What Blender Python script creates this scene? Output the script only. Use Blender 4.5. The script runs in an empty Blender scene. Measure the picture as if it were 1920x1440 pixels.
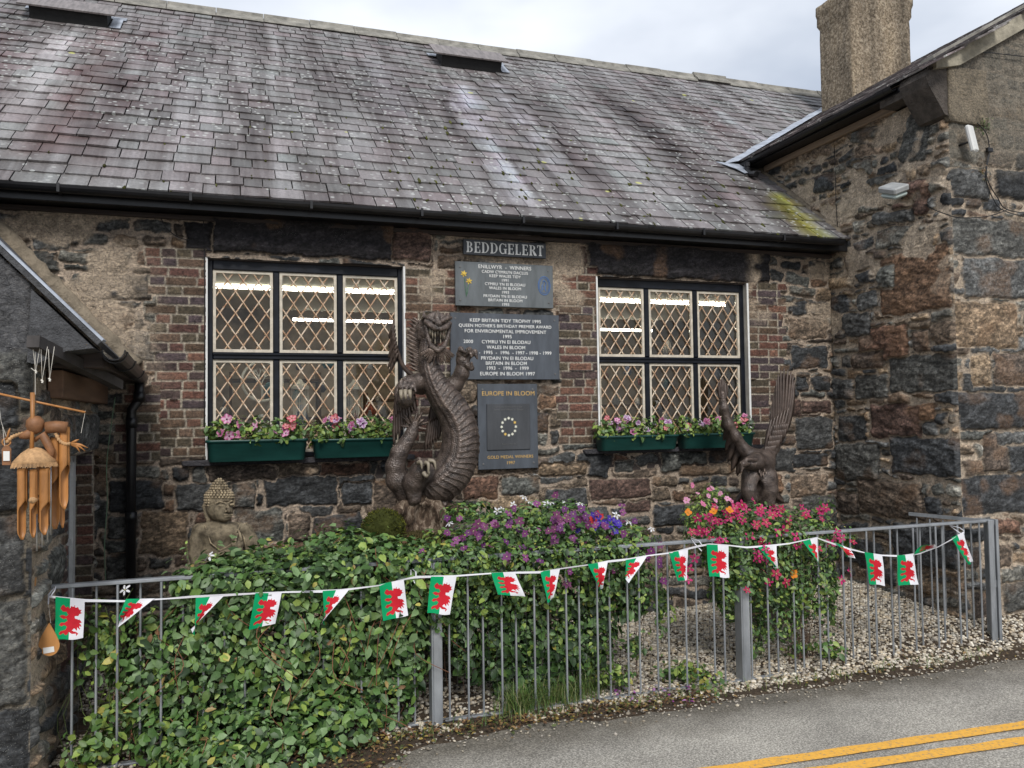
import bpy, bmesh, math, random
import numpy as np
from mathutils import Vector, Matrix
random.seed(7); RNG = np.random.default_rng(11)
SC = bpy.context.scene; COL = SC.collection

# ------------------------------------------------------------------ camera
FPX, YAW, PITCH, ROLL = 1540.0, math.radians(18.83), math.radians(2.33), math.radians(-0.80)
CAM = np.array([0.0, -7.05, 1.975])
def _basis():
    cy, sy, cp, sp = math.cos(YAW), math.sin(YAW), math.cos(PITCH), math.sin(PITCH)
    f = np.array([sy*cp, cy*cp, sp]); r0 = np.array([cy, -sy, 0.0]); u0 = np.cross(r0, f)
    return r0*math.cos(ROLL)+u0*math.sin(ROLL), -r0*math.sin(ROLL)+u0*math.cos(ROLL), f
RT, UP, FW = _basis()
cam_data = bpy.data.cameras.new('camera'); cam = bpy.data.objects.new('camera', cam_data); COL.objects.link(cam)
cam.matrix_world = Matrix(((RT[0], UP[0], -FW[0], CAM[0]), (RT[1], UP[1], -FW[1], CAM[1]), (RT[2], UP[2], -FW[2], CAM[2]), (0, 0, 0, 1)))
cam_data.sensor_width = 36.0; cam_data.lens = 36.0*FPX/1920.0; cam_data.clip_start = 0.05; cam_data.clip_end = 2000
SC.camera = cam
def _ray(px, py): return FW + RT*(px-960)/FPX - UP*(py-720)/FPX
def onY(px, py, Y=0.0):
    d = _ray(px, py); return CAM + d*((Y-CAM[1])/d[1])
def onX(px, py, X):
    d = _ray(px, py); return CAM + d*((X-CAM[0])/d[0])
def onZ(px, py, Z=0.0):
    d = _ray(px, py); return CAM + d*((Z-CAM[2])/d[2])
def V3(p): return Vector((float(p[0]), float(p[1]), float(p[2])))

# ------------------------------------------------------------------ world, sun, exposure
SUN_EL, SUN_AZ = math.radians(42), math.radians(150)
w = bpy.data.worlds.new('World'); SC.world = w; w.use_nodes = True
nt = w.node_tree; nt.nodes.clear()
o = nt.nodes.new('ShaderNodeOutputWorld'); bg = nt.nodes.new('ShaderNodeBackground'); bg.inputs[1].default_value = 0.12
sky = nt.nodes.new('ShaderNodeTexSky'); sky.sky_type = 'NISHITA'; sky.sun_disc = False
sky.sun_elevation = SUN_EL; sky.sun_rotation = SUN_AZ
tc = nt.nodes.new('ShaderNodeTexCoord'); mp = nt.nodes.new('ShaderNodeMapping'); mp.inputs['Scale'].default_value = (1.0, 1.0, 2.2)
mp.inputs['Location'].default_value = (0.3, 0.1, 0.35)
ns = nt.nodes.new('ShaderNodeTexNoise'); ns.inputs['Scale'].default_value = 2.1; ns.inputs['Detail'].default_value = 5; ns.inputs['Roughness'].default_value = 0.5
cr = nt.nodes.new('ShaderNodeValToRGB')
cr.color_ramp.elements[0].position = 0.33; cr.color_ramp.elements[0].color = (2.0, 2.25, 2.7, 1)
cr.color_ramp.elements[1].position = 0.66; cr.color_ramp.elements[1].color = (4.3, 4.45, 4.7, 1)
mx = nt.nodes.new('ShaderNodeMix'); mx.data_type = 'RGBA'; mx.inputs[0].default_value = 0.93
nt.links.new(tc.outputs['Generated'], mp.inputs[0]); nt.links.new(mp.outputs[0], ns.inputs[0]); nt.links.new(ns.outputs[0], cr.inputs[0])
nt.links.new(sky.outputs[0], mx.inputs[6]); nt.links.new(cr.outputs[0], mx.inputs[7]); nt.links.new(mx.outputs[2], bg.inputs[0]); nt.links.new(bg.outputs[0], o.inputs[0])
sd = bpy.data.lights.new('sun', 'SUN'); sd.energy = 1.5; sd.angle = math.radians(18); sd.color = (1.0, 0.97, 0.93)
so = bpy.data.objects.new('sun', sd); COL.objects.link(so)
# the light comes from behind the camera, a little from the left, through cloud
so.rotation_euler = Vector((math.sin(math.radians(10)) * -1, -math.cos(math.radians(10)) * 1.0, math.tan(SUN_EL))).to_track_quat('Z', 'Y').to_euler()
SC.view_settings.view_transform = 'Standard'; SC.view_settings.look = 'None'; SC.view_settings.exposure = 1.08; SC.view_settings.gamma = 1.0
try: SC.cycles.max_bounces = 6; SC.cycles.transparent_max_bounces = 12; SC.cycles.use_denoising = True
except Exception: pass

# ------------------------------------------------------------------ object helpers
def tag(o, label=None, cat=None, group=None, kind=None):
    if label: o['label'] = label
    if cat: o['category'] = cat
    if group: o['group'] = group
    if kind: o['kind'] = kind
    return o
def thing(name, label, cat, loc=(0, 0, 0), group=None):
    e = bpy.data.objects.new(name, None); COL.objects.link(e); e.location = V3(loc); e.empty_display_size = 0.1
    return tag(e, label, cat, group)
def raw(name, verts, faces, mats, parent=None, smooth=False, matidx=None, col=None, hgt=None):
    """verts Nx3 world, faces list or array. One mesh object."""
    verts = np.asarray(verts, dtype=np.float64).reshape(-1, 3)
    org = np.zeros(3)
    if parent is not None: org = np.array(wloc(parent))
    me = bpy.data.meshes.new(name)
    if isinstance(faces, np.ndarray):
        k = faces.shape[1]; n = len(faces)
        me.vertices.add(len(verts)); me.vertices.foreach_set('co', (verts-org).astype(np.float32).ravel())
        me.loops.add(n*k); me.loops.foreach_set('vertex_index', faces.astype(np.int32).ravel())
        me.polygons.add(n); me.polygons.foreach_set('loop_start', (np.arange(n)*k).astype(np.int32))
        me.polygons.foreach_set('loop_total', np.full(n, k, dtype=np.int32))
        me.update(calc_edges=True)
    else:
        me.from_pydata([tuple(v) for v in (verts-org)], [], [tuple(int(i) for i in f) for f in faces]); me.update()
    for m in (mats if isinstance(mats, (list, tuple)) else [mats]): me.materials.append(m)
    if matidx is not None: me.polygons.foreach_set('material_index', np.asarray(matidx, dtype=np.int32))
    if col is not None:
        a = me.color_attributes.new('col', 'FLOAT_COLOR', 'POINT')
        c = np.ones((len(verts), 4), dtype=np.float32); c[:, :3] = col; a.data.foreach_set('color', c.ravel())
    if hgt is not None:
        a = me.attributes.new('hgt', 'FLOAT', 'POINT'); a.data.foreach_set('value', np.asarray(hgt, dtype=np.float32))
    if smooth: me.polygons.foreach_set('use_smooth', np.ones(len(me.polygons), dtype=bool))
    ob = bpy.data.objects.new(name, me); COL.objects.link(ob)
    if parent is not None: ob.parent = parent
    return ob
def wloc(o):
    p = Vector((0, 0, 0))
    while o is not None: p = p + o.location; o = o.parent
    return p
class MB:
    """collects shapes, builds ONE mesh object"""
    def __init__(s): s.v = []; s.f = []; s.m = []; s.c = []
    def add(s, v, f, mi=0, c=None):
        b = len(s.v); s.v.extend([tuple(map(float, p)) for p in v]); s.f.extend([tuple(int(i)+b for i in q) for q in f]); s.m.extend([mi]*len(f))
        s.c.extend([c if c is not None else (1, 1, 1)]*len(v)); return s
    def box(s, lo, hi, mi=0, bev=0.0, c=None, M=None):
        lo = np.minimum(lo, hi) if not isinstance(lo, np.ndarray) else lo; hi = np.array(hi, float); lo = np.array(lo, float); lo, hi = np.minimum(lo, hi), np.maximum(lo, hi)
        if bev > 0:
            b = min(bev, (hi-lo).min()*0.45); vs = []
            for sx in (0, 1):
                for sy in (0, 1):
                    for sz in (0, 1):
                        p = np.array([hi[0] if sx else lo[0], hi[1] if sy else lo[1], hi[2] if sz else lo[2]])
                        dx = np.array([-b if sx else b, 0, 0]); dy = np.array([0, -b if sy else b, 0]); dz = np.array([0, 0, -b if sz else b])
                        vs += [p+dy+dz, p+dx+dz, p+dx+dy]
            I = lambda sx, sy, sz, k: (sx*4+sy*2+sz)*3+k
            fs = []
            for a in (0, 1):
                q = [I(a, 0, 0, 0), I(a, 1, 0, 0), I(a, 1, 1, 0), I(a, 0, 1, 0)]; fs.append(q if a else q[::-1])
                q = [I(0, a, 0, 1), I(0, a, 1, 1), I(1, a, 1, 1), I(1, a, 0, 1)]; fs.append(q if a else q[::-1])
                q = [I(0, 0, a, 2), I(1, 0, a, 2), I(1, 1, a, 2), I(0, 1, a, 2)]; fs.append(q if a else q[::-1])
            for a in (0, 1):
                for b2 in (0, 1):
                    fs.append([I(0, a, b2, 1), I(1, a, b2, 1), I(1, a, b2, 2), I(0, a, b2, 2)])
                    fs.append([I(a, 0, b2, 0), I(a, 1, b2, 0), I(a, 1, b2, 2), I(a, 0, b2, 2)])
                    fs.append([I(a, b2, 0, 0), I(a, b2, 1, 0), I(a, b2, 1, 1), I(a, b2, 0, 1)])
            for a in (0, 1):
                for b2 in (0, 1):
                    for c2 in (0, 1): fs.append([I(a, b2, c2, 0), I(a, b2, c2, 1), I(a, b2, c2, 2)])
        else:
            vs = [np.array([hi[0] if i & 1 else lo[0], hi[1] if i & 2 else lo[1], hi[2] if i & 4 else lo[2]]) for i in range(8)]
            fs = [(0, 2, 3, 1), (4, 5, 7, 6), (0, 1, 5, 4), (2, 6, 7, 3), (0, 4, 6, 2), (1, 3, 7, 5)]
        if M is not None: vs = [np.array(M @ V3(p)) for p in vs]
        return s.add(vs, fs, mi, c)
    def tube(s, pts, r, n=8, mi=0, c=None, cap=True, flat=None):
        pts = [np.array(p, float) for p in pts]; k = len(pts)
        rr = r if isinstance(r, (list, tuple, np.ndarray)) else [r]*k
        vs = []; fs = []; pu = None
        for i, p in enumerate(pts):
            t = pts[min(i+1, k-1)]-pts[max(i-1, 0)]; t = t/(np.linalg.norm(t)+1e-9)
            if pu is None: pu = np.array([0, 0, 1.0]) if abs(t[2]) < 0.9 else np.array([1.0, 0, 0])
            u = pu - t*(pu@t); u = u/(np.linalg.norm(u)+1e-9); pu = u; w2 = np.cross(t, u)
            for j in range(n):
                a = 2*math.pi*j/n + (math.pi/n if n == 4 else 0); vs.append(p+(u*math.cos(a)*(flat or 1.0)+w2*math.sin(a))*rr[i])
        for i in range(k-1):
            for j in range(n): fs.append((i*n+j, i*n+(j+1) % n, (i+1)*n+(j+1) % n, (i+1)*n+j))
        if cap: fs.append(tuple(range(n))[::-1]); fs.append(tuple((k-1)*n+j for j in range(n)))
        return s.add(vs, fs, mi, c)
    def prism(s, poly, d, mi=0, c=None):
        """poly: list of 3d points, extruded by vector d"""
        n = len(poly); d = np.array(d, float); vs = [np.array(p, float) for p in poly]+[np.array(p, float)+d for p in poly]
        fs = [tuple(range(n))[::-1], tuple(range(n, 2*n))]+[(i, (i+1) % n, n+(i+1) % n, n+i) for i in range(n)]
        return s.add(vs, fs, mi, c)
    def lathe(s, c0, prof, n=16, mi=0, c=None, ax=2):
        vs = []; fs = []; k = len(prof)
        for r, h in prof:
            for j in range(n):
                a = 2*math.pi*j/n; q = [r*math.cos(a), r*math.sin(a), h]
                if ax == 1: q = [q[0], q[2], q[1]]
                vs.append(np.array(c0)+np.array(q))
        for i in range(k-1):
            for j in range(n): fs.append((i*n+j, i*n+(j+1) % n, (i+1)*n+(j+1) % n, (i+1)*n+j))
        fs.append(tuple(range(n))[::-1]); fs.append(tuple((k-1)*n+j for j in range(n)))
        return s.add(vs, fs, mi, c)
    def build(s, name, mats, parent=None, smooth=False, usecol=False, fixn=True):
        ob = raw(name, s.v, s.f, mats, parent, smooth, s.m, np.array(s.c) if usecol else None)
        if fixn and len(s.f) < 60000:
            bm = bmesh.new(); bm.from_mesh(ob.data); bmesh.ops.recalc_face_normals(bm, faces=bm.faces); bm.to_mesh(ob.data); bm.free()
        return ob
def copy_tree(o, parent=None):
    c = o.copy(); COL.objects.link(c)
    if parent is not None: c.parent = parent
    for ch in list(o.children): copy_tree(ch, c)
    return c

# ------------------------------------------------------------------ numpy noise
_T = np.random.default_rng(5).random((256, 256)).astype(np.float64)
def vnoise(x, y):
    xi = np.floor(x).astype(int); yi = np.floor(y).astype(int); fx = x-xi; fy = y-yi
    fx = fx*fx*(3-2*fx); fy = fy*fy*(3-2*fy)
    a = _T[xi & 255, yi & 255]; b = _T[(xi+1) & 255, yi & 255]; c = _T[xi & 255, (yi+1) & 255]; d = _T[(xi+1) & 255, (yi+1) & 255]
    return (a*(1-fx)+b*fx)*(1-fy)+(c*(1-fx)+d*fx)*fy
def fbm(x, y, o=4, g=0.5):
    s = 0; a = 1; t = 0
    for i in range(o): s = s+a*vnoise(x*2**i+17.3*i, y*2**i+9.1*i); t += a; a *= g
    return s/t
def sm(a, b, x):
    t = np.clip((x-a)/(b-a), 0, 1); return t*t*(3-2*t)

# ------------------------------------------------------------------ materials
MATS = {}
def S(h):
    """sRGB 0-255 -> linear"""
    return tuple(((c/255)/12.92 if c/255 <= 0.04045 else ((c/255+0.055)/1.055)**2.4) for c in h)
class N:
    def __init__(s, name):
        s.m = bpy.data.materials.new(name); s.m.use_nodes = True; s.t = s.m.node_tree; s.t.nodes.clear()
        s.out = s.t.nodes.new('ShaderNodeOutputMaterial'); s.b = s.t.nodes.new('ShaderNodeBsdfPrincipled'); s.t.links.new(s.b.outputs[0], s.out.inputs[0])
        MATS[name] = s.m
    def n(s, typ, **k):
        q = s.t.nodes.new('ShaderNode'+typ)
        for a, v in k.items():
            if hasattr(q, a): setattr(q, a, v)
        return q
    def set(s, q, **k):
        for a, v in k.items(): s.put(q.inputs[a.replace('_', ' ')], v)
        return q
    def put(s, inp, v):
        if isinstance(v, bpy.types.NodeSocket): s.t.links.new(v, inp)
        else: inp.default_value = v
    def obj(s, scale=(1, 1, 1), rot=(0, 0, 0), loc=(0, 0, 0)):
        t = s.n('TexCoord'); m = s.n('Mapping'); m.inputs['Scale'].default_value = scale; m.inputs['Rotation'].default_value = rot; m.inputs['Location'].default_value = loc
        s.t.links.new(t.outputs['Object'], m.inputs[0]); return m.outputs[0]
    def noise(s, vec, scale, detail=4, rough=0.55, dist=0.0):
        q = s.n('TexNoise'); s.set(q, Scale=scale, Detail=detail, Roughness=rough, Distortion=dist); s.t.links.new(vec, q.inputs['Vector']); return q.outputs[0]
    def voro(s, vec, scale, feat='F1', out='Distance', rnd=1.0):
        q = s.n('TexVoronoi', feature=feat); s.set(q, Scale=scale, Randomness=rnd); s.t.links.new(vec, q.inputs['Vector']); return q.outputs[out]
    def ramp(s, f, stops):
        q = s.n('ValToRGB'); e = q.color_ramp.elements
        while len(e) < len(stops): e.new(0.5)
        for x, (p, c) in zip(e, stops): x.position = p; x.color = (c[0], c[1], c[2], 1) if isinstance(c, (tuple, list)) else (c, c, c, 1)
        s.t.links.new(f, q.inputs[0]); return q.outputs[0]
    def mix(s, f, a, b, mode='MIX'):
        q = s.n('Mix', data_type='RGBA', blend_type=mode); s.put(q.inputs[0], f)
        for i, v in ((6, a), (7, b)): s.put(q.inputs[i], (v[0], v[1], v[2], 1) if isinstance(v, tuple) and len(v) == 3 else v)
        return q.outputs[2]
    def math(s, op, a, b=0.0):
        q = s.n('Math', operation=op); s.put(q.inputs[0], a); s.put(q.inputs[1], b); return q.outputs[0]
    def attr(s, name='col'):
        q = s.n('Attribute'); q.attribute_name = name; return q
    def bump(s, h, strength=0.4, dist=0.01, prev=None):
        q = s.n('Bump'); s.set(q, Strength=strength, Distance=dist); s.t.links.new(h, q.inputs['Height'])
        if prev is not None: s.t.links.new(prev, q.inputs['Normal'])
        s.t.links.new(q.outputs[0], s.b.inputs['Normal']); return q.outputs[0]
    def fin(s, col=None, rough=0.6, spec=None, metal=None):
        if col is not None: s.put(s.b.inputs['Base Color'], (col[0], col[1], col[2], 1) if isinstance(col, tuple) else col)
        s.put(s.b.inputs['Roughness'], rough)
        if spec is not None: s.put(s.b.inputs['Specular IOR Level'], spec)
        if metal is not None: s.put(s.b.inputs['Metallic'], metal)
        return s.m
def simple(name, c, rough=0.6, var=0.25, scale=12.0, bump=0.15, metal=0.0, spec=0.4, bd=0.004, stretch=(1, 1, 1)):
    q = N(name); v = q.obj(scale=stretch); a = q.noise(v, scale, 5, 0.6)
    lo = tuple(x*(1-var) for x in c); hi = tuple(min(1, x*(1+var)) for x in c)
    colr = q.ramp(a, [(0.3, lo), (0.7, hi)])
    if bump: q.bump(q.noise(v, scale*4, 4, 0.6), bump, bd)
    return q.fin(colr, rough, spec, metal)
# ------------------------------------------------------------------ masonry material (stone colours live in the stones themselves)
def masonry_mat(name, wet=0.0):
    q = N(name); a = q.attr('col'); v = q.obj()
    fine = q.noise(v, 55, 6, 0.7); grit = q.noise(v, 260, 3, 0.6)
    c = q.mix(0.75, a.outputs['Color'], q.ramp(fine, [(0.30, (0.35, 0.35, 0.37)), (0.50, (1.05, 1.05, 1.05)), (0.70, (2.0, 1.92, 1.8))]), 'MULTIPLY')
    c = q.mix(0.5, c, q.ramp(grit, [(0.35, (0.6, 0.6, 0.6)), (0.65, (1.35, 1.35, 1.35))]), 'MULTIPLY')
    vc = q.n('VectorMath', operation='ADD'); q.t.links.new(q.obj(scale=(1, 1, 2.6), rot=(0, math.radians(9), 0)), vc.inputs[0]); nv = q.n('TexNoise'); q.set(nv, Scale=9.0, Detail=4); q.t.links.new(v, nv.inputs['Vector']); vs2 = q.n('VectorMath', operation='SCALE'); q.t.links.new(nv.outputs['Color'], vs2.inputs[0]); vs2.inputs['Scale'].default_value = 0.22; q.t.links.new(vs2.outputs[0], vc.inputs[1])
    ck = q.voro(vc.outputs[0], 10.0, 'DISTANCE_TO_EDGE'); ckc = q.ramp(ck, [(0.0, (.28, .27, .26)), (.022, (.75, .75, .75)), (.05, (1.12, 1.12, 1.12)), (.25, (1, 1, 1))]); c = q.mix(0.7, c, ckc, 'MULTIPLY')
    # pale lichen specks
    sp = q.voro(v, 95); spm = q.ramp(sp, [(0.10, (1, 1, 1)), (0.20, (0, 0, 0))])
    gate = q.ramp(q.noise(v, 4.0, 3), [(0.52, (0, 0, 0)), (0.66, (1, 1, 1))])
    c = q.mix(q.math('MULTIPLY', q.math('MULTIPLY', spm, gate), 0.55), c, (0.42, 0.42, 0.38))
    vs = q.obj(scale=(1, 1, 1.7), rot=(0, math.radians(12), 0))
    h = q.noise(vs, 26, 8, 0.72, 0.6)
    b0 = q.bump(ckc, 0.5, 0.006); b1 = q.bump(h, 0.9, 0.022, b0); q.bump(grit, 0.35, 0.003, b1)
    return q.fin(c, 0.82, 0.35)
M_WALL = masonry_mat('rubble_masonry')

# colours of stone kinds (linear albedo)
KIND = {
 'd': [(0.046, 0.049, 0.052), (0.060, 0.061, 0.060), (0.036, 0.038, 0.040), (0.078, 0.078, 0.072)],   # dark slate
 'g': [(0.105, 0.108, 0.098), (0.14, 0.136, 0.118), (0.09, 0.092, 0.090)],                            # grey green
 'r': [(0.125, 0.072, 0.050), (0.095, 0.060, 0.048), (0.15, 0.092, 0.058)],                            # rust
 't': [(0.20, 0.145, 0.095), (0.235, 0.175, 0.115), (0.18, 0.135, 0.098)],                                 # tan
 'b': [(0.105, 0.080, 0.060), (0.14, 0.108, 0.078), (0.090, 0.070, 0.056)],                               # brown
 'k': [(0.020, 0.018, 0.020)],                                                                         # sooty lintel
}
MORT = np.array([0.33, 0.265, 0.205])
BRK = [(0.120, 0.056, 0.040), (0.095, 0.047, 0.038), (0.085, 0.055, 0.036), (0.062, 0.045, 0.048), (0.14, 0.072, 0.050), (0.075, 0.060, 0.040), (0.10, 0.066, 0.046), (0.068, 0.046, 0.042)]
def split_rects(x0, z0, x1, z1, rs, hmin, hmax, wmax):
    """random coursed rubble: bands of varying height, each cut into stones, some stones cut again"""
    out = []; z = z0
    while z < z1-0.03:
        h = rs.uniform(hmin, hmax); h = min(h, z1-z)
        if z1-z-h < 0.05: h = z1-z
        x = x0-rs.uniform(0, 0.25)
        while x < x1:
            ww = h*rs.uniform(0.9, 2.6); ww = min(ww, wmax)
            if h > 0.15 and rs.random() < 0.45:
                c = rs.uniform(0.35, 0.65)*h
                out.append((x, z, x+ww, z+c)); out.append((x, z+c, x+ww*rs.uniform(.4, .6), z+h)); out.append((out[-1][2], z+c, x+ww, z+h))
            elif h > 0.12 and rs.random() < 0.25:
                c = rs.uniform(0.3, 0.7)*h; out.append((x, z, x+ww, z+c)); out.append((x, z+c, x+ww, z+h))
            else: out.append((x, z, x+ww, z+h))
            x += ww
        z += h
    return out
def panel(name, P0, U, Wd, Vv, Hh, Nn, res, seed, parent=None, keep=None, stones=(), bricks=(), holes=(), hmin=0.09, hmax=0.26, wmax=0.55,
          kinds='ddddgggbbrrt', mort=0.022, relief=0.03, tilt=0.0, mortcol=None, stain=None, mat=None, fade=0.03, render_area=(), gain=1.0):
    """a masonry wall sheet with real relief. P0 corner, U/V unit vectors, N outward normal. all lists in panel (u,v) metres"""
    rs = np.random.default_rng(seed)
    nu = int(Wd/res)+1; nv = int(Hh/res)+1
    u = np.linspace(0, Wd, nu); v = np.linspace(0, Hh, nv); uu, vv = np.meshgrid(u, v)
    so_ = seed*3.7
    wu = uu+(fbm(uu*3.2+so_, vv*3.2, 3)-0.5)*0.14+(fbm(uu*14+so_, vv*14, 4, .65)-0.5)*0.05
    wv = vv+(fbm(uu*2.6+so_+40, vv*2.6, 3)-0.5)*0.12+(fbm(uu*13+so_+70, vv*17, 4, .65)-0.5)*0.045 + tilt*uu
    dist = np.full(uu.shape, -1.0); cid = np.full(uu.shape, -1); cols = []; grain = []
    def put(rect, col, m, wq, wr, rad, ang=0.0, amp=1.0, clear=0.0):
        x0, z0, x1, z1 = rect
        pad = 0.12
        i0 = max(0, int((x0-pad-0.1)/res)); i1 = min(nu, int((x1+pad+0.1)/res)+1); j0 = max(0, int((z0-pad-0.1)/res)); j1 = min(nv, int((z1+pad+0.1)/res)+1)
        if i1 <= i0 or j1 <= j0: return
        a = wq[j0:j1, i0:i1]-(x0+x1)/2; b = wr[j0:j1, i0:i1]-(z0+z1)/2
        ca, sa = math.cos(ang), math.sin(ang); a, b = a*ca+b*sa, -a*sa+b*ca
        hx = (x1-x0)/2-m; hz = (z1-z0)/2-m; r = min(rad, hx*0.9, hz*0.9)
        if hx <= 0.01 or hz <= 0.01: return
        qx = np.abs(a)-hx+r; qz = np.abs(b)-hz+r
        d = r-(np.hypot(np.maximum(qx, 0), np.maximum(qz, 0))+np.minimum(np.maximum(qx, qz), 0))
        sub = dist[j0:j1, i0:i1]; ci = cid[j0:j1, i0:i1]
        if clear > 0:
            k = d > -clear; sub[k] = -1; ci[k] = -1
        k = (d > sub) & (d > -0.02); sub[k] = d[k]; ci[k] = len(cols)
        cols.append(col); grain.append(amp)
    for r in split_rects(0, -0.05, Wd, Hh+0.2+abs(tilt)*Wd, rs, hmin, hmax, wmax):
        kd = kinds[rs.integers(len(kinds))]; c = np.array(KIND[kd][rs.integers(len(KIND[kd]))])*rs.uniform(0.75, 1.25)
        put(r, c, mort*rs.uniform(0.35, 1.3), wu, wv, rs.uniform(0.012, 0.05), rs.uniform(-0.10, 0.10), rs.uniform(0.4, 1.0))
    for st in stones:
        u0, v0, u1, v1, kd = st[:5]; ang = st[5] if len(st) > 5 else 0.0; c = np.array(KIND[kd][rs.integers(len(KIND[kd]))])
        su = uu+(fbm(uu*7+so_, vv*7, 4, .65)-0.5)*0.075; sv = vv+(fbm(uu*7+so_+33, vv*8, 4, .65)-0.5)*0.065
        put((u0, v0, u1, v1), c, 0.0, su, sv, 0.028 if kd != 'k' else 0.015, ang, 0.9, clear=0.012)
    isb = np.zeros(uu.shape, bool)
    # mortar / stone height and colour
    stone = sm(-0.003, 0.005, dist)
    hs = (0.72*sm(-0.002, 0.014, dist)+0.28*sm(0.01, 0.06, dist))*relief*1.25*(0.5+np.where(cid >= 0, _T[np.clip(cid, 0, None) & 255, 7], .5))
    carr_gain = gain
    base = np.array(mortcol if mortcol is not None else MORT)
    mn = fbm(uu*14+so_, vv*14, 4); mn2 = fbm(uu*2.1+so_, vv*2.1, 3)
    C = base[None, None, :]*(0.55+0.75*mn)[..., None]*(0.72+0.5*mn2)[..., None]
    carr = np.array(cols); garr = np.array(grain); idc = np.clip(cid, 0, None)
    sc = carr[idc]*carr_gain
    n1 = fbm(uu*7+idc*3.1, vv*15+idc*1.7, 4); n2 = fbm(uu*30+idc, vv*60, 3)
    rust = sm(0.60, 0.74, fbm(uu*3.6+idc*5.3, vv*4.2+idc*2.2, 3))[..., None]
    ridg = np.abs(fbm(uu*6+idc*2.3+vv*2, vv*17+idc*4.1-uu*(3+6*vnoise(idc*1.7, idc*0.9)), 5, .62)-0.5)*2
    sc = sc*(0.45+0.95*n1)[..., None]*(0.72+0.75*sm(.05, .5, ridg))[..., None]*(0.45+1.1*sm(.25, .75, fbm(uu*42+idc*1.3, vv*62, 3, .7)))[..., None]  # ridge and speck contrast puts crisp stone highlights into the colour
    sc = sc*(1-rust*0.32)+rust*0.32*np.array([0.20, 0.115, 0.062])*(0.5+n2)[..., None]
    C = C*(1-stone[..., None])+sc*stone[..., None]
    ridg = np.abs(fbm(uu*6+idc*2.3+vv*2, vv*26+idc*4.1-uu*4, 4)-0.5)*2
    Hn = hs*stone+stone*garr[idc]*(n1-0.5)*0.030+stone*garr[idc]*(ridg-0.3)*0.015+(1-stone)*(mn-0.5)*0.012
    # bricks
    for (bu0, bv0, bu1, bv1, edges) in bricks:
        H1 = 0.0757; k = 0; z = bv0
        ri = 0
        while z < bv1-0.02:
            l = bu0+(rs.uniform(0, 0.11) if 'l' in edges else 0); r_ = bu1-(rs.uniform(0, 0.11) if 'r' in edges else 0)
            j0 = max(0, int(z/res)); j1 = min(nv, int((z+H1)/res)+2); i0 = max(0, int((l)/res)); i1 = min(nu, int((r_)/res)+1)
            if j1 > j0 and i1 > i0:
                a = uu[j0:j1, i0:i1]; b = vv[j0:j1, i0:i1]-z+(fbm(a*3, a*0+ri, 2)-0.5)*0.008
                # course pattern: stretcher-header mix
                x = l if 'l' in edges else bu0; lens = []
                x -= (ri % 2)*0.115
                bb = np.full(a.shape, -1.0); cc = np.zeros(a.shape+(3,))
                while x < r_:
                    L = 0.118 if rs.random() < 0.42 else 0.238
                    col = np.array(BRK[rs.integers(len(BRK))])*rs.uniform(0.8, 1.2)
                    jit = 0.0055+rs.uniform(0, 0.0015)
                    d = np.minimum(np.minimum(a-x-jit, x+L-jit-a), np.minimum(b-jit*0.8, H1-jit*0.8-b))
                    kk = (a >= x) & (a < x+L); bb[kk] = d[kk]; cc[kk] = col; x += L
                inside = (b >= 0) & (b < H1)
                bm_ = sm(-0.002, 0.004, bb+(fbm(a*60, b*60, 2)-0.5)*0.006)
                nn = fbm(a*40+3, vv[j0:j1, i0:i1]*40, 3)
                brc = cc*(0.6+0.8*nn)[..., None]; mc = np.array([0.34, 0.30, 0.24])*(0.55+0.7*nn)[..., None]
                out = brc*bm_[..., None]+mc*(1-bm_[..., None])
                hh = 0.012*bm_+0.004*(nn-0.5)*bm_-0.0
                Cs = C[j0:j1, i0:i1]; Hs = Hn[j0:j1, i0:i1]; Cs[inside] = out[inside]; Hs[inside] = hh[inside]
            z += H1; ri += 1
    for (poly_fn, colr) in render_area:
        k = poly_fn(uu, vv)[..., None]; C = C*(1-k)+k*np.array(colr)*(0.35+1.2*fbm(uu*22, vv*22, 5, 0.65))[..., None]; Hn = Hn*(1-k[..., 0])+k[..., 0]*(0.012+0.01*fbm(uu*20, vv*20, 3))
    if stain is not None: C = C*stain(uu, vv)[..., None]
    # sheets close at their borders
    e = np.minimum(np.minimum(uu, Wd-uu), np.minimum(vv+1, Hh-vv+1))
    Hn = Hn*sm(0, fade, e)
    P0 = np.array(P0, float); U = np.array(U, float); Vv = np.array(Vv, float); Nn = np.array(Nn, float)
    pts = P0+uu[..., None]*U+vv[..., None]*Vv+Hn[..., None]*Nn
    idx = np.arange(nu*nv).reshape(nv, nu)
    F = np.stack([idx[:-1, :-1], idx[:-1, 1:], idx[1:, 1:], idx[1:, :-1]], -1)
    cu = (uu[:-1, :-1]+uu[1:, 1:])/2; cv = (vv[:-1, :-1]+vv[1:, 1:])/2
    ok = np.ones(cu.shape, bool)
    for (a0, b0, a1, b1) in holes: ok &= ~((cu > a0) & (cu < a1) & (cv > b0) & (cv < b1))
    if keep is not None: ok &= keep(cu, cv)
    F = F[ok]
    if np.dot(np.cross(U, Vv), Nn) < 0: F = F[:, ::-1]
    used = np.zeros(nu*nv, bool); used[F.ravel()] = True; remap = np.cumsum(used)-1
    return raw(name, pts.reshape(-1, 3)[used], remap[F], mat or M_WALL, parent, True, None, np.clip(C, 0.004, 0.9).reshape(-1, 3)[used])

XW, YW = 5.967, -1.55       # right wing: side wall plane, gable front plane
XL, YL = -1.0, -2.1         # left outhouse: side wall plane, gable front plane
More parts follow.
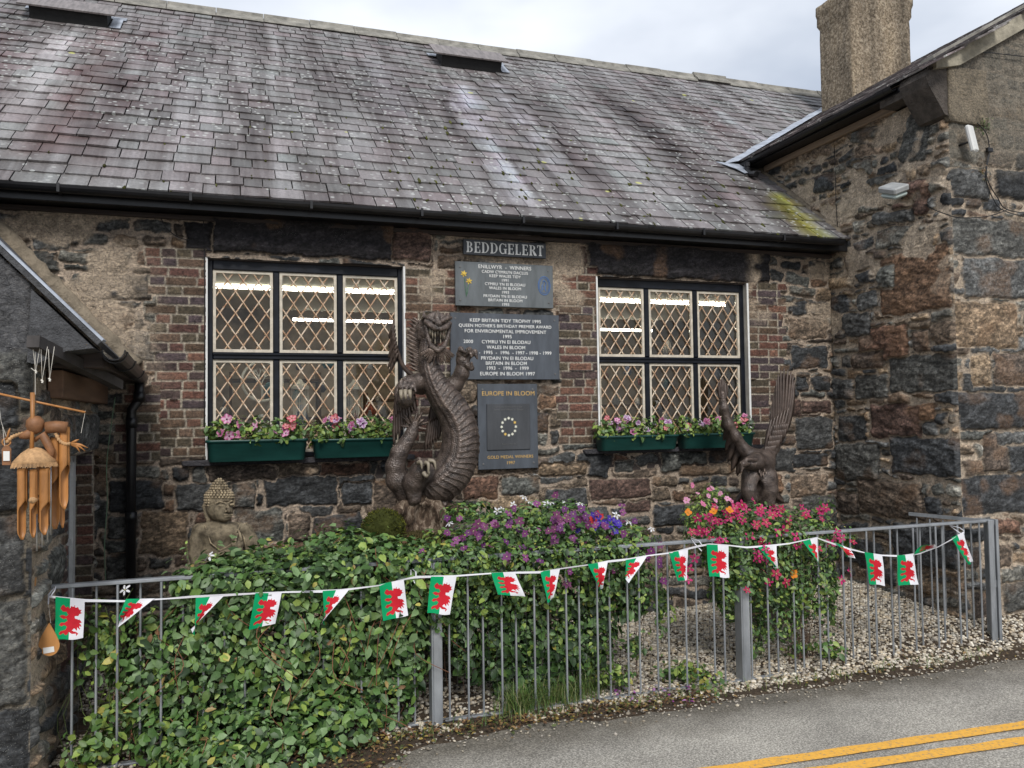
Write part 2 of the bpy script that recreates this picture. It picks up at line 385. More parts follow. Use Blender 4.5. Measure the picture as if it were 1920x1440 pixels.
# ------------------------------------------------------------------ the long hall
hall = thing('stone_hall', 'long stone hall with slate roof and two lattice windows behind the railing', 'building', (2.5, 0, 0))
U0 = -2.2
def mw(px, py): p = onY(px, py); return p[0]-U0, p[2]
def mrect(x0, y0, x1, y1, k, ang=0.0):
    a = mw((x0+x1)/2, y1); b = mw((x0+x1)/2, y0); l = mw(x0, (y0+y1)/2)[0]; r = mw(x1, (y0+y1)/2)[0]
    return (l, a[1], r, b[1], k, ang)
W1 = (-0.20, 1.67, 1.425, 3.305); W2 = (3.255, 1.655, 4.925, 3.295)   # window openings x0,z0,x1,z1
ms = [mrect(385, 408, 812, 482, 'k'), mrect(345, 415, 398, 470, 'k'), mrect(1062, 458, 1440, 522, 'k'), mrect(735, 425, 808, 488, 'r'),
      mrect(162, 514, 285, 562, 'd'), mrect(165, 572, 250, 618, 'r', -0.2), mrect(240, 622, 302, 676, 'g'), mrect(60, 440, 130, 470, 'g'), mrect(110, 470, 175, 492, 'g'),
      mrect(205, 900, 310, 958, 'd'), mrect(330, 905, 400, 960, 'd'), mrect(432, 905, 478, 955, 'd'), mrect(495, 892, 632, 948, 'd'), mrect(640, 905, 700, 945, 'd'), mrect(585, 965, 680, 1008, 'd', 0.1),
      mrect(260, 962, 350, 1040, 't'), mrect(200, 965, 262, 1010, 'd'), mrect(540, 965, 580, 1015, 'b'), mrect(440, 955, 530, 1015, 'g'), mrect(490, 1012, 690, 1052, 'r'),
      mrect(390, 872, 520, 900, 'b'), mrect(600, 868, 690, 890, 'r'), mrect(205, 875, 300, 895, 'g'), mrect(260, 760, 300, 800, 'd'), mrect(200, 1040, 255, 1085, 'd'),
      mrect(865, 885, 935, 935, 'r'), mrect(880, 872, 1000, 890, 't'), mrect(1010, 740, 1062, 768, 'r'), mrect(1000, 775, 1030, 812, 'd'), mrect(1105, 898, 1222, 935, 'r'), mrect(1010, 868, 1100, 890, 't'),
      mrect(1225, 893, 1270, 912, 'b'), mrect(1270, 870, 1375, 890, 'b'), mrect(1280, 905, 1330, 925, 't'), mrect(1020, 915, 1100, 955, 'd'), mrect(1170, 940, 1220, 960, 'r'), mrect(1225, 945, 1320, 985, 'd'),
      mrect(1150, 862, 1190, 885, 'd'), mrect(1478, 595, 1550, 635, 't'), mrect(1482, 565, 1515, 590, 'd'), mrect(1520, 565, 1552, 590, 'd'), mrect(1484, 650, 1552, 690, 'd'), mrect(1488, 705, 1515, 732, 'd'), mrect(1522, 705, 1553, 732, 'd'),
      mrect(1498, 750, 1556, 775, 'r'), mrect(1490, 782, 1560, 842, 'd'), mrect(1485, 850, 1552, 875, 'd'), mrect(1480, 890, 1550, 930, 't'), mrect(1500, 928, 1565, 985, 'd'), mrect(1055, 460, 1100, 515, 'r'), mrect(1515, 490, 1545, 520, 'd'),
      mrect(700, 900, 745, 960, 'b'), mrect(940, 895, 1010, 925, 'g')]
bx = lambda px, py: mw(px, py)[0]
mb = [(bx(268, 600), 1.70, W1[0]-U0, 3.32, 'l'), (bx(215, 800), 1.67, bx(300, 800), 2.28, 'l'), (W1[2]-U0, 1.55, bx(872, 600), 3.28, 'r'), (bx(1030, 600), 1.72, W2[0]-U0, 3.33, 'l'), (W2[2]-U0, 2.10, bx(1478, 600), 3.28, 'r'), (W2[2]-U0, 1.66, bx(1440, 800), 2.10, '')]
def hall_render(u, v):
    n = fbm(u*3.1, v*4.2, 4)
    a = sm(1.75, 1.2, u+0.25*(v-3.3))*sm(2.2, 2.9, v)*sm(.40, .52, n)
    b = sm(7.05, 7.25, u)*sm(2.9, 3.2, v)*sm(.40, .50, n)
    c = sm(3.72, 3.80, u)*sm(5.4, 5.3, u)*sm(3.05, 3.2, v)*sm(.46, .56, n)
    return np.clip(np.maximum(np.maximum(a, b), c), 0, .9)
panel('wall', (U0, 0, -0.1), (1, 0, 0), XW-U0, (0, 0, 1), 4.0, (0, -1, 0), 0.0085, 3, hall,
      stones=[(a, b+0.1, c, d+0.1)+tuple(r) for a, b, c, d, *r in ms], bricks=[(a, b+0.1, c, d+0.1, e) for a, b, c, d, e in mb],
      holes=[(W1[0]-U0, W1[1]+0.1, W1[2]-U0, W1[3]+0.1), (W2[0]-U0, W2[1]+0.1, W2[2]-U0, W2[3]+0.1)],
      kinds='dddddgggbbbrt', hmin=0.09, hmax=0.27, mort=0.017, render_area=[(hall_render, (0.34, 0.275, 0.205))])
panel('end_wall', (-5.0, 0.004, -0.1), (1, 0, 0), 2.8, (0, 0, 1), 4.0, (0, -1, 0), 0.014, 13, hall, kinds='dddddgggbbbrt', hmin=0.09, hmax=0.27, mort=0.017)
# ------------------------------------------------------------------ right wing
wing = thing('gable_wing', 'tall stone wing with big dark corner blocks and a chimney at right', 'building', (7.5, 0, 0))
WEZ = 4.93   # eave height of wing
def sw(px, py): p = onX(px, py, XW); return p[1]-YW, p[2]
def srect(x0, y0, x1, y1, k, ang=0.0):
    a = sw((x0+x1)/2, y1); b = sw((x0+x1)/2, y0); l = sw(x1, (y0+y1)/2)[0]; r = sw(x0, (y0+y1)/2)[0]
    return (l, a[1]+0.1, r, b[1]+0.1, k, ang)
ss = [srect(1652, 470, 1782, 585, 'r'), srect(1645, 500, 1680, 540, 'g'), srect(1612, 612, 1706, 678, 'r'), srect(1712, 600, 1748, 615, 'b'), srect(1714, 622, 1748, 660, 'b'), srect(1668, 665, 1808, 735, 'd', 0.0),
      srect(1560, 588, 1634, 634, 'd'), srect(1610, 545, 1646, 580, 'g'), srect(1558, 554, 1592, 590, 'd'), srect(1562, 710, 1600, 748, 'd'), srect(1604, 702, 1666, 748, 'd'), srect(1634, 758, 1728, 822, 'r'), srect(1730, 755, 1760, 790, 'r'), srect(1732, 790, 1760, 815, 'g'),
      srect(1572, 780, 1626, 828, 'd'), srect(1570, 832, 1652, 902, 'd'), srect(1672, 820, 1822, 892, 'd'), srect(1612, 904, 1735, 970, 'b'), srect(1738, 930, 1770, 965, 'd'), srect(1575, 925, 1610, 962, 'b'),
      srect(1600, 660, 1660, 690, 'b'), srect(1675, 338, 1745, 405, 'r', 0.2), srect(1690, 210, 1745, 300, 'd', 0.2), srect(1615, 330, 1690, 360, 'd', 0.15), srect(1570, 370, 1650, 400, 'g', 0.12), srect(1605, 270, 1660, 290, 't', 0.2), srect(1600, 240, 1670, 262, 'd', 0.2), srect(1520, 330, 1565, 362, 'd', 0.15),
      srect(1600, 300, 1640, 330, 'g', 0.1), srect(1640, 395, 1720, 420, 'g', 0.15), srect(1645, 425, 1740, 462, 'g', 0.12), srect(1570, 1010, 1660, 1060, 'd'), srect(1680, 985, 1800, 1060, 'd')]
def side_render(u, v):
    n = fbm(u*2.7, v*3.6+3, 4); return np.clip(sm(.57, .63, n)*sm(2.9, 3.7, v+u*.35), 0, .9)
panel('side_wall', (XW, YW, -0.1), (0, 1, 0), 3.2, (0, 0, 1), 5.4, (-1, 0, 0), 0.009, 5, wing, stones=ss,
      keep=lambda u, v: (v-0.1 < WEZ+0.02), kinds='dddgggggbbtt', hmin=0.05, hmax=0.2, wmax=0.6, mort=0.016, relief=0.035, mortcol=(0.44, 0.36, 0.275), gain=1.3, render_area=[(side_render, (0.42, 0.345, 0.262))])
def fw_(px, py): p = onY(px, py, YW); return p[0]-XW, p[2]+0.1
def frect(x0, y0, x1, y1, k, ang=0.0):
    a = fw_((x0+x1)/2, y1); b = fw_((x0+x1)/2, y0); return (max(0.0, fw_(x0, (y0+y1)/2)[0]), a[1], fw_(x1, (y0+y1)/2)[0], b[1], k, ang)
fs_ = [frect(1780, 568, 1905, 650, 't'), frect(1782, 735, 1990, 805, 'd'), frect(1800, 890, 1990, 962, 'd'), frect(1775, 410, 1930, 480, 'd'), frect(1818, 665, 1856, 722, 't'), frect(1862, 662, 1960, 722, 'b'),
       frect(1775, 320, 1850, 372, 'd'), frect(1852, 975, 1910, 1000, 'r'), frect(1885, 835, 1985, 885, 'd'), frect(1840, 815, 1884, 885, 'b'), frect(1862, 810, 1990, 832, 'g'), frect(1805, 485, 1925, 560, 'g'), frect(1850, 1020, 1895, 1065, 'b'), frect(1880, 1085, 1990, 1140, 'd')]
WP = math.tan(math.radians(29.3))
def front_render(u, v):
    top = sm(4.1, 4.5, v+0.35*(fbm(u*2, v*2, 3)-0.5)-0.0*u)
    return top*0.85
panel('gable_wall', (XW, YW, -0.1), (1, 0, 0), 4.4, (0, 0, 1), 7.8, (0, -1, 0), 0.011, 8, wing, stones=fs_,
      keep=lambda u, v: (v-0.1 < WEZ+0.18+WP*u), kinds='dddggggbbt', hmin=0.1, hmax=0.28, mort=0.02, relief=0.03, mortcol=(0.36, 0.295, 0.225), gain=1.2, render_area=[(front_render, (0.13, 0.115, 0.09))])
# ------------------------------------------------------------------ left outhouse
shed = thing('stone_outhouse', 'low stone outhouse with dark rendered gable at the left edge', 'building', (-2.2, -1, 0))
def lsw(px, py): p = onX(px, py, XL); return p[1]-YL, p[2]+0.1
def lrect(x0, y0, x1, y1, k): 
    a = lsw((x0+x1)/2, y1); b = lsw((x0+x1)/2, y0); return (lsw(x0, (y0+y1)/2)[0], a[1], lsw(x1, (y0+y1)/2)[0], b[1], k)
LW = (0.95, 0.55, 2.02, 1.86)      # side window in (u,v)
panel('side_wall', (XL, YL, -0.1), (0, 1, 0), -YL, (0, 0, 1), 2.62, (1, 0, 0), 0.009, 21, shed, holes=[LW], bricks=[(LW[0]-0.22, 0.55, LW[0], 1.9, 'l')],
      stones=[(0.75, 1.88, 2.05, 2.14, 'g'), (0.05, 1.5, 0.5, 1.95, 'b')], kinds='gggbbttd', hmin=0.12, hmax=0.3, mort=0.035, mortcol=(0.40, 0.33, 0.25), relief=0.03, gain=1.3)
def shed_render(u, v):
    return sm(2.33, 2.37, v-0.1+0.03*(fbm(u*9, v*9, 2)-0.5)+0.0)
panel('gable_wall', (XL-3.0, YL, -0.1), (1, 0, 0), 3.0, (0, 0, 1), 5.3, (0, -1, 0), 0.01, 23, shed, hmin=0.2, hmax=0.42, wmax=0.9, mort=0.016,
      keep=lambda u, v: (v-0.1 < 2.70+1.03*(3.0-u)), stones=[(2.5, 1.62, 2.98, 2.02, 'd'), (2.3, 1.18, 2.97, 1.6, 'd'), (2.4, 0.62, 2.99, 1.16, 'd'), (2.3, -0.05, 3.0, 0.6, 'd'), (2.2, 2.05, 2.93, 2.3, 'd')], kinds='dddddg', relief=0.035, mortcol=(0.15, 0.13, 0.10),
      render_area=[(shed_render, (0.075, 0.075, 0.078))])
# ------------------------------------------------------------------ materials for roofs and trim
def slate_mat():
    q = N('roof_slate'); a = q.attr('col'); v = q.obj()
    # stretched up the slope: rain streaks run down the roof
    st = q.obj(scale=(1.0, 0.10, 0.10)); s1 = q.noise(st, 2.6, 4, 0.6, 0.4)
    s2 = q.noise(q.obj(scale=(1, 0.05, 0.05), loc=(3.3, 0, 0)), 5.5, 5, 0.65, 0.3)
    c = q.mix(0.9, a.outputs['Color'], q.ramp(s1, [(0.34, (0.36, 0.32, 0.31)), (0.45, (0.78, 0.75, 0.74)), (0.55, (1.0, 1.0, 1.0)), (0.68, (1.42, 1.44, 1.46))]), 'MULTIPLY')
    c = q.mix(0.75, c, q.ramp(s2, [(0.36, (0.50, 0.45, 0.44)), (0.50, (1.0, 1.0, 1.0)), (0.68, (1.4, 1.4, 1.42))]), 'MULTIPLY')
    pb = q.attr('strk')                                           # wash stains below the vents and flashings, set on the slates themselves
    f2 = q.noise(v, 45, 6, 0.72); c = q.mix(0.85, c, q.ramp(f2, [(0.3, (0.55, 0.55, 0.56)), (0.52, (1, 1, 1)), (0.72, (1.5, 1.48, 1.45))]), 'MULTIPLY')
    # lichens: pale and a few yellow
    n1 = q.noise(v, 9, 4, 0.6)
    lv = q.voro(q.obj(scale=(1, 1, 1.0)), 4.2); lm = q.ramp(q.math('ADD', lv, q.math('MULTIPLY', n1, 0.16)), [(0.145, (1, 1, 1)), (0.17, (0, 0, 0))])
    c = q.mix(q.math('MULTIPLY', lm, 0.6), c, (0.42, 0.43, 0.40))
    lv = q.voro(v, 13.0); lm = q.ramp(q.math('ADD', lv, q.math('MULTIPLY', n1, 0.30)), [(0.36, (1, 1, 1)), (0.39, (0, 0, 0))])
    g = q.ramp(q.noise(q.obj(loc=(1.7, 0, 0)), 0.7, 2), [(0.44, (0, 0, 0)), (0.54, (1, 1, 1))])
    c = q.mix(q.math('MULTIPLY', q.math('MULTIPLY', lm, g), 0.8), c, (0.40, 0.41, 0.39))
    lv = q.voro(q.obj(loc=(0.37, 0.2, 0.1)), 1.55); lm = q.ramp(q.math('ADD', lv, q.math('MULTIPLY', n1, 0.05)), [(0.075, (1, 1, 1)), (0.085, (0, 0, 0))])
    c = q.mix(lm, c, (0.38, 0.38, 0.14))
    b1 = q.bump(q.noise(q.obj(scale=(1, 1, 1)), 60, 7, 0.7), 0.5, 0.006)
    r = q.ramp(f2, [(0.3, 0.42), (0.7, 0.66)])
    return q.fin(c, r, 0.32)
M_SLATE = slate_mat()
M_RIDGE = simple('ridge_tile', (0.20, 0.19, 0.165), 0.85, 0.45, 7, 0.5)
M_LEAD = simple('lead_flashing', (0.32, 0.35, 0.40), 0.5, 0.4, 7, 0.3, 0.2)
M_BLK = simple('black_gutter_paint', (0.008, 0.008, 0.009), 0.36, 0.5, 9, 0.12)
M_BLKW = simple('black_window_paint', (0.0045, 0.006, 0.010), 0.45, 0.6, 11, 0.25, spec=.25)
M_WOODD = simple('dark_fascia_wood', (0.040, 0.030, 0.026), 0.7, 0.5, 8, 0.4, stretch=(0.2, 1, 3))
M_MORT = simple('mortar_fillet', (0.20, 0.165, 0.12), 0.9, 0.45, 9, 1.0, bd=0.02)
M_WHITE = simple('white_paint', (0.62, 0.62, 0.60), 0.5, 0.12, 20, 0.15)
M_GREYP = simple('grey_reveal_paint', (0.40, 0.38, 0.34), 0.6, 0.2, 8, 0.2)
M_SILL = simple('slate_sill', (0.035, 0.033, 0.038), 0.55, 0.4, 14, 0.4)
def render_mat():
    q = N('roughcast_render'); v = q.obj(); n = q.noise(v, 28, 8, 0.75)
    st = q.noise(q.obj(scale=(1, 1, 0.15)), 3.6, 4, 0.6)
    c = q.ramp(n, [(0.32, (0.04, 0.034, 0.028)), (0.48, (0.21, 0.168, 0.12)), (0.66, (0.50, 0.43, 0.33))])
    c = q.mix(0.85, c, q.ramp(st, [(0.3, (0.42, 0.42, 0.42)), (0.52, (0.95, 0.93, 0.9)), (0.7, (1.25, 1.2, 1.1))]), 'MULTIPLY')
    lm = q.ramp(q.voro(v, 22), [(0.12, (1, 1, 1)), (0.2, (0, 0, 0))]); c = q.mix(q.math('MULTIPLY', lm, 0.35), c, (0.45, 0.43, 0.38))
    q.bump(q.noise(v, 60, 8, 0.75), 1.0, 0.02); return q.fin(c, 0.9, 0.2)
M_REND = render_mat()

def slates(name, P0, U, Sd, Nn, Wd, L, gauge, sw_, parent, keep, tint, seed, bulge=0.03):
    rs = np.random.default_rng(seed); Vt = []; Fc = []; Cl = []; b = 0
    P0, U, Sd, Nn = [np.array(q, float) for q in (P0, U, Sd, Nn)]
    k = 0; s = 0.0
    while s < L:
        u = -rs.uniform(0, sw_)
        while u < Wd:
            wd = sw_*rs.uniform(0.62, 1.32); g = 0.003+rs.uniform(0, 0.003)
            if keep(u+wd/2, s+gauge/2):
                uL, uR = u+g, u+wd-g; dz = rs.uniform(-0.007, 0.007); rot = rs.uniform(-0.007, 0.007)
                if rs.random() < 0.04: dz -= rs.uniform(0.01, 0.035)
                h0 = 0.026+rs.uniform(0, 0.010)+bulge*(vnoise(np.array(u*0.8), np.array(s*0.8+seed))-0.5); h1 = h0-0.013
                cut = rs.uniform(0.008, 0.03) if rs.random() < 0.10 else 0
                lo = s+dz; hi = s+gauge+0.03
                pts = [(uL+cut, lo-rot, h0), (uR, lo+rot, h0+rs.uniform(-.003, .003)), (uR, hi, h1), (uL, hi, h1), (uL, lo-rot+cut, h0), (uL+cut, lo-rot, h0-0.016), (uR, lo+rot, h0-0.016), (uL, lo-rot+cut, h0-0.016), (uL, hi, h1-0.012), (uR, hi, h1-0.012)]
                c = np.array([1, 1, 1.0])*rs.uniform(0.84, 1.16)*(1+np.array([0.03, -0.01, 0.0])*rs.normal())
                for p in pts: Vt.append(P0+U*p[0]+Sd*p[1]+Nn*p[2]); Cl.append(c*tint(p[0], p[1]))
                for f in ((0, 1, 2, 3), (0, 3, 4), (5, 6, 1, 0), (7, 5, 0, 4), (8, 7, 4, 3), (6, 9, 2, 1)): Fc.append(tuple(i+b for i in f))
                b += 10
            u += wd
        s += gauge; k += 1
    return raw(name, np.array(Vt), Fc, M_SLATE, parent, False, None, np.array(Cl))

TH = math.radians(38.4); EY, EZ = -0.30, 3.725; SLOPE = math.tan(TH)
RY = 4.28; RZ = EZ+(RY-EY)*SLOPE
SD = np.array([0, math.cos(TH), math.sin(TH)]); ND = np.array([0, -math.sin(TH), math.cos(TH)])
RX0 = -5.0
def onRoof(px, py):
    d = _ray(px, py); e = np.array([0, EY, EZ]); t = ((e-CAM)@ND)/(d@ND); p = CAM+d*t; return p[0], (p-e)@SD
def main_keep(u, s):
    x = u+RX0; y = EY+s*math.cos(TH); z = EZ+s*math.sin(TH)
    if x < XW-0.02: return True
    return z > WEZ+0.03+WP*(x-5.70)-0.08
STK = []
for (p0, p1, wd, f, tt) in [((855, 165), (990, 395), 0.16, 1.75, (0.92, 0.98, 1.1)), ((925, 165), (1060, 345), 0.13, 1.6, (0.95, 1, 1.08)), ((960, 170), (1160, 395), 0.15, 0.62, (1.0, .9, .9)), ((820, 160), (900, 330), 0.10, 0.6, (1, .9, .9)),
                        ((1110, 170), (1420, 400), 0.30, 0.52, (1.05, .9, .86)), ((290, 60), (165, 320), 0.14, 0.50, (1.15, .85, .85)), ((215, 60), (75, 320), 0.13, 0.6, (1.2, .88, .85)), ((150, 70), (0, 280), 0.40, 1.35, (1, 1, 1)), ((0, 60), (-60, 200), 0.2, 0.6, (1.2, .85, .85)),
                        ((330, 100), (300, 210), 0.10, 0.6, (1.05, .9, .9)), ((1280, 200), (1480, 330), 0.2, 0.75, (1.1, .92, .9)), ((700, 120), (760, 260), 0.3, 0.85, (1, .96, 1)), ((1330, 210), (1500, 310), 0.16, 1.25, (.95, 1, 1.05))]:
    a = onRoof(*p0); b = onRoof(*p1); STK.append((a, b, wd, f**1.35, np.array(tt)))
YS = onRoof(1440, 350), onRoof(1520, 445)
def main_tint(u, s):
    x = u+RX0
    c = np.array([0.172, 0.163, 0.162])
    for a, b, wd, f, tt in STK:
        if b[1]-0.2 < s < a[1]:
            xc = a[0]+(b[0]-a[0])*(a[1]-s)/max(a[1]-b[1], .01); k = max(0, 1-((x-xc+.05*math.sin(s*9+x*7))/wd)**2)*min(1, (s-b[1]+0.2)/0.8)*(.65+.7*float(vnoise(np.array(x*9.0), np.array(s*1.2))))
            c = c*(1+(f-1)*k)*(1+(tt-1)*k)
    if x > 5.05 and s < 1.1:
        k = max(0, 1-((x-(YS[0][0]+(YS[1][0]-YS[0][0])*(YS[0][1]-s)/(YS[0][1]-YS[1][1])))/0.17)**2); c = c*(1-k)+k*np.array([0.26, 0.25, 0.05])
    return c
roof = slates('roof', (RX0, EY, EZ), (1, 0, 0), SD, ND, 15.0, (RY-EY)/math.cos(TH), 0.196, 0.235, hall, main_keep, main_tint, 31)
# under sheet of the roof, closing gaps; cut at the valley, and the back slope
def under(x): return RY if x < XW else RY
b = MB(); e1 = (WEZ+WP*(XW-5.70)-EZ)/SLOPE+EY
poly = [(RX0, EY+0.02, EZ-0.01), (XW, EY+0.02, EZ-0.01), (XW, e1, EZ-0.01+(e1-EY)*SLOPE), (9.55, RY, RZ-0.01), (RX0, RY, RZ-0.01)]
b.add(poly, [(0, 1, 2, 3, 4)]); b.add([(RX0, RY, RZ-0.01), (9.9, RY, RZ-0.01), (9.9, RY+4.5, EZ), (RX0, RY+4.5, EZ)], [(0, 1, 2, 3)])
b.build('roof_boarding', M_WOODD, roof)
# ridge tiles: angled tiles on a mortar bed
rb = MB(); x = RX0; i = 0
while x < 9.45:
    L = 0.60; dz = random.uniform(-0.006, 0.01); dy = random.uniform(-.008, .008)
    if 6.7 < x < 7.3: dz += 0.03
    pr_ = []
    for (yy, zz) in ((-0.17, -0.135), (-0.155, -0.105), (-0.05, -0.015), (-0.035, 0.035), (0.0, 0.05), (0.035, 0.035), (0.05, -0.015), (0.17, -0.11), (0.17, -0.14)):
        pr_.append((x+0.004, RY+yy+dy, RZ+0.045+zz+dz))
    rb.prism(pr_, (L-0.008, 0, 0)); x += L
rb.build('ridge', M_RIDGE, roof)
bed = MB(); bed.prism([(RX0, RY-0.15, RZ-0.11), (RX0, RY, RZ+0.03), (RX0, RY+0.1, RZ-0.05)], (14.5, 0, 0)); bed.build('ridge_mortar', M_MORT, roof)
# roof vents
def vent(px0, py0, px1, py1, nm):
    a = onRoof(px0, py0); bq = onRoof(px1, py1); x0, x1 = a[0], bq[0]; s0 = (a[1]+bq[1])/2-.02
    def P(x, s, n): return np.array([x, EY, EZ])+SD*s+ND*n
    m = MB(); 
    m.add([P(x0+.06, s0-.34, .02), P(x1-.06, s0-.34, .02), P(x1-.06, s0+.05, .02), P(x0+.06, s0+.05, .02), P(x0+.06, s0-.32, .164), P(x1-.06, s0-.32, .164), P(x1-.06, s0+.04, .155), P(x0+.06, s0+.04, .155)],
          [(0, 1, 5, 4), (1, 2, 6, 5), (2, 3, 7, 6), (3, 0, 4, 7), (4, 5, 6, 7)])
    ob = m.build('roof_vent', MATS['vent_dark'], roof)
    l = MB(); l.prism([P(x0-.05, s0-.36, .165), P(x1+.02, s0-.36, .165), P(x1+.02, s0+.10, .155), P(x0-.05, s0+.10, .155)], ND*0.018); l.build('lid', MATS['vent_lid'], ob)
    f = MB(); f.prism([P(x0-.05, s0+.02, .034), P(x1+.10, s0+.02, .034), P(x1+.10, s0+.16, .026), P(x0-.05, s0+.16, .026)], ND*0.008); f.prism([P(x1-.04, s0-.35, .036), P(x1+.07, s0-.35, .036), P(x1+.07, s0+.03, .034), P(x1-.04, s0+.03, .034)], ND*0.008)
    f.build('flashing', M_LEAD, ob)
simple('vent_dark', (0.012, 0.012, 0.012), 0.8); simple('vent_lid', (0.16, 0.14, 0.135), 0.5, 0.4, 10, 0.3, stretch=(3, .5, .5))
vent(52, 28, 222, 38, 0); vent(808, 108, 935, 128, 1)
# moss cushions in the slate joints
def tuft_ball(m, c, r, n, cols, rs, squash=(1, 1, 1), leaf=0.008):
    """small mossy cushion: blobby core plus many tiny leaf blades"""
    for i in range(n):
        d = rs.normal(size=3); d /= np.linalg.norm(d); p = np.array(c)+d*np.array(squash)*r*rs.uniform(0.86, 1.06)
        t = np.cross(d, rs.normal(size=3)); t /= np.linalg.norm(t); s = leaf*rs.uniform(.6, 1.5)
        cc = np.array(cols[rs.integers(len(cols))])*rs.uniform(.7, 1.3)
        m.add([p-t*s*.5, p+t*s*.5, p+d*s*1.5], [(0, 1, 2)], 0, tuple(cc))
def ico(sub=1):
    bm = bmesh.new(); bmesh.ops.create_icosphere(bm, subdivisions=sub, radius=1); v = np.array([q.co[:] for q in bm.verts]); f = np.array([[l.vert.index for l in q.loops] for q in bm.faces]); bm.free(); return v, f
ICO1, ICO2, ICO3 = ico(1), ico(2), ico(3)
def vcol_mat(name, rough=0.6, bump=0.2, sc=60, spec=0.3, sss=0.0, var=0.5):
    q = N(name); a = q.attr('col'); v = q.obj()
    c = q.mix(var, a.outputs['Color'], q.ramp(q.noise(v, sc, 4, 0.6), [(0.3, (0.6, 0.6, 0.6)), (0.7, (1.4, 1.4, 1.4))]), 'MULTIPLY')
    if bump: q.bump(q.noise(v, sc*2, 4, 0.6), bump, 0.004)
    if sss: q.put(q.b.inputs['Transmission Weight'], 0.0)
    return q.fin(c, rough, spec)
M_MOSS = vcol_mat('moss', 0.95, 0.6, 90, 0.1)
mv, mf, mc_, mb_ = [], [], [], 0; rs = np.random.default_rng(3)
for i in range(250):
    if i < 190: x = rs.normal(3.0, 2.3); s = abs(rs.normal(0, 1.1))
    else: x = rs.uniform(-1, 5.5); s = rs.uniform(0, 2.6)
    row = round(s/0.196); s = row*0.196+rs.uniform(-.015, .03)
    if s < 0 or not (-2.0 < x < 5.7): continue
    r = rs.uniform(0.007, 0.021); el = rs.uniform(1, 3.2)
    p = np.array([x, EY, EZ])+SD*s+ND*0.022
    vv_ = ICO1[0]*(1+0.25*rs.normal(size=(len(ICO1[0]), 1))); q = p+vv_[:, :1]*np.array([1., 0, 0])*r*.8+vv_[:, 1:2]*SD*r*el+vv_[:, 2:3]*ND*r*.7
    mv.append(q); mf.append(ICO1[1]+mb_); mb_ += len(q); mc_.append(np.tile(np.array([0.060, 0.062, 0.018])*rs.uniform(.5, 1.5), (len(q), 1)))
tag(raw('moss_cushions', np.concatenate(mv), np.concatenate(mf), M_MOSS, roof, True, None, np.concatenate(mc_)), kind='stuff')

def gutter(m, a, b, r=0.06, n=8):
    """half round channel from a to b (horizontal run)"""
    a = np.array(a, float); b = np.array(b, float); t = (b-a)/np.linalg.norm(b-a); s = np.cross(t, [0, 0, 1.0])
    out = []
    for rr in (r, r-0.006):
        arc = [s*math.cos(math.pi+math.pi*i/n)*rr+np.array([0, 0, 1.0])*math.sin(math.pi+math.pi*i/n)*rr for i in range(n+1)]
        out += arc if rr == r else arc[::-1]
    m.prism([a+q for q in out], b-a)
g = MB(); gutter(g, (RX0, EY-0.035, EZ-0.002), (5.84, EY-0.035, EZ-0.012), 0.052)
for x in np.arange(-1.75, 5.7, 1.8): gutter(g, (x-.035, EY-0.035, EZ+0.001), (x+.035, EY-0.035, EZ+0.001), 0.058)
g.build('gutter', M_BLK, hall)
g = MB(); g.box((RX0, EY+0.022, EZ-0.105), (XW-0.01, EY+0.045, EZ-0.01), bev=.004); g.box((RX0, EY+0.046, EZ-0.085), (XW-0.01, -0.004, EZ-0.065)); 
g.build('fascia', M_BLK, hall)
g = MB(); g.box((RX0, -0.05, EZ-0.13), (XW-0.01, -0.008, EZ-0.09), bev=.006); g.build('wall_plate', M_WOODD, hall)
for x in np.arange(-1.2, 5.8, 0.9):
    br = MB(); br.box((x-.010, EY-.09, EZ-.062), (x+.010, EY+.02, EZ-.055)); br.box((x-.010, EY-.098, EZ-.062), (x+.010, EY-.089, EZ+.004)); br.build('gutter_bracket', M_BLK, hall)
# mortar fillet where hall roof meets wing wall, and outhouse roof meets hall wall
def lumpy_bar(name, a, b, r, mat, parent, seed, flat=1.0):
    a = np.array(a, float); b = np.array(b, float); m = MB(); n = 40; rs = np.random.default_rng(seed)
    pts = [a+(b-a)*i/n+rs.normal(size=3)*r*0.06 for i in range(n+1)]; m.tube(pts, [r*(0.85+0.3*rs.random()) for _ in pts], 10, flat=flat); return m.build(name, mat, parent, True)
lumpy_bar('mortar_fillet', (XW-0.01, EY+0.05, EZ+0.03), (XW-0.01, 1.35, EZ+0.03+1.6*SLOPE), 0.055, M_MORT, wing, 4)
p0 = onY(0, 435); p1 = onY(252, 690); lumpy_bar('mortar_fillet', p0+(p0-p1)*0.8+np.array([0, -.01, 0]), p1+np.array([0, -.02, 0]), 0.075, M_MORT, shed, 5)

# ------------------------------------------------------------------ wing roof
WA = math.atan(WP); WS = np.array([math.cos(WA), 0, math.sin(WA)]); WN = np.array([-math.sin(WA), 0, math.cos(WA)])
def wtint(u, s): return np.array([0.20, 0.18, 0.175])
def wkeep(u, s):
    y = YW-0.06+u; x = 5.70+s*math.cos(WA); z = WEZ+s*math.sin(WA)
    return z > EZ+(y-EY)*SLOPE-0.05
wr = slates('roof', (5.70, YW-0.06, WEZ+.01), (0, 1, 0), WS, WN, 6.2, 6.5, 0.213, 0.245, wing, wkeep, wtint, 77, 0.02)
m = MB(); m.add([(5.71, YW-.05, WEZ), (5.71, 1.25, WEZ), (9.6, 4.2, WEZ+WP*3.89), (12, 4.3, WEZ+WP*6.3), (12, YW-.05, WEZ+WP*6.3)], [(0, 1, 2, 3, 4)]); m.build('roof_boarding', M_WOODD, wr)
g = MB(); gutter(g, (5.69, -1.22, WEZ+.0), (5.69, 1.36, WEZ-.012), 0.042)
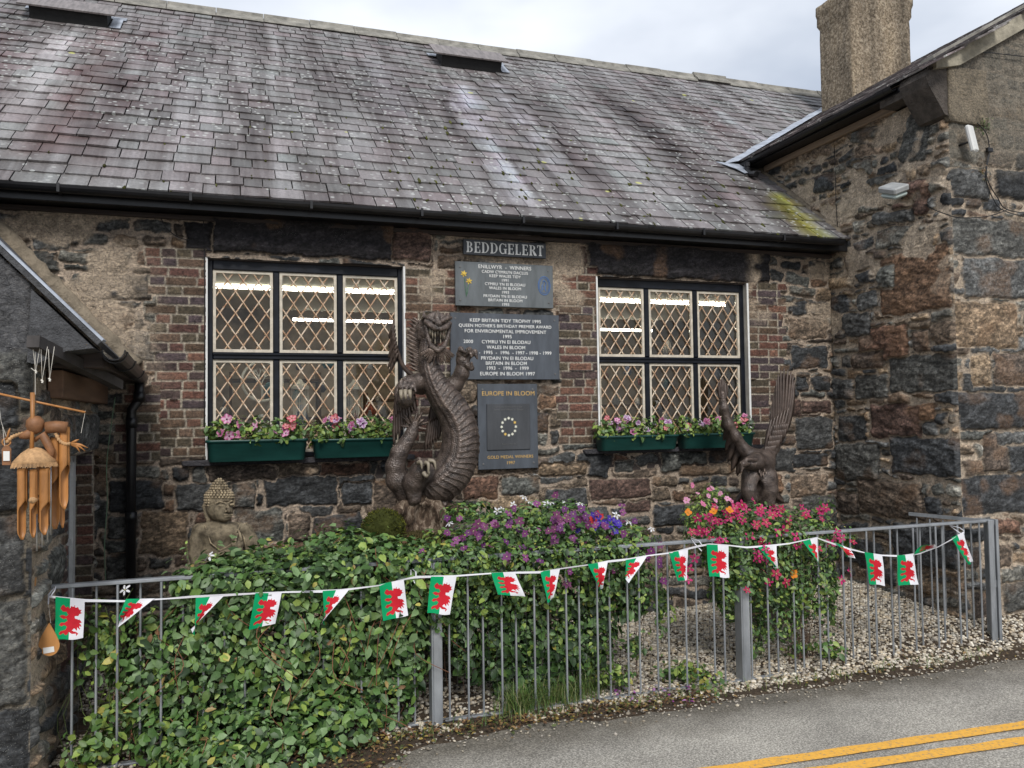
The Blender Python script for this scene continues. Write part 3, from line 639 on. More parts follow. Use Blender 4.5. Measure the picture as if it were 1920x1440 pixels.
for y in (-1.1, -0.35, 0.5, 1.2): gutter(g, (5.69, y-.03, WEZ+.002), (5.69, y+.03, WEZ+.002), 0.047)
g.build('gutter', M_BLK, wing)
g = MB(); g.box((5.735, -1.30, WEZ-.055), (5.75, 1.3, WEZ-.005), bev=.003); g.box((5.751, -1.3, WEZ-.045), (XW-.002, 1.3, WEZ-.025)); g.build('fascia', M_BLK, wing)
g = MB(); g.box((5.90, -1.28, WEZ-.12), (XW-.004, 1.0, WEZ-.047), bev=.008); g.build('wall_plate', simple('weathered_beam', (0.20, 0.145, 0.10), .8, .35, 9, .5, stretch=(3, .2, 3)), wing)
q0 = onX(1430, 315, 5.70); g = MB(); g.tube([(5.66, .97, WEZ-.04), (5.66, .97, WEZ-.13), (5.655, .91, WEZ-.19), (5.655, .80, WEZ-.225)], 0.034, 12); g.tube([(5.66, .97, WEZ-.05), (5.66, .97, WEZ-.09)], 0.042, 12); g.build('downpipe', M_BLK, wing)
# lead valley between the roofs
def vline(x): return np.array([x, EY+(WEZ+WP*(x-5.70)-EZ)/SLOPE, WEZ+WP*(x-5.70)])
g = MB(); xs = np.linspace(5.60, 9.5, 24); vs_ = []; 
for x in xs:
    p = vline(x)+ND*0.034; vs_ += [p-np.array([0.17+.012*math.sin(x*9), 0, 0]), p+WN*0.03+np.array([.04, -.03, 0.02])]
g.add(vs_, [(2*i, 2*i+2, 2*i+3, 2*i+1) for i in range(len(xs)-1)])
p = vline(5.62)+ND*0.045; g.prism([p+np.array([-.28, 0, 0]), p+np.array([.1, 0, 0])+SD*-.02, p+np.array([.12, 0, 0])-SD*.22, p+np.array([-.05, 0, 0])-SD*.30, p+np.array([-.10, 0, 0])-SD*.17], ND*.006)
g.build('lead_valley', M_LEAD, wing, fixn=True)
# verge coping and kneeler stone at the wing corner
def stone_block(name, lo, hi, parent, seed, c=(0.085, 0.075, 0.062), rough=0.012, M=None, res=7):
    rs = np.random.default_rng(seed); lo = np.array(lo, float); hi = np.array(hi, float)
    bm = bmesh.new(); bmesh.ops.create_cube(bm, size=1.0); bmesh.ops.subdivide_edges(bm, edges=bm.edges[:], cuts=res, use_grid_fill=True)
    v = np.array([q.co[:] for q in bm.verts]); f = [tuple(l.vert.index for l in q.loops) for q in bm.faces]; bm.free()
    d = v/np.abs(v).max(axis=1, keepdims=True); k = (np.abs(v) > 0.49).sum(axis=1); v = np.where((k >= 2)[:, None], v*0.985, v)
    q = lo+(v+0.5)*(hi-lo); nn = fbm(q[:, 0]*9+q[:, 2]*7+seed, q[:, 1]*9+q[:, 2]*11, 4)-0.5
    q = q+v*2*(nn[:, None])*rough*2
    if M is not None: q = np.array([np.array(M @ V3(p)) for p in q])
    cc = np.array(c)*(0.5+1.0*fbm(q[:, 0]*12+seed, q[:, 2]*12+q[:, 1]*10, 4))[:, None]
    return raw(name, q, f, M_WALL, parent, True, None, cc)
g = MB(); g.prism([(5.78, YW-.07, WEZ+.02), (5.78, YW-.07, WEZ+.075), (12, YW-.07, WEZ+.075+WP*6.22), (12, YW-.07, WEZ-.07+WP*6.22), (6.05, YW-.07, WEZ-.07+WP*.27)], (0, .10, 0)); 
g.build('verge_coping', simple('verge_mortar', (0.26, 0.235, 0.18), .9, .35, 10, .8, bd=.01), wing)
g = MB(); g.prism([(5.72, YW-.10, WEZ+.015), (5.72, YW-.10, WEZ+.04), (12, YW-.10, WEZ+.04+WP*6.28), (12, YW-.10, WEZ+.015+WP*6.28)], (0, .14, 0)); 
ob = g.build('verge_slate', M_RIDGE, wing); ob.location.z += 0.075
m = MB(); m.prism([(5.70, YW-.03, WEZ-.04), (5.73, YW-.03, WEZ-.12), (5.90, YW-.03, WEZ-.36), (XW+.02, YW-.03, WEZ-.38), (XW+.02, YW-.03, WEZ+.16), (5.72, YW-.03, WEZ+.03)], (0, .30, 0)); m.box((5.74, YW-.02, WEZ-.12), (XW+.1, -1.0, WEZ+.01)); m.build('kneeler_stone', simple('kneeler_stone', (0.060, 0.050, 0.042), .85, .5, 12, 1.0, bd=.02), wing)
stone_block('corner_render', (XW-.03, YW-.045, WEZ-.42), (XW+.42, YW+.02, WEZ+.08), wing, 9, (0.15, 0.125, 0.09))
# chimney
ch = MB(); CX0, CX1, CY0, CY1 = 8.62, 9.72, 2.55, 3.22
n_ = 26
vs_ = []; fs_l = []
zs = np.linspace(5.9, 8.25, 40)
ring = []
for k_ in range(4):
    a = [(CX0, CY0), (CX1, CY0), (CX1, CY1), (CX0, CY1)][k_]; b2 = [(CX1, CY0), (CX1, CY1), (CX0, CY1), (CX0, CY0)][k_]
    for i in range(n_): ring.append((a[0]+(b2[0]-a[0])*i/n_, a[1]+(b2[1]-a[1])*i/n_))
cxm, cym = (CX0+CX1)/2, (CY0+CY1)/2
for z in zs:
    ex = 1.0+(0.06 if z > 7.93 else 0)+(0.03 if z > 8.12 else 0)+(7.2-z)*0.004
    for i, (x, y) in enumerate(ring):
        nn = 1+0.035*(float(fbm(np.array(i*0.35), np.array(z*4.0), 3))-0.5)
        vs_.append((cxm+(x-cxm)*ex*nn, cym+(y-cym)*ex*nn, z))
R4 = 4*n_
for j in range(len(zs)-1):
    for i in range(R4): fs_l.append((j*R4+i, j*R4+(i+1) % R4, (j+1)*R4+(i+1) % R4, (j+1)*R4+i))
fs_l.append(tuple((len(zs)-1)*R4+i for i in range(R4)))
raw('chimney', vs_, fs_l, M_REND, wing, True)

# ------------------------------------------------------------------ outhouse roof, gutter, downpipe, side window
simple('dark_gable_render', (0.062, 0.063, 0.066), .9, .45, 22, 1.0, bd=.015)
vp0 = onY(0, 460, -2.16); vp1 = onY(190, 640, -2.16); dv = (vp0-vp1); dv[1] = 0
g = MB(); a0 = vp1; a1 = vp1+dv*5
nr = np.array([-dv[2], 0, dv[0]]); nr = nr/np.linalg.norm(nr); nr = nr if nr[2] > 0 else -nr
b0 = onY(252, 698, -.02); b1 = b0+(p0-p1)/np.linalg.norm(p0-p1)*np.linalg.norm(a1-a0); g.add([a0, a1, b1, b0, a0-nr*.028, a1-nr*.028, b1-nr*.028, b0-nr*.028], [(0, 1, 2, 3), (7, 6, 5, 4), (0, 4, 5, 1), (3, 2, 6, 7), (0, 3, 7, 4), (1, 5, 6, 2)]); sr = g.build('roof', MATS['dark_gable_render'], shed)
g = MB(); g.prism([a0+nr*.003, a1+nr*.003, a1+nr*.016, a0+nr*.016], (0, .10, 0)); g.build('verge_flashing', M_LEAD, sr)
m = MB(); m.prism([a0-nr*.052, a0-nr*.052+dv*.62, (XL-.02, a0[1], 2.30), (XL+.02, a0[1], 2.29), (XL+.16, a0[1], 2.36)], (0, .28, 0)); m.build('kneeler_stone', MATS['dark_gable_render'], shed)
gx = a0[0]+0.045; gz = a0[2]-.035
g = MB(); gxb = b0[0]+.045; gzb = b0[2]-.035; gutter(g, (gx, a0[1]+.12, gz), (gxb, -0.05, gzb), .060)
for y in (-1.92, -1.35, -.6): k_ = (y-a0[1])/(-a0[1]); cx_, cz_ = gx+(gxb-gx)*k_, gz+(gzb-gz)*k_+.002; gutter(g, (cx_, y-.03, cz_), (cx_, y+.03, cz_), .068)
g.build('gutter', M_BLK, shed)
g = MB(); g.box((XL+.01, a0[1]+.30, gz-.09), (gx-.075, -.01, gz+.0), bev=.005); g.build('fascia', M_WOODD, shed)
g = MB(); g.box((XL+.01, a0[1]+.35, gz-.26), (XL+.09, -.01, gz-.10), bev=.006); g.build('wall_plate', simple('brown_eaves_timber', (0.14, 0.082, 0.05), .75, .3, 8, .3, stretch=(2, .2, 2)), shed)
dx = onY(246, 900, -.10)[0]
g = MB(); gx = gxb; gz = gzb
g.tube([(gx, -.10, gz-.05), (gx, -.10, gz-.13), (gx+.0, -.10, gz-.18), (dx, -.10, gz-.26), (dx, -.10, gz-.34), (dx, -.10, 0.0)], .036, 14)
for z in (gz-.16, gz-.36, 1.25, .45): g.tube([(dx if z < gz-.2 else gx, -.10, z-.04), (dx if z < gz-.2 else gx, -.10, z+.04)], .043, 14)
g.build('downpipe', M_BLK, shed, True)
# outhouse side window: white frame in the opening
wy0, wy1, wz0, wz1 = YL+LW[0], YL+LW[2], LW[1]-.1, LW[3]-.1
m = MB(); X = XL-.12
m.box((X-.05, wy0, wz0), (X, wy0+.07, wz1)); m.box((X-.05, wy1-.10, wz0), (X, wy1, wz1)); m.box((X-.05, wy0+.07, wz1-.07), (X, wy1-.07, wz1)); m.box((X-.05, wy0+.07, wz0), (X, wy1-.07, wz0+.07)); m.box((X-.045, (wy0+wy1)/2-.02, wz0+.07), (X-.005, (wy0+wy1)/2+.02, wz1-.07)); m.box((X-.045, wy0+.07, (wz0+wz1)/2-.02), (X-.008, wy1-.07, (wz0+wz1)/2+.02))
fr = m.build('window', M_WHITE, shed)
m = MB(); m.box((X-.03, wy0+.07, wz0+.07), (X-.025, wy1-.07, wz1-.07)); m.build('pane', simple('dark_pane', (0.02, 0.022, 0.025), .08, .2, 4, 0), fr)
panel('brick_jamb', (XL-.12, wy1, wz0), (1, 0, 0), .12, (0, 0, 1), wz1-wz0, (0, -1, 0), .006, 91, shed, bricks=[(0, 0, .125, wz1-wz0, '')], fade=.006)
m = MB(); m.box((XL-.12, wy0-.01, wz0), (XL-.006, wy0, wz1)); m.box((XL-.12, wy0, wz1), (XL-.006, wy1, wz1+.01)); m.box((XL-.12, wy0, wz0-.01), (XL-.006, wy1, wz0)); m.build('window_reveal', simple('brick_reveal', (0.10, .05, .04), .85, .4, 14, .5), shed)
# ------------------------------------------------------------------ the two lattice windows
def glass_mat():
    q = N('window_glass'); q.t.nodes.remove(q.b)
    tr = q.n('BsdfTransparent'); tr.inputs[0].default_value = (0.93, 0.95, 0.95, 1); gl = q.n('BsdfGlossy'); gl.inputs['Roughness'].default_value = 0.03
    fr = q.n('Fresnel'); fr.inputs[0].default_value = 1.5; nz = q.noise(q.obj(), 5, 2); bp = q.n('Bump'); q.set(bp, Strength=0.25, Distance=0.01); q.t.links.new(nz, bp.inputs['Height']); q.t.links.new(bp.outputs[0], gl.inputs['Normal'])
    mx = q.n('MixShader'); q.t.links.new(q.math('MULTIPLY', fr.outputs[0], 0.55), mx.inputs[0]); q.t.links.new(tr.outputs[0], mx.inputs[1]); q.t.links.new(gl.outputs[0], mx.inputs[2]); q.t.links.new(mx.outputs[0], q.out.inputs[0]); return q.m
M_GLASS = glass_mat()
def lattice_mat():
    q = N('rusty_cream_lattice'); v = q.obj(); n = q.noise(v, 16, 6, 0.7)
    c = q.ramp(n, [(0.30, (0.18, 0.08, 0.04)), (0.47, (0.42, 0.28, 0.18)), (0.66, (0.64, 0.56, 0.45))]); q.bump(q.noise(v, 90, 4), 0.4, 0.003); return q.fin(c, 0.6, 0.3)
M_LAT = lattice_mat()
M_SASH = simple('cream_sash_paint', (0.48, 0.43, 0.35), 0.6, 0.22, 22, 0.3)
YF = 0.085
def lattice(m, x0, z0, x1, z1, y, cw=0.122, chh=0.180, r=0.0068):
    xm = (x0+x1)/2; sl = chh/cw
    for sgn in (1, -1):
        k = -14
        while k < 15:
            # line z = z0 + sgn*sl*(x-xm) + k*chh
            pts = []
            for x in (x0, x1): 
                z = z0+0.03+sgn*sl*(x-xm)+k*chh
                pts.append((x, z))
            (xa, za), (xb, zb) = pts
            def clip(xa, za, xb, zb):
                t0, t1 = 0.0, 1.0
                for lo, hi, a, d in ((z0, z1, za, zb-za),):
                    ta, tb = (lo-a)/d, (hi-a)/d
                    if ta > tb: ta, tb = tb, ta
                    t0, t1 = max(t0, ta), min(t1, tb)
                return (t0, t1) if t1-t0 > 0.01 else None
            c = clip(xa, za, xb, zb)
            if c:
                A = (xa+(xb-xa)*c[0], y+(0.003*sgn), za+(zb-za)*c[0]); B = (xa+(xb-xa)*c[1], y+0.003*sgn, za+(zb-za)*c[1]); m.tube([A, B], r, 6, cap=False)
            k += 1
def window(W, name_label, grp, reveal):
    x0, z0, x1, z1 = W
    fr = MB(); t = 0.05; y0, y1 = YF-0.035, YF+0.06
    fr.box((x0, y0, z0), (x0+t, y1, z1), bev=.006); fr.box((x1-t, y0, z0), (x1, y1, z1), bev=.006); fr.box((x0+t, y0, z1-.085), (x1-t, y1, z1), bev=.006); fr.box((x0+t, y0, z0), (x1-t, y1, z0+.04), bev=.006)
    zm = 2.515
    fr.box((x0+t, y0+.008, zm-.032), (x1-t, y1-.02, zm+.028), bev=.008); fr.box((x0+t, y0-.008, zm+.004), (x1-t, y0+.007, zm+.02), bev=.004)
    iw = (x1-x0-2*t); mw_ = 0.052; pw = (iw-2*mw_)/3
    for k in (1, 2):
        xa = x0+t+k*pw+(k-1)*mw_; fr.box((xa, y0+.004, zm+.0285), (xa+mw_, y1-.02, z1-.0855), bev=.008); fr.box((xa, y0+.014, z0+.0405), (xa+mw_, y1-.02, zm-.0325), bev=.008)
    f = fr.build('window', M_BLKW, hall); tag(f, name_label)
    for row, (za, zb, yy) in enumerate(((zm+.0285, z1-.0855, YF-.006), (z0+.0405, zm-.0325, YF+.006))):
        for k in range(3):
            xa = x0+t+k*(pw+mw_); xb = xa+pw
            s = MB(); w_ = 0.024
            s.box((xa+.001, yy-.012, za), (xa+w_, yy+.012, zb)); s.box((xb-w_, yy-.012, za), (xb-.001, yy+.012, zb)); s.box((xa+w_, yy-.012, zb-w_), (xb-w_, yy+.012, zb)); s.box((xa+w_, yy-.012, za), (xb-w_, yy+.012, za+w_)); s.build('casement', M_SASH, f)
            l = MB(); lattice(l, xa+w_, za+w_, xb-w_, zb-w_, yy+.002); l.build('lattice', M_LAT, f, True)
            gq = MB(); gq.box((xa+w_, yy+.014, za+w_), (xb-w_, yy+.017, zb-w_)); gq.build('pane', M_GLASS, f)
    r = MB(); yA = -0.012; r.box((x0-.004, yA, z0), (x0+.012, y0-.001, z1), 0); r.build('reveal_strip', M_WHITE if reveal == 0 else M_GREYP, f); r = MB(); r.box((x1-.012 if reveal == 0 else x1-.010, yA, z0), (x1+.004, y0-.001, z1), 0)
    r.build('reveal_strip', M_WHITE if reveal == 0 else M_GREYP, f)
    if reveal:
        e = MB(); e.box((x1-.014, yA-.010, z0), (x1+.006, yA-.001, z1)); e.build('corner_strip', M_WHITE, f); e = MB(); e.box((x0-.006, yA-.010, z0), (x0+.010, yA-.001, z1)); e.build('corner_strip', M_WHITE, f)
    b = MB(); b.box((x0-.03, .02, z1-.01), (x1+.03, YF+.10, z1+.20)); b.box((x0-.03, YF+.061, z0-.2), (x0-.001, YF+.3, z1+.1)); b.box((x1+.001, YF+.061, z0-.2), (x1+.03, YF+.3, z1+.1)); b.box((x0-.02, -.0, z0-.2), (x1+.02, YF+.3, z0-.001)); b.build('opening_lining', M_WOODD, f)
    return f
win1 = window(W1, None, None, 0); win2 = window(W2, None, None, 1)
for (a, bq) in ((341, 775), (1093, 1432)):
    l = onY(a, 866)[0]; r = onY(bq, 845)[0]; stone_block('window_sill', (l, -.075, 1.625), (r, .05, 1.668), hall, int(a), (0.045, 0.043, 0.048), 0.004)
# shop interior behind the windows
M_CEIL = simple('cream_ceiling', (0.82, 0.75, 0.60), .8, .05, 3, 0); M_INT = simple('dim_shop_wall', (0.33, 0.27, 0.21), .9, .5, 2.5, 0); M_SHELF = simple('shop_shelf_wood', (0.10, .06, .04), .6)
m = MB(); xa, xb, yb, zc = -2.1, 9.0, 6.5, 3.47
m.add([(xa, .16, 0.2), (xb, .16, 0.2), (xb, yb, 0.2), (xa, yb, 0.2), (xa, .16, zc+.5), (xb, .16, zc+.5), (xb, yb, zc+.5), (xa, yb, zc+.5)], [(0, 1, 2, 3), (1, 2, 6, 5), (2, 3, 7, 6), (3, 0, 4, 7), (4, 5, 6, 7)])
room = m.build('shop_interior', M_INT, hall)
m = MB(); m.box((xa+.05, .17, zc), (xb-.05, 4.4, zc+.03)); m.build('shop_ceiling', M_CEIL, room)
q = N('lit_tube'); q.put(q.b.inputs['Emission Color'], (1, .93, .78, 1)); q.put(q.b.inputs['Emission Strength'], 9.0); M_TUBE = q.fin((0.8, 0.8, 0.75), .5)
for (ya, x0, x1, z) in ((.78, -.1, 1.4, zc+.035), (.78, 3.3, 4.9, zc+.035), (2.4, -1.6, 2.1, zc+.045), (2.4, 2.4, 6.75, zc+.045), (4.7, 0.8, 2.8, zc-.02), (4.7, 4.5, 6.4, zc-.06)):  # front pair is out of sight, added to brighten the ceiling and room
    m = MB(); m.tube([(x0, ya, z-.07), (x1, ya, z-.07)], .019, 8); m.build('light_tube', M_TUBE, room)
m = MB()
for (x, y, wq, h) in ((0.0, 2.2, .9, 2.1), (1.6, 3.2, .8, 1.9), (3.5, 2.4, .7, 2.2), (4.6, 3.0, 1.1, 1.8), (-.9, 2.8, .5, 2.3)):
    for k in range(6): m.box((x, y, .3+k*h/5), (x+wq, y+.35, .33+k*h/5))
    m.box((x-.03, y, .2), (x-.001, y+.35, .4+h)); m.box((x+wq+.001, y, .2), (x+wq+.03, y+.35, .4+h))
m.build('shop_shelving', M_SHELF, room)
rs = np.random.default_rng(8); m = MB()
for i in range(160):
    x = rs.uniform(-.8, 5.6); y = rs.uniform(1.2, 3.4); z = rs.uniform(1.2, 2.75); s_ = rs.uniform(.03, .10)
    c = np.array([(.5, .45, .4), (.05, .2, .25), (.4, .12, .08), (.6, .6, .62), (.25, .2, .1), (.1, .12, .2), (.3, .28, .3)][rs.integers(7)])*rs.uniform(.3, 1.0)
    m.lathe((x, y, z), [(s_*.5, 0), (s_*rs.uniform(.6, 1), s_*.6), (s_*rs.uniform(.3, .8), s_*1.6), (s_*.25, s_*2)], 8, c=tuple(c))
m.build('shop_stock', vcol_mat('shop_goods', .5, 0), room, True, True)
# goods on the inside ledge of the left window: pierced tree disc, jars, cards, hanging shell chimes
M_IV = simple('ivory_carving', (0.62, 0.55, 0.44), .6, .15, 12, .1)
def ringm(m, c, r, t, n=40, yth=.012, squash=1.0):
    pts = [(c[0]+r*math.cos(2*math.pi*i/n), c[1], c[2]+r*squash*math.sin(2*math.pi*i/n)) for i in range(n+1)]; m.tube(pts, t, 6)
m = MB(); c0 = onY(492, 715, .42); ringm(m, c0, .17, .012)
def branch(p, a, L, r, d):
    e = (p[0]+math.cos(a)*L, p[1], p[2]+math.sin(a)*L); m.tube([p, ((p[0]+e[0])/2+.01*math.sin(d*3), p[1], (p[2]+e[2])/2), e], [r, r*.8, r*.6], 5)
    if d > 0:
        for da in (-.55, .15, .6): branch(e, a+da, L*.62, r*.6, d-1)
branch((c0[0], c0[1], c0[2]-.15), math.pi/2+.1, .12, .013, 3)
ob = m.build('tree_disc_carving', M_IV); tag(ob, 'pierced round ivory carving of a tree behind the lower left pane of the left window', 'carving')
jp = onY(502, 800, .40); m = MB(); m.lathe((jp[0], .40, 1.66), [(.04, 0), (.075, .05), (.09, .13), (.06, .21), (.035, .24), (.05, .27)], 20); m.tube([(jp[0]-.05, .40, 1.90), (jp[0]-.10, .40, 1.86), (jp[0]-.085, .40, 1.78)], .01, 6)
tag(m.build('white_jug', simple('white_glaze', (.55, .55, .53), .25, .05), None, True), 'white glazed jug on the ledge inside the left window', 'jug')
for px, lab in ((563, 'middle'), (665, 'right')):
    b0 = onY(px, 755, .40); m = MB(); rs = np.random.default_rng(px)
    for i in range(14):
        x = b0[0]+(i-6.5)*.011; z1 = b0[2]+.12+.02*math.cos(i); m.tube([(x, .40+.01*(i % 3), z1), (x+.004*math.sin(i), .40+.01*(i % 3), z1-rs.uniform(.2, .28))], .0028, 5)
    m.lathe((b0[0], .41, b0[2]+.12), [(.08, 0), (.075, .02), (.03, .06), (.01, .09)], 14)
    tag(m.build('hanging_shell_chime', M_IV), 'pale shell chime hanging behind the lower %s pane of the left window' % lab, 'chime', 'shell chimes inside the left window')
for px, hh, cc, lb in ((1385, .15, (.5, .5, .52), 'white'), (1350, .1, (.10, .25, .25), 'teal'), (1290, .12, (.1, .1, .14), 'dark')):
    b0 = onY(px, 790, .45); m = MB(); m.lathe((b0[0], .45, 1.66), [(.03, 0), (.05, .03), (.05, hh), (.03, hh+.04), (.02, hh+.07)], 16)
    tag(m.build('ornament_jar', simple('glaze_'+lb, cc, .25, .05), None, True), '%s glazed ornament jar on the ledge inside the right window' % lb, 'jar')

# ------------------------------------------------------------------ signs
FONTC = {}
def text(body, x, z, size, y, mat, parent, name='lettering', align='CENTER', squeeze=1.0, bold=0.0, thick=.0015, space=1.05):
    cu = bpy.data.curves.new('t', 'FONT'); cu.body = body; cu.size = size; cu.align_x = align; cu.align_y = 'BOTTOM_BASELINE'; cu.extrude = thick; cu.offset = bold; cu.space_character = space; cu.space_line = 1.0
    to = bpy.data.objects.new('t', cu); me = bpy.data.meshes.new_from_object(to); bpy.data.objects.remove(to)
    n = len(me.vertices); a = np.empty(n*3, np.float32); me.vertices.foreach_get('co', a); a = a.reshape(-1, 3)
    w_ = wloc(parent); b = np.stack([x+a[:, 0]*squeeze-w_[0], y-a[:, 2]-w_[1], z+a[:, 1]-w_[2]], 1).astype(np.float32)
    me.vertices.foreach_set('co', b.ravel()); me.materials.clear(); me.materials.append(mat); me.name = name
    o = bpy.data.objects.new(name, me); COL.objects.link(o); o.parent = parent; return o
M_LTR = simple('white_lettering', (.66, .66, .64), .6, .15, 40, 0); M_GOLD = simple('gold_lettering', (.50, .32, .10), .5, .2, 40, 0)
def slateboard(name, c, seed=0):
    q = N(name); v = q.obj(scale=(1, 1, .25)); n = q.noise(v, 9, 6, .7); lo = tuple(x*.72 for x in c); hi = tuple(x*1.35 for x in c)
    q.bump(q.noise(q.obj(), 60, 5), .12, .003); return q.fin(q.ramp(n, [(.32, lo), (.68, hi)]), .45, .5)
M_SL1 = slateboard('sign_slate_black', (.018, .021, .026)); M_SL2 = slateboard('sign_slate_worn', (.085, .095, .10)); M_SL3 = slateboard('sign_slate_grey', (.050, .058, .070)); M_SL4 = slateboard('bronze_plate', (.040, .043, .048))
def board(name, label, cat, x0, y0p, x1, y1p, mat, th=.022, tilt=0.0, yb=-.045):
    tl = onY(x0, y0p, yb); brr = onY(x1, y1p, yb); t = thing(name, label, cat, ((tl[0]+brr[0])/2, yb, brr[2]))
    m = MB(); m.box((tl[0], yb-th, brr[2]), (brr[0], yb, tl[2]), bev=.003); bo = m.build('board', mat, t)
    s = MB()
    W_, H_ = brr[0]-tl[0], tl[2]-brr[2]
    for (fx, fz) in ((.045/W_, .05/H_), (1-.045/W_, .05/H_), (.045/W_, 1-.05/H_), (1-.045/W_, 1-.05/H_)):
        s2 = MB(); s2.lathe((tl[0]+W_*fx, yb-th-.005, brr[2]+H_*fz), [(.004, 0), (.009, .001), (.010, .006)], 10, ax=1)
        if name != 'name_sign': s2.build('screw', simple('sign_screw', (.10, .10, .10), .5) if 'sign_screw' not in MATS else MATS['sign_screw'], t)
    m = MB(); m.box((tl[0]+.05, yb+.001, brr[2]+.05), (brr[0]-.05, .02, tl[2]-.05)); m.build('batten', M_WOODD, t)
    return t, tl[0], brr[2], W_, H_, yb-th
# name sign with serif capitals drawn letter by letter
t, X0, Z0, W_, H_, Y_ = board('name_sign', 'black name board reading BEDDGELERT in white serif capitals, topmost on the wall', 'sign', 867, 449, 1022, 486, M_SL1, .028)
def serif(m, ch, x, z, h, w_, y):
    T, s, d = h*.17, h*.07, .003
    def bx(a, b, c, e): m.box((x+a, y-d, z+b), (x+c, y, z+e))
    def arc(cx, cz, rx, rz, a0, a1, tw, n=14, tmin=s):
        vs = []
        for i in range(n+1):
            a = math.radians(a0+(a1-a0)*i/n); k = abs(math.cos(a)); tt = tmin+(tw-tmin)*k
            vs += [(x+cx+rx*math.cos(a), y-d, z+cz+rz*math.sin(a)), (x+cx+(rx-tt)*math.cos(a), y-d, z+cz+(rz-tmin)*math.sin(a))]
        b = len(m.v); m.add(vs, [(2*i, 2*i+1, 2*i+3, 2*i+2) for i in range(n)])
    def stem(a=0.0): bx(a+s, s, a+s+T, h-s); bx(a, 0, a+2*s+T, s); bx(a, h-s, a+2*s+T, h)
    if ch in 'BDELR': stem()
    if ch in 'EL': bx(2*s+T, 0, w_, s); bx(w_-s, s, w_, h*.28)
    if ch == 'E': bx(2*s+T, h-s, w_, h); bx(w_-s, h*.75, w_, h-s); bx(s+T, h*.48, w_*.72, h*.48+s); bx(w_*.72, h*.40, w_*.72+s*.8, h*.62)
    if ch == 'D': arc(T+s, h/2, w_-T-s, h/2, -90, 90, T)
    if ch == 'B': arc(T+s, h*.745, (w_-T-s)*.84, h*.255, -90, 90, T*.95); arc(T+s, h*.27, (w_-T-s), h*.27, -90, 90, T)
    if ch == 'R': arc(T+s, h*.735, (w_-T-s)*.84, h*.265, -90, 90, T*.95); m.prism([(x+w_*.42, y-d, z+h*.5), (x+w_*.42+T, y-d, z+h*.5), (x+w_+s, y-d, z+s), (x+w_+s, y-d, z), (x+w_-T, y-d, z)], (0, d, 0))
    if ch == 'T': bx(w_/2-T/2, s, w_/2+T/2, h-s); bx(w_/2-T/2-s, 0, w_/2+T/2+s, s); bx(0, h-s, w_, h); bx(0, h*.76, s, h-s); bx(w_-s, h*.76, w_, h-s)
    if ch == 'G': arc(w_/2, h/2, w_/2, h/2, 48, 300, T, 20); bx(w_-T*1.05, h*.04, w_-T*.05, h*.42); bx(w_-T*1.5, h*.42, w_+s, h*.42+s); bx(w_-s*1.2, h*.68, w_-.2*s, h*.97)
m = MB(); word = 'BEDDGELERT'; wd = {'B': .60, 'E': .58, 'D': .70, 'G': .72, 'L': .55, 'R': .66, 'T': .62}; h = H_*.70
tot = sum(wd[c] for c in word)*h; gap = (W_*.93-tot)/9; x = X0+W_*.035
for c in word: serif(m, c, x, Z0+H_*.15, h, wd[c]*h, Y_-.0005); x += wd[c]*h+gap
m.build('lettering', M_LTR, t, fixn=False)
# worn plaque with daffodils and blue badge
t, X0, Z0, W_, H_, Y_ = board('award_plaque', 'worn grey slate plaque with yellow daffodils and a blue oval badge, below the name board', 'plaque', 852, 490, 1036, 579, M_SL2)
for i, (s_, sz) in enumerate((('ENILLWYR  -  WINNERS', 1.25), ("CADW CYMRU'N DACLUS", .98), ('KEEP WALES TIDY', .98), ('1991', .98), ('CYMRU YN EI BLODAU', .98), ('WALES IN BLOOM', .98), ('1993', .98), ('PRYDAIN YN EI BLODAU', .98), ('BRITAIN IN BLOOM', .98), ('1993', .98))):
    text(s_, X0+W_*.50, Z0+H_*(.865-.092*i-(0.0 if i == 0 else .012)), H_*.094*sz, Y_-.0015, M_LTR, t, bold=.0, squeeze=.98)
M_YEL = simple('daffodil_yellow_paint', (.55, .38, .06), .5); M_BLU = simple('badge_blue_paint', (.03, .13, .38), .5, .2); M_GRN = simple('stem_green_paint', (.04, .12, .06), .5)
m = MB()
for (fx, fz, r) in ((.085, .72, .032), (.135, .56, .032)):
    cx, cz = X0+W_*fx, Z0+H_*fz
    for k in range(6):
        a = k*math.pi/3+.3; m.prism([(cx, Y_-.001, cz), (cx+r*.55*math.cos(a-.45), Y_-.001, cz+r*.55*math.sin(a-.45)), (cx+r*math.cos(a), Y_-.001, cz+r*math.sin(a)), (cx+r*.55*math.cos(a+.45), Y_-.001, cz+r*.55*math.sin(a+.45))], (0, -.0015-.0002*k, 0))
    m.lathe((cx, Y_-.012, cz), [(.011, 0), (.008, .004), (.006, .010)], 10, ax=1)
em = m.build('daffodil_emblem', M_YEL, t)
m = MB(); m.tube([(X0+W_*.135, Y_-.002, Z0+H_*.5), (X0+W_*.12, Y_-.002, Z0+H_*.40), (X0+W_*.105, Y_-.002, Z0+H_*.22)], .003, 5); m.tube([(X0+W_*.09, Y_-.002, Z0+H_*.62), (X0+W_*.095, Y_-.002, Z0+H_*.45), (X0+W_*.105, Y_-.002, Z0+H_*.25)], .003, 5); m.tube([(X0+W_*.125, Y_-.002, Z0+H_*.45), (X0+W_*.115, Y_-.002, Z0+H_*.3), (X0+W_*.105, Y_-.002, Z0+H_*.2)], [.001, .006, .002], 5); m.build('stem', M_GRN, em)
m = MB(); cx, cz = X0+W_*.905, Z0+H_*.52; ringm(m, (cx, Y_-.002, cz), .058, .0028, 40, squash=1.45); ringm(m, (cx, Y_-.002, cz), .047, .0018, 40, squash=1.45)
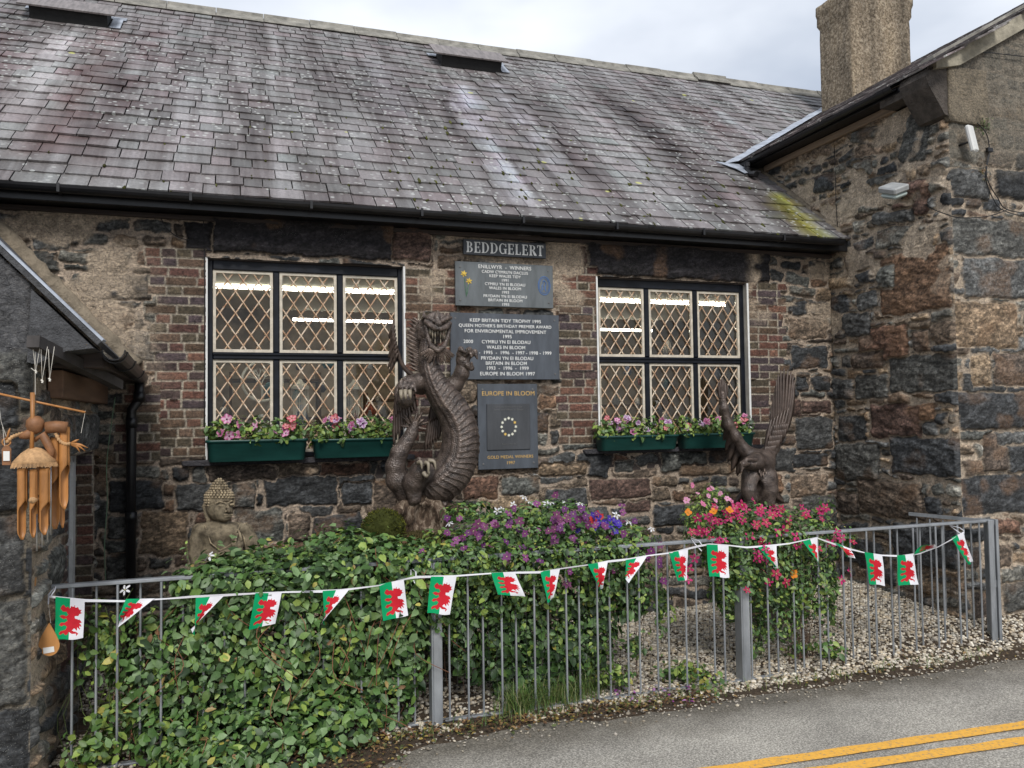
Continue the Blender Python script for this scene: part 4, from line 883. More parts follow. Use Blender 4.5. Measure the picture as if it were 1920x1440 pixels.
m.tube([(cx-.02, Y_-.002, cz-.045), (cx-.022, Y_-.002, cz), (cx-.008, Y_-.002, cz+.018), (cx-.012, Y_-.002, cz+.045)], .003, 5); m.tube([(cx+.004, Y_-.002, cz+.045), (cx+.02, Y_-.002, cz+.02), (cx+.012, Y_-.002, cz-.01), (cx+.014, Y_-.002, cz-.05)], .0035, 5); m.tube([(cx-.022, Y_-.002, cz), (cx-.002, Y_-.002, cz-.006), (cx-.002, Y_-.002, cz-.03), (cx-.02, Y_-.002, cz-.03)], .002, 5); m.tube([(cx-.012, Y_-.002, cz+.042), (cx+.006, Y_-.002, cz+.046)], .004, 5)
m.build('oval_badge', M_BLU, t)
# large plaque
t, X0, Z0, W_, H_, Y_ = board('award_plaque', 'largest grey slate plaque headed KEEP BRITAIN TIDY TROPHY 1995, behind the dragon\'s claw', 'plaque', 843, 586, 1048, 712, M_SL3)
for s_, fx, fz, sz in (('KEEP BRITAIN TIDY TROPHY 1995', .50, .868, 1.0), ("QUEEN MOTHER'S BIRTHDAY PREMIER AWARD", .50, .788, .92), ('FOR ENVIRONMENTAL IMPROVEMENT', .50, .705, 1.0), ('1995', .51, .628, 1.0), ('2000      CYMRU YN EI BLODAU', .42, .545, 1.0), ('WALES IN BLOOM', .50, .463, 1.0), ('1994  -  1995  -  1996  - 1997 - 1998 - 1999', .53, .383, 1.0), ('PRYDAIN YN EI BLODAU', .51, .298, 1.0), ('BRITAIN IN BLOOM', .50, .222, 1.0), ('1993  -  1996  -  1999', .51, .148, 1.0), ('EUROPE IN BLOOM 1997', .51, .062, 1.06)):
    text(s_, X0+W_*fx, Z0+H_*fz, H_*.0725*sz, Y_-.0015, M_LTR, t, bold=.0001)
# gold plaque
t, X0, Z0, W_, H_, Y_ = board('award_plaque', 'narrow slate plaque with gold words EUROPE IN BLOOM and a ring of stars', 'plaque', 894, 720, 1008, 877, M_SL3)
text('EUROPE IN BLOOM', X0+W_*.51, Z0+H_*.863, H_*.073, Y_-.0015, M_GOLD, t, bold=.0)
text('GOLD MEDAL WINNERS', X0+W_*.53, Z0+H_*.125, H_*.050, Y_-.0015, M_GOLD, t, bold=.0); text('1997', X0+W_*.53, Z0+H_*.055, H_*.052, Y_-.0015, M_GOLD, t, bold=.0)
m = MB(); m.box((X0+W_*.14, Y_-.012, Z0+H_*.225), (X0+W_*.86, Y_-.0002, Z0+H_*.765), bev=.003); pl = m.build('medal_plate', M_SL4, t)
yy = Y_-.0125
text('European Competition for', X0+W_*.50, Z0+H_*.720, H_*.030, yy, MATS['sign_screw'], pl, 'engraving'); text('Towns and Villages in Bloom', X0+W_*.50, Z0+H_*.688, H_*.030, yy, MATS['sign_screw'], pl, 'engraving'); text('Entente Florale', X0+W_*.50, Z0+H_*.285, H_*.026, yy, MATS['sign_screw'], pl, 'engraving')
M_STY = simple('star_gold', (.60, .40, .10), .45, .1); M_STW = simple('star_white', (.62, .62, .52), .45, .1)
for k in range(12):
    a = math.pi/2-k*math.pi/6; cx = X0+W_*.50+.062*math.cos(a)*1.08; cz = Z0+H_*.495+.076*math.sin(a); m = MB(); P_ = []
    for j in range(12):
        r = .0165 if j % 2 == 0 else .0075; b = math.pi/2+j*math.pi/6; P_.append((cx+r*math.cos(b), yy, cz+r*math.sin(b)))
    m.prism(P_, (0, -.002, 0)); m.build('star', M_STY if k in (2, 7) else M_STW, pl)
# ------------------------------------------------------------------ ground and road
def gz_(x, y):
    k = sm(-1.97, -1.50, y)*sm(3.5, 6.2, x)*0.17+sm(-1.95, -0.4, y)*0.10
    return k
def sheet(name, x0, x1, y0, y1, nx, ny, zf, mats, kind='structure', parent=None):
    xs = np.linspace(x0, x1, nx); ys = np.linspace(y0, y1, ny); X, Y = np.meshgrid(xs, ys); Z = zf(X, Y)
    idx = np.arange(nx*ny).reshape(ny, nx); F = np.stack([idx[:-1, :-1], idx[:-1, 1:], idx[1:, 1:], idx[1:, :-1]], -1).reshape(-1, 4)
    return tag(raw(name, np.stack([X, Y, Z], -1).reshape(-1, 3), F, mats, parent, True), kind=kind)
q = N('asphalt'); v = q.obj(); sp = q.noise(v, 85, 4, .85); big = q.noise(v, 1.3, 4, .6); cell = q.voro(v, 210, out='Color'); 
c = q.ramp(sp, [(.33, (.08, .076, .068)), (.50, (.28, .268, .24)), (.64, (.60, .575, .52))]); c = q.mix(.8, c, q.ramp(big, [(.3, (.72, .70, .68)), (.7, (1.25, 1.22, 1.18))]), 'MULTIPLY')
# damp dirty margin along the fence
gx_ = q.n('SeparateXYZ'); q.t.links.new(v, gx_.inputs[0]); edge = q.math('ADD', gx_.outputs[1], q.math('MULTIPLY', q.math('SUBTRACT', q.noise(v, 2.3, 4, .6), .5), .55))
c = q.mix(q.ramp(q.math('ADD', edge, 3.0), [(.42, (0, 0, 0)), (.80, (1, 1, 1))]), c, q.mix(1.0, c, (.45, .43, .40), 'MULTIPLY'))
q.bump(q.noise(v, 170, 3, .7), .8, .006); M_ASPH = q.fin(c, .75, .4)
q = N('soil'); v = q.obj(); c = q.ramp(q.noise(v, 30, 6, .7), [(.3, (.030, .022, .015)), (.6, (.085, .062, .042)), (.75, (.16, .125, .09))]); q.bump(q.noise(v, 50, 6, .7), 1.0, .02); M_SOIL = q.fin(c, .95, .2)
sheet('ground', -60, 60, -60, 60, 60, 60, lambda x, y: np.full(x.shape, -0.05), M_SOIL)
rd = sheet('road', -14, 22, -16, -1.93, 300, 160, lambda x, y: 0.006*(fbm(x*.8, y*.8, 2)-.5)-0.004+np.where(y > -2.2, -(y+2.2)*0.02, 0), M_ASPH)
def rim(x): return -2.05-.42*sm(1.15, .55, x)
bedg = sheet('garden_ground', -3, 12, -2.75, 0.05, 400, 110, lambda x, y: gz_(x, y)-0.012+0.02*fbm(x*6, y*6, 3)-0.045*(1-sm(-.14, 0, y-rim(x)+0.10*(fbm(x*1.7, x*0+3, 3)-.5)*2)), M_SOIL)
q = N('yellow_road_paint'); v = q.obj(); n = q.noise(v, 45, 5, .75); c = q.ramp(n, [(.36, (.24, .21, .17)), (.44, (.66, .35, .06)), (.7, (.80, .44, .075))]); q.bump(q.noise(v, 170, 3), .5, .004); M_YL = q.fin(c, .7, .3)
def yline(pa, pb, w0):
    a = onZ(*pa); b = onZ(*pb); d = (b-a)/(b[0]-a[0]); xs = np.linspace(-4, 16, 160); m = []
    for x in xs:
        yy = a[1]+d[1]*(x-a[0]); 
        for s_ in (-1, 1): m.append((x, yy+s_*w0/2+.004*math.sin(x*13+s_)+.003*math.sin(x*37), .006))
    F = np.array([[2*i, 2*i+2, 2*i+3, 2*i+1] for i in range(len(xs)-1)]); return raw('road_line', m, F, M_YL, None)
YL1 = yline((1400, 1437), (1920, 1360), .098); YL2 = yline((1600, 1437), (1920, 1390), .098)
tag(YL1, 'yellow line painted on the road, the one nearer the railing', 'road marking', 'double yellow lines on the road'); tag(YL2, 'yellow line painted on the road, the one farther from the railing', 'road marking', 'double yellow lines on the road')
# gravel: pebbles one by one
def pebbles(name, pts, rmin, rmax, cols, mat, kind, seed, flat=.6, ic=None):
    rs = np.random.default_rng(seed); v0, f0 = ic or ICO1; n = len(pts)
    r = rs.uniform(rmin, rmax, n)*np.where(rs.random(n) < .15, 1.5, 1); 
    a = rs.uniform(0, 6.28, n); sx = rs.uniform(.8, 1.5, n); sy = rs.uniform(.7, 1.1, n); sz = rs.uniform(flat*.7, flat*1.3, n)
    J = v0[None]*(1+rs.normal(size=(n, len(v0), 1))*.10)
    P_ = J*np.stack([sx, sy, sz], -1)[:, None, :]*r[:, None, None]
    tl = rs.normal(size=n)*.35; y1_ = P_[..., 1]*np.cos(tl)[:, None]-P_[..., 2]*np.sin(tl)[:, None]; z1_ = P_[..., 1]*np.sin(tl)[:, None]+P_[..., 2]*np.cos(tl)[:, None]; P_[..., 1] = y1_; P_[..., 2] = z1_
    ca, sa = np.cos(a)[:, None], np.sin(a)[:, None]; X = P_[..., 0]*ca-P_[..., 1]*sa; Y = P_[..., 0]*sa+P_[..., 1]*ca
    V = np.stack([X+pts[:, 0:1], Y+pts[:, 1:2], P_[..., 2]+pts[:, 2:3]+r[:, None]*.25], -1).reshape(-1, 3)
    F = (f0[None]+(np.arange(n)*len(v0))[:, None, None]).reshape(-1, 3)
    C = np.array(cols)[rs.integers(len(cols), size=n)]*rs.uniform(.7, 1.25, n)[:, None]
    return tag(raw(name, V, F, mat, None, True, None, np.repeat(C, len(v0), 0)), kind=kind)
M_PEB = vcol_mat('pebble_stone', .75, .3, 70, .35)
rs = np.random.default_rng(2)
n = 50000; x = rs.uniform(-1.0, 7.6, n); y = -2.02+2.05*rs.random(n)**.9
k = ~((x > XW-.02) & (y > YW)); k &= (y > -1.86-0.12*vnoise(x*2.1, x*0)) | (rs.random(n) < .07)
k &= (x > 2.2) | (rs.random(n) < .45); k &= (fbm(x*1.9, y*1.9, 3) > .40) | (x > 2.9)
x, y = x[k], y[k]; z = gz_(x, y)
tag(pebbles('gravel', np.stack([x, y, z], 1), .008, .0155, [(.48, .41, .30), (.40, .35, .27), (.50, .45, .37), (.33, .29, .235), (.25, .22, .18), (.55, .51, .43), (.37, .30, .21)], M_PEB, 'stuff', 4), 'pale rounded gravel covering the bed behind the railing', 'gravel')
n = 900; x = rs.uniform(-.5, 8, n); y = rim(x)+.04-np.abs(rs.normal(0, .10, n)); z = x*0
tag(pebbles('stray_grit', np.stack([x, y, z], 1), .004, .011, [(.42, .37, .29), (.30, .27, .23), (.2, .17, .13)], M_PEB, 'stuff', 5), 'loose grit and small stones along the edge of the road', 'grit')
# ------------------------------------------------------------------ railing
M_GALV = simple('galvanised_steel', (0.27, 0.285, 0.30), .42, .3, 7, .15, .45, stretch=(1, 1, .4))
FY, FH = -1.75, 1.05
PX = [1.262, 3.60, 5.99]
rail = thing('metal_railing', 'waist high grey galvanised railing with thin upright bars round the flower bed', 'railing', (2.5, FY, 0))
m = MB(); m.box((-1.0, FY-.026, FH-.010), (PX[2]+.03, FY+.026, FH+.012), bev=.004); m.build('top_rail', M_GALV, rail)
m = MB(); m.box((-1.0, FY-.022, .004), (PX[2], FY+.022, .016), bev=.002); m.build('bottom_rail', M_GALV, rail)
for i, x in enumerate(PX):
    m = MB(); 
    if i < 2: m.box((x-.030, FY-.040, -.05), (x+.030, FY-.027, FH-.012), bev=.003); m.box((x-.042, FY-.0395, -.05), (x-.031, FY+.05, FH-.012), bev=.003)
    else: m.box((x-.01, FY-.045, -.05), (x+.035, FY-.030, FH+.012), bev=.003); m.box((x+.036, FY-.045, -.05), (x+.048, FY+.05, FH+.012), bev=.003); m.box((x+.049, FY-.03, .5), (x+.07, FY-.01, .56)); m.box((x+.071, FY-.045, -.05), (x+.10, FY+.045, FH+.012), bev=.003); m.box((x+.049, FY-.03, FH-.03), (x+.07, FY+.03, FH+.005))
    m.build('post', M_GALV, rail)
x = -.86; i = 0; bar0 = None
while x < PX[2]-.06:
    if min(abs(x-p) for p in PX) > .05:
        y = FY-.024 if i % 2 == 0 else FY+.024
        b = MB(); b.tube([(x, y, .0 if i % 2 else -.02), (x, y, FH-.011)], .0075, 6); b.build('bar', M_GALV, rail)
    x += .1165; i += 1
e0 = np.array([PX[2], FY, 0]); e1 = np.array([5.76, -1.17, 0]); d = (e1-e0); L = np.linalg.norm(d); d /= L
m = MB(); m.tube([e0+[0, 0, FH], e1+[0, 0, FH+.01]], .02, 4); m.build('top_rail', M_GALV, rail)
for k in range(1, 6):
    p = e0+d*(k*.112); b = MB(); b.tube([p, p+[0, 0, FH-.02]], .0075, 6); b.build('bar', M_GALV, rail)
m = MB(); yy = FY+.045; rs = np.random.default_rng(6)
for x in np.arange(-.95, PX[2]-.05, .055): m.tube([(x, yy, .05), (x+rs.normal()*.003, yy+.004, .45), (x+rs.normal()*.003, yy, .88)], .0011, 4, cap=False)
for z in np.arange(.06, .9, .075): m.tube([(-.95, yy, z)]+[(x, yy+rs.normal()*.003, z+rs.normal()*.004) for x in np.arange(-.6, 5.8, .5)]+[(PX[2]-.05, yy, z)], .0011, 4, cap=False)
m.build('wire_mesh', simple('black_wire', (.02, .02, .02), .5, .1, 5, 0), rail, fixn=False)

# ------------------------------------------------------------------ bunting of flags tied along the railing
M_FG = simple('flag_green', (.0, .235, .085), .7, .10, 8, 0); M_FW = simple('flag_white', (.60, .60, .63), .7, .05, 8, 0); M_FR = simple('flag_red', (.42, .012, .022), .7, .12, 14, 0)
for mm in (M_FG, M_FW, M_FR): mm.node_tree.nodes['Principled BSDF'].inputs['Specular IOR Level'].default_value = .15
BY = FY-.15
bunt = thing('flag_bunting', 'white tape of small Welsh flags strung along the front of the railing', 'bunting', (2.4, BY, .9))
SP = [(92, 1118), (160, 1125), (230, 1127), (310, 1123), (360, 1118), (420, 1115), (490, 1112), (545, 1110), (600, 1108), (640, 1106), (710, 1098), (762, 1085), (780, 1081), (850, 1080), (925, 1075), (975, 1073), (1015, 1072), (1045, 1067), (1110, 1058), (1140, 1052), (1180, 1048), (1215, 1042), (1260, 1036), (1310, 1023), (1330, 1020), (1360, 1022), (1400, 1026), (1440, 1023), (1480, 1019), (1530, 1008), (1560, 1018), (1590, 1028), (1620, 1036), (1650, 1041), (1690, 1042), (1725, 1037), (1760, 1025), (1790, 1008), (1808, 997)]
m = MB(); vs_ = []
for k, (a, b) in enumerate(SP):
    p = onY(a, b, BY-.006*math.sin(k*2.1)); wd_ = .007+.004*math.sin(k*1.7); vs_ += [p+[0, 0.003*math.sin(k), 0.004], p+[0, 0, -wd_]]
vs_ += [q+np.array([0, .002, 0]) for q in vs_]; n2 = len(SP)*2
m.add(vs_, [(2*i, 2*i+1, 2*i+3, 2*i+2) for i in range(len(SP)-1)]+[(n2+2*i, n2+2*i+2, n2+2*i+3, n2+2*i+1) for i in range(len(SP)-1)]); m.build('tape', M_FW, bunt, fixn=False)
for k, (a, b) in enumerate(((1316, 1022), (780, 1081), (1808, 996), (95, 1118))):
    m = MB(); p = onY(a, b, BY); m.tube([p, p+[.01, .05, .02], p+[0.0, .15, .03], p+[-.02, .06, .0], p+[-.01, -.01, -.04]], .004, 5); m.build('tape_tie', M_FW, bunt)
DR = [(.20, .22), (.28, .17), (.36, .24), (.44, .21), (.50, .25), (.56, .17), (.62, .21), (.67, .15), (.68, .22), (.78, .20), (.82, .27), (.92, .26), (.86, .32), (.95, .36), (.84, .37), (.80, .42), (.70, .42), (.66, .47), (.72, .50), (.84, .52), (.93, .60), (.84, .60), (.94, .70), (.84, .68), (.88, .78), (.78, .71), (.76, .80), (.70, .73), (.62, .75), (.60, .79), (.70, .80), (.84, .86), (.76, .92), (.74, .86), (.58, .85), (.50, .82), (.40, .90), (.30, .86), (.17, .90), (.14, .84), (.24, .80), (.36, .78), (.42, .70), (.34, .66), (.22, .70), (.13, .66), (.20, .61), (.34, .60), (.42, .56), (.40, .50), (.26, .52), (.15, .46), (.24, .42), (.38, .45), (.44, .40), (.38, .34), (.26, .34), (.18, .28)]
def inpoly(u, v, P_):
    r = np.zeros(u.shape, bool); n = len(P_); j = n-1
    for i in range(n):
        xi, yi = P_[i]; xj, yj = P_[j]; c = ((yi > v) != (yj > v)) & (u < (xj-xi)*(v-yi)/(yj-yi+1e-12)+xi); r ^= c; j = i
    return r
FL = [((104, 1119), (159, 1125), (157, 1195), (104, 1198)), ((236, 1123), (290, 1122), (224, 1172), (226, 1152)), ((367, 1121), (420, 1117), (357, 1180), (366, 1188)), ((479, 1112), (528, 1112), (516, 1168), (466, 1181)), ((605, 1108), (655, 1105), (600, 1164), (608, 1170)),
      ((711, 1095), (757, 1087), (765, 1153), (718, 1163)), ((808, 1081), (856, 1081), (842, 1151), (800, 1148)), ((921, 1074), (965, 1072), (981, 1117), (930, 1113)), ((1013, 1071), (1050, 1067), (1037, 1120), (1022, 1129)), ((1102, 1058), (1140, 1052), (1124, 1097), (1123, 1111)),
      ((1173, 1050), (1213, 1043), (1172, 1090), (1170, 1082)), ((1254, 1036), (1290, 1030), (1287, 1086), (1270, 1088)), ((1325, 1021), (1366, 1022), (1364, 1082), (1328, 1080)), ((1421, 1026), (1456, 1022), (1449, 1064), (1443, 1060)), ((1505, 1015), (1533, 1007), (1531, 1061), (1526, 1056)), ((1566, 1017), (1594, 1029), (1592, 1045), (1580, 1042)),
      ((1621, 1035), (1654, 1040), (1658, 1098), (1630, 1095)), ((1682, 1041), (1712, 1040), (1722, 1095), (1684, 1097)), ((1713, 1040), (1757, 1026), (1737, 1016), (1720, 1022)), ((1784, 1008), (1806, 998), (1819, 1052), (1810, 1058))]
nu, nv = 40, 56; uu, vv = np.meshgrid(np.linspace(0, 1, nu+1), np.linspace(0, 1, nv+1)); cu, cv = (uu[:-1, :-1]+uu[1:, 1:])/2, (vv[:-1, :-1]+vv[1:, 1:])/2
fmi = np.where(cu < .5, 0, 1); fmi[inpoly(cu, cv, DR)] = 2; fmi = fmi.ravel()
idx = np.arange((nu+1)*(nv+1)).reshape(nv+1, nu+1); FF = np.stack([idx[:-1, :-1], idx[1:, :-1], idx[1:, 1:], idx[:-1, 1:]], -1).reshape(-1, 4)
for k, cs in enumerate(FL):
    P4 = [onY(a, b, BY-.004) for a, b in cs]; A, B, C_, D_ = P4
    wtop = np.linalg.norm(B-A); area = .5*np.linalg.norm(np.cross(C_-A, D_-B)); fold = max(0, 1-area/(wtop*.21))
    pos = (A*(1-uu[..., None])+B*uu[..., None])*(1-vv[..., None])+(D_*(1-uu[..., None])+C_*uu[..., None])*vv[..., None]
    pos[..., 1] += -vv*(.012+.05*fold)-np.sin(uu*math.pi*(1+k % 2)+k)*vv*(.010+.03*fold)+.008*np.sin(vv*5+k)*vv
    pos[..., 2] += .003*np.sin(uu*7+k)*vv
    raw('flag', pos.reshape(-1, 3), FF, [M_FG, M_FW, M_FR], bunt, True, fmi)

# ------------------------------------------------------------------ sculpting: distance fields turned into one continuous skin
class Sculpt:
    def __init__(s, px, py, Y, pad=0):
        s.o = onY(px, py, Y); s.p0 = (px, py); s.Y = Y
        s.s = np.linalg.norm(onY(px+1, py, Y)-s.o); s.sz = np.linalg.norm(onY(px, py+1, Y)-s.o); s.pr = []
    def P(s, px, py, d=0.0):
        """pixel of the photograph on the statue's plane, d = depth in pixels (positive = toward the viewer)"""
        return onY(px, py, s.Y-d*s.s)
    def cap(s, a, b, ra, rb, k=4.0, sub=False): s.pr.append(('c', s.P(*a), s.P(*b), ra*s.s, rb*s.s, k*s.s, sub)); return s
    def chain(s, pts, k=4.0):
        for (a, ra), (b, rb) in zip(pts[:-1], pts[1:]): s.cap(a, b, ra, rb, k)
        return s
    def ell(s, c, r, k=4.0, rot=None, sub=False): s.pr.append(('e', s.P(*c), np.array(r, float)*s.s, rot, 0, k*s.s, sub)); return s
    def mesh(s, vox, noise=None):
        lo = np.full(3, 1e9); hi = -lo
        for p in s.pr:
            if p[6]: continue
            if p[0] == 'c':
                for c, r in ((p[1], p[3]), (p[2], p[4])): lo = np.minimum(lo, c-r); hi = np.maximum(hi, c+r)
            else: r = p[2].max(); lo = np.minimum(lo, p[1]-r); hi = np.maximum(hi, p[1]+r)
        lo -= 3*vox; hi += 3*vox; n = ((hi-lo)/vox).astype(int)+2; F = np.full(n, 1.0, np.float32); ax = [lo[i]+vox*np.arange(n[i]) for i in range(3)]
        for p in s.pr:
            k = max(p[5], 1e-4)
            if p[0] == 'c': l = np.minimum(p[1]-p[3], p[2]-p[4]); h = np.maximum(p[1]+p[3], p[2]+p[4])
            else: r = p[2].max(); l = p[1]-r; h = p[1]+r
            i0 = np.maximum(((l-k*1.5-2*vox-lo)/vox).astype(int), 0); i1 = np.minimum(((h+k*1.5+2*vox-lo)/vox).astype(int)+2, n)
            if (i1 <= i0).any(): continue
            X, Y, Z = np.meshgrid(*[ax[i][i0[i]:i1[i]] for i in range(3)], indexing='ij')
            if p[0] == 'c':
                a, b = p[1], p[2]; d = b-a; L2 = d@d+1e-12; t = np.clip(((X-a[0])*d[0]+(Y-a[1])*d[1]+(Z-a[2])*d[2])/L2, 0, 1)
                q = np.sqrt((X-a[0]-t*d[0])**2+(Y-a[1]-t*d[1])**2+(Z-a[2]-t*d[2])**2)-(p[3]+(p[4]-p[3])*t)
            else:
                x, y, z = X-p[1][0], Y-p[1][1], Z-p[1][2]
                if p[3]:
                    R = Matrix.Rotation(math.radians(p[3][1]), 3, p[3][0]); x, y, z = (x*R[0][0]+y*R[1][0]+z*R[2][0], x*R[0][1]+y*R[1][1]+z*R[2][1], x*R[0][2]+y*R[1][2]+z*R[2][2])
                r = p[2]; k0 = np.sqrt((x/r[0])**2+(y/r[1])**2+(z/r[2])**2); k1 = np.sqrt((x/r[0]**2)**2+(y/r[1]**2)**2+(z/r[2]**2)**2)+1e-9; q = k0*(k0-1)/k1
            sl = tuple(slice(i0[i], i1[i]) for i in range(3)); f = F[sl]
            if p[6]: h_ = np.clip(.5-.5*(f+q)/k, 0, 1); F[sl] = f*(1-h_)+(-q)*h_+k*h_*(1-h_)
            else: h_ = np.clip(.5+.5*(f-q)/k, 0, 1); F[sl] = f*(1-h_)+q*h_-k*h_*(1-h_)
        if noise is not None:
            X, Y, Z = np.meshgrid(*ax, indexing='ij'); F = F+noise(X, Y, Z)
        # surface nets
        S_ = F < 0; c = np.zeros(tuple(np.array(F.shape)-1), np.int8)
        for i in (0, 1):
            for j in (0, 1):
                for k in (0, 1): c += S_[i:F.shape[0]-1+i, j:F.shape[1]-1+j, k:F.shape[2]-1+k]
        act = (c > 0) & (c < 8); I = np.argwhere(act); vid = np.full(act.shape, -1); vid[act] = np.arange(len(I))
        acc = np.zeros((len(I), 3)); cnt = np.zeros(len(I))
        for axn in range(3):
            for oa in (0, 1):
                for ob in (0, 1):
                    o1 = np.zeros(3, int); oth = [q for q in range(3) if q != axn]; o1[oth[0]] = oa; o1[oth[1]] = ob; o2 = o1.copy(); o2[axn] = 1
                    f1 = F[tuple((I+o1).T)]; f2 = F[tuple((I+o2).T)]; m_ = (f1 < 0) != (f2 < 0); t = np.where(m_, f1/(f1-f2+1e-12), 0)
                    pt = (I+o1).astype(float); pt[:, axn] += t; acc[m_] += pt[m_]; cnt[m_] += 1
        V = lo+(acc/cnt[:, None])*vox; Q = []
        for axn in range(3):
            oth = [q for q in range(3) if q != axn]; sl1 = [slice(1, -1)]*3; sl1[axn] = slice(0, -1); sl2 = [slice(1, -1)]*3; sl2[axn] = slice(1, None)
            A_ = S_[tuple(sl1)]; B_ = S_[tuple(sl2)]
            for flip, msk in ((0, A_ & ~B_), (1, ~A_ & B_)):
                J = np.argwhere(msk)+np.array([0 if q == axn else 1 for q in range(3)])
                if not len(J): continue
                def g(da, db): o = J.copy(); o[:, oth[0]] -= da; o[:, oth[1]] -= db; return vid[tuple(o.T)]
                f4 = np.stack([g(0, 0), g(1, 0), g(1, 1), g(0, 1)], -1)
                if (flip == 1) != (axn == 1): f4 = f4[:, ::-1]
                Q.append(f4)
        return V, np.concatenate(Q)
def clay(name, base, hi, rough=.55, sc=40, bs=.5, bd=.006, scales=0, metal=0.0, wear_crease=.5):
    q = N(name); v = q.obj(); n = q.noise(v, sc*.25, 6, .65); c = q.ramp(n, [(.35, base), (.72, hi)])
    g = q.n('NewGeometry'); pr = q.ramp(g.outputs['Pointiness'], [(.47, (.45, .45, .45)), (.50, (1, 1, 1)), (.56, (1.9, 1.85, 1.8))]); c = q.mix(wear_crease, c, pr, 'MULTIPLY')  # worn edges paler; shade of the creases painted into the colour
    b = q.bump(q.noise(v, sc, 6, .7), bs, bd)
    if scales: q.bump(q.voro(v, scales), .7, .006, b)
    return q.fin(c, rough, .45, metal)
M_BRZ = clay('bronze_resin', (.030, .022, .018), (.075, .055, .045), .42, 50, .3, .004, 0, .2)
M_BRS = clay('bronze_scales', (.028, .021, .018), (.125, .096, .08), .36, 60, .2, .003, 95, .2, .9)
M_BUD = clay('weathered_buddha_stone', (.060, .047, .030), (.25, .205, .135), .85, 75, .9, .008, 0, 0, .9)
def spline(P_, n):
    P_ = np.array(P_, float); out = []
    for i in range(len(P_)-1):
        p0, p1, p2, p3 = P_[max(i-1, 0)], P_[i], P_[i+1], P_[min(i+2, len(P_)-1)]
        for t in np.arange(n)/n: out.append(.5*((2*p1)+(-p0+p2)*t+(2*p0-5*p1+4*p2-p3)*t*t+(-p0+3*p1-3*p2+p3)*t**3))
    out.append(P_[-1]); return np.array(out)
def joinvf(parts):
    V = []; F = []; b = 0
    for v, f in parts:
        V.append(np.asarray(v, float)); F += [tuple(int(i)+b for i in q) for q in f]; b += len(v)
    return np.concatenate(V), F
def feather(m, a, b, w, nrm, th=.006, curve=0.0, n=9, mi=0):
    a = np.array(a, float); b = np.array(b, float); t = (b-a); L = np.linalg.norm(t); t /= L; nrm = np.array(nrm, float); nrm -= t*(nrm@t); nrm /= np.linalg.norm(nrm); s = np.cross(t, nrm); vs = []
    for i in range(n):
        f = i/(n-1); ww = w*(.55+.45*math.sin(min(f*1.6, 1)*math.pi/2))*(1-f**5*.85)*.5; p = a+t*L*f+s*curve*math.sin(f*math.pi/2)**2*L
        vs += [p-s*ww, p+nrm*th, p+s*ww, p-nrm*th*.6]
    fs = [(4*i+j, 4*i+(j+1) % 4, 4*i+4+(j+1) % 4, 4*i+4+j) for i in range(n-1) for j in range(4)]+[(3, 2, 1, 0), tuple(4*(n-1)+j for j in range(4))]
    m.add(vs, fs, mi)

# ---- dragon on its stump
DY = -0.80
SKn = Sculpt(813, 800, DY); u_ = SKn.s
drag = thing('dragon_statue', 'tall dark brown carved dragon rearing up on a tree stump between the windows', 'statue', SKn.P(805, 940))
cl = [(805, 632, 8), (802, 655, 8), (803, 685, 10), (812, 715, 12), (828, 742, 14), (847, 770, 15), (859, 800, 16), (862, 832, 16), (856, 862, 14), (842, 888, 12), (822, 908, 8), (800, 918, 0)]
rad = [16, 17, 19, 23, 28, 31, 33.5, 35.5, 37, 38, 35, 26]
C3 = np.array([SKn.P(a, b, d) for a, b, d in cl]); cc = spline(np.column_stack([C3, np.array(rad)*u_]), 26); C3, R3 = cc[:, :3], cc[:, 3]
dl = np.r_[0, np.cumsum(np.linalg.norm(np.diff(C3, axis=0), axis=1))]; bdir = np.array([.80, -.60, 0.0]); NS = 72; vs_ = []
for i in range(len(C3)):
    t = C3[min(i+1, len(C3)-1)]-C3[max(i-1, 0)]; t /= np.linalg.norm(t); b = bdir-t*(bdir@t); b /= np.linalg.norm(b); s = np.cross(t, b)
    for j in range(NS):
        a = 2*math.pi*j/NS; ca = math.cos(a); aa = a if a < math.pi else a-2*math.pi; bel = 1.0 if abs(aa) < 1.15 else max(0, 1-(abs(aa)-1.15)/.10)
        ph = (dl[i]+.020*math.cos(aa*1.3)+.010*math.sin(aa*3+.5))/.043; saw = (ph % 1.0); pl_ = .0068*(saw**2.2)*bel; kr = .010*math.exp(-((abs(aa)-1.18)/.08)**2)
        r = R3[i]*(1+.04*bel)+pl_+kr-(.004 if bel > .5 else 0); rr = r*(1.0 if ca > 0 else .93); vs_.append(C3[i]+b*math.cos(a)*rr+s*math.sin(a)*rr)
vs_ = np.array(vs_); n_ = len(C3); I = np.arange(n_*NS).reshape(n_, NS); q1 = np.stack([I[:-1], np.roll(I, -1, 1)[:-1], np.roll(I, -1, 1)[1:], I[1:]], -1).reshape(-1, 4)
sk = SKn
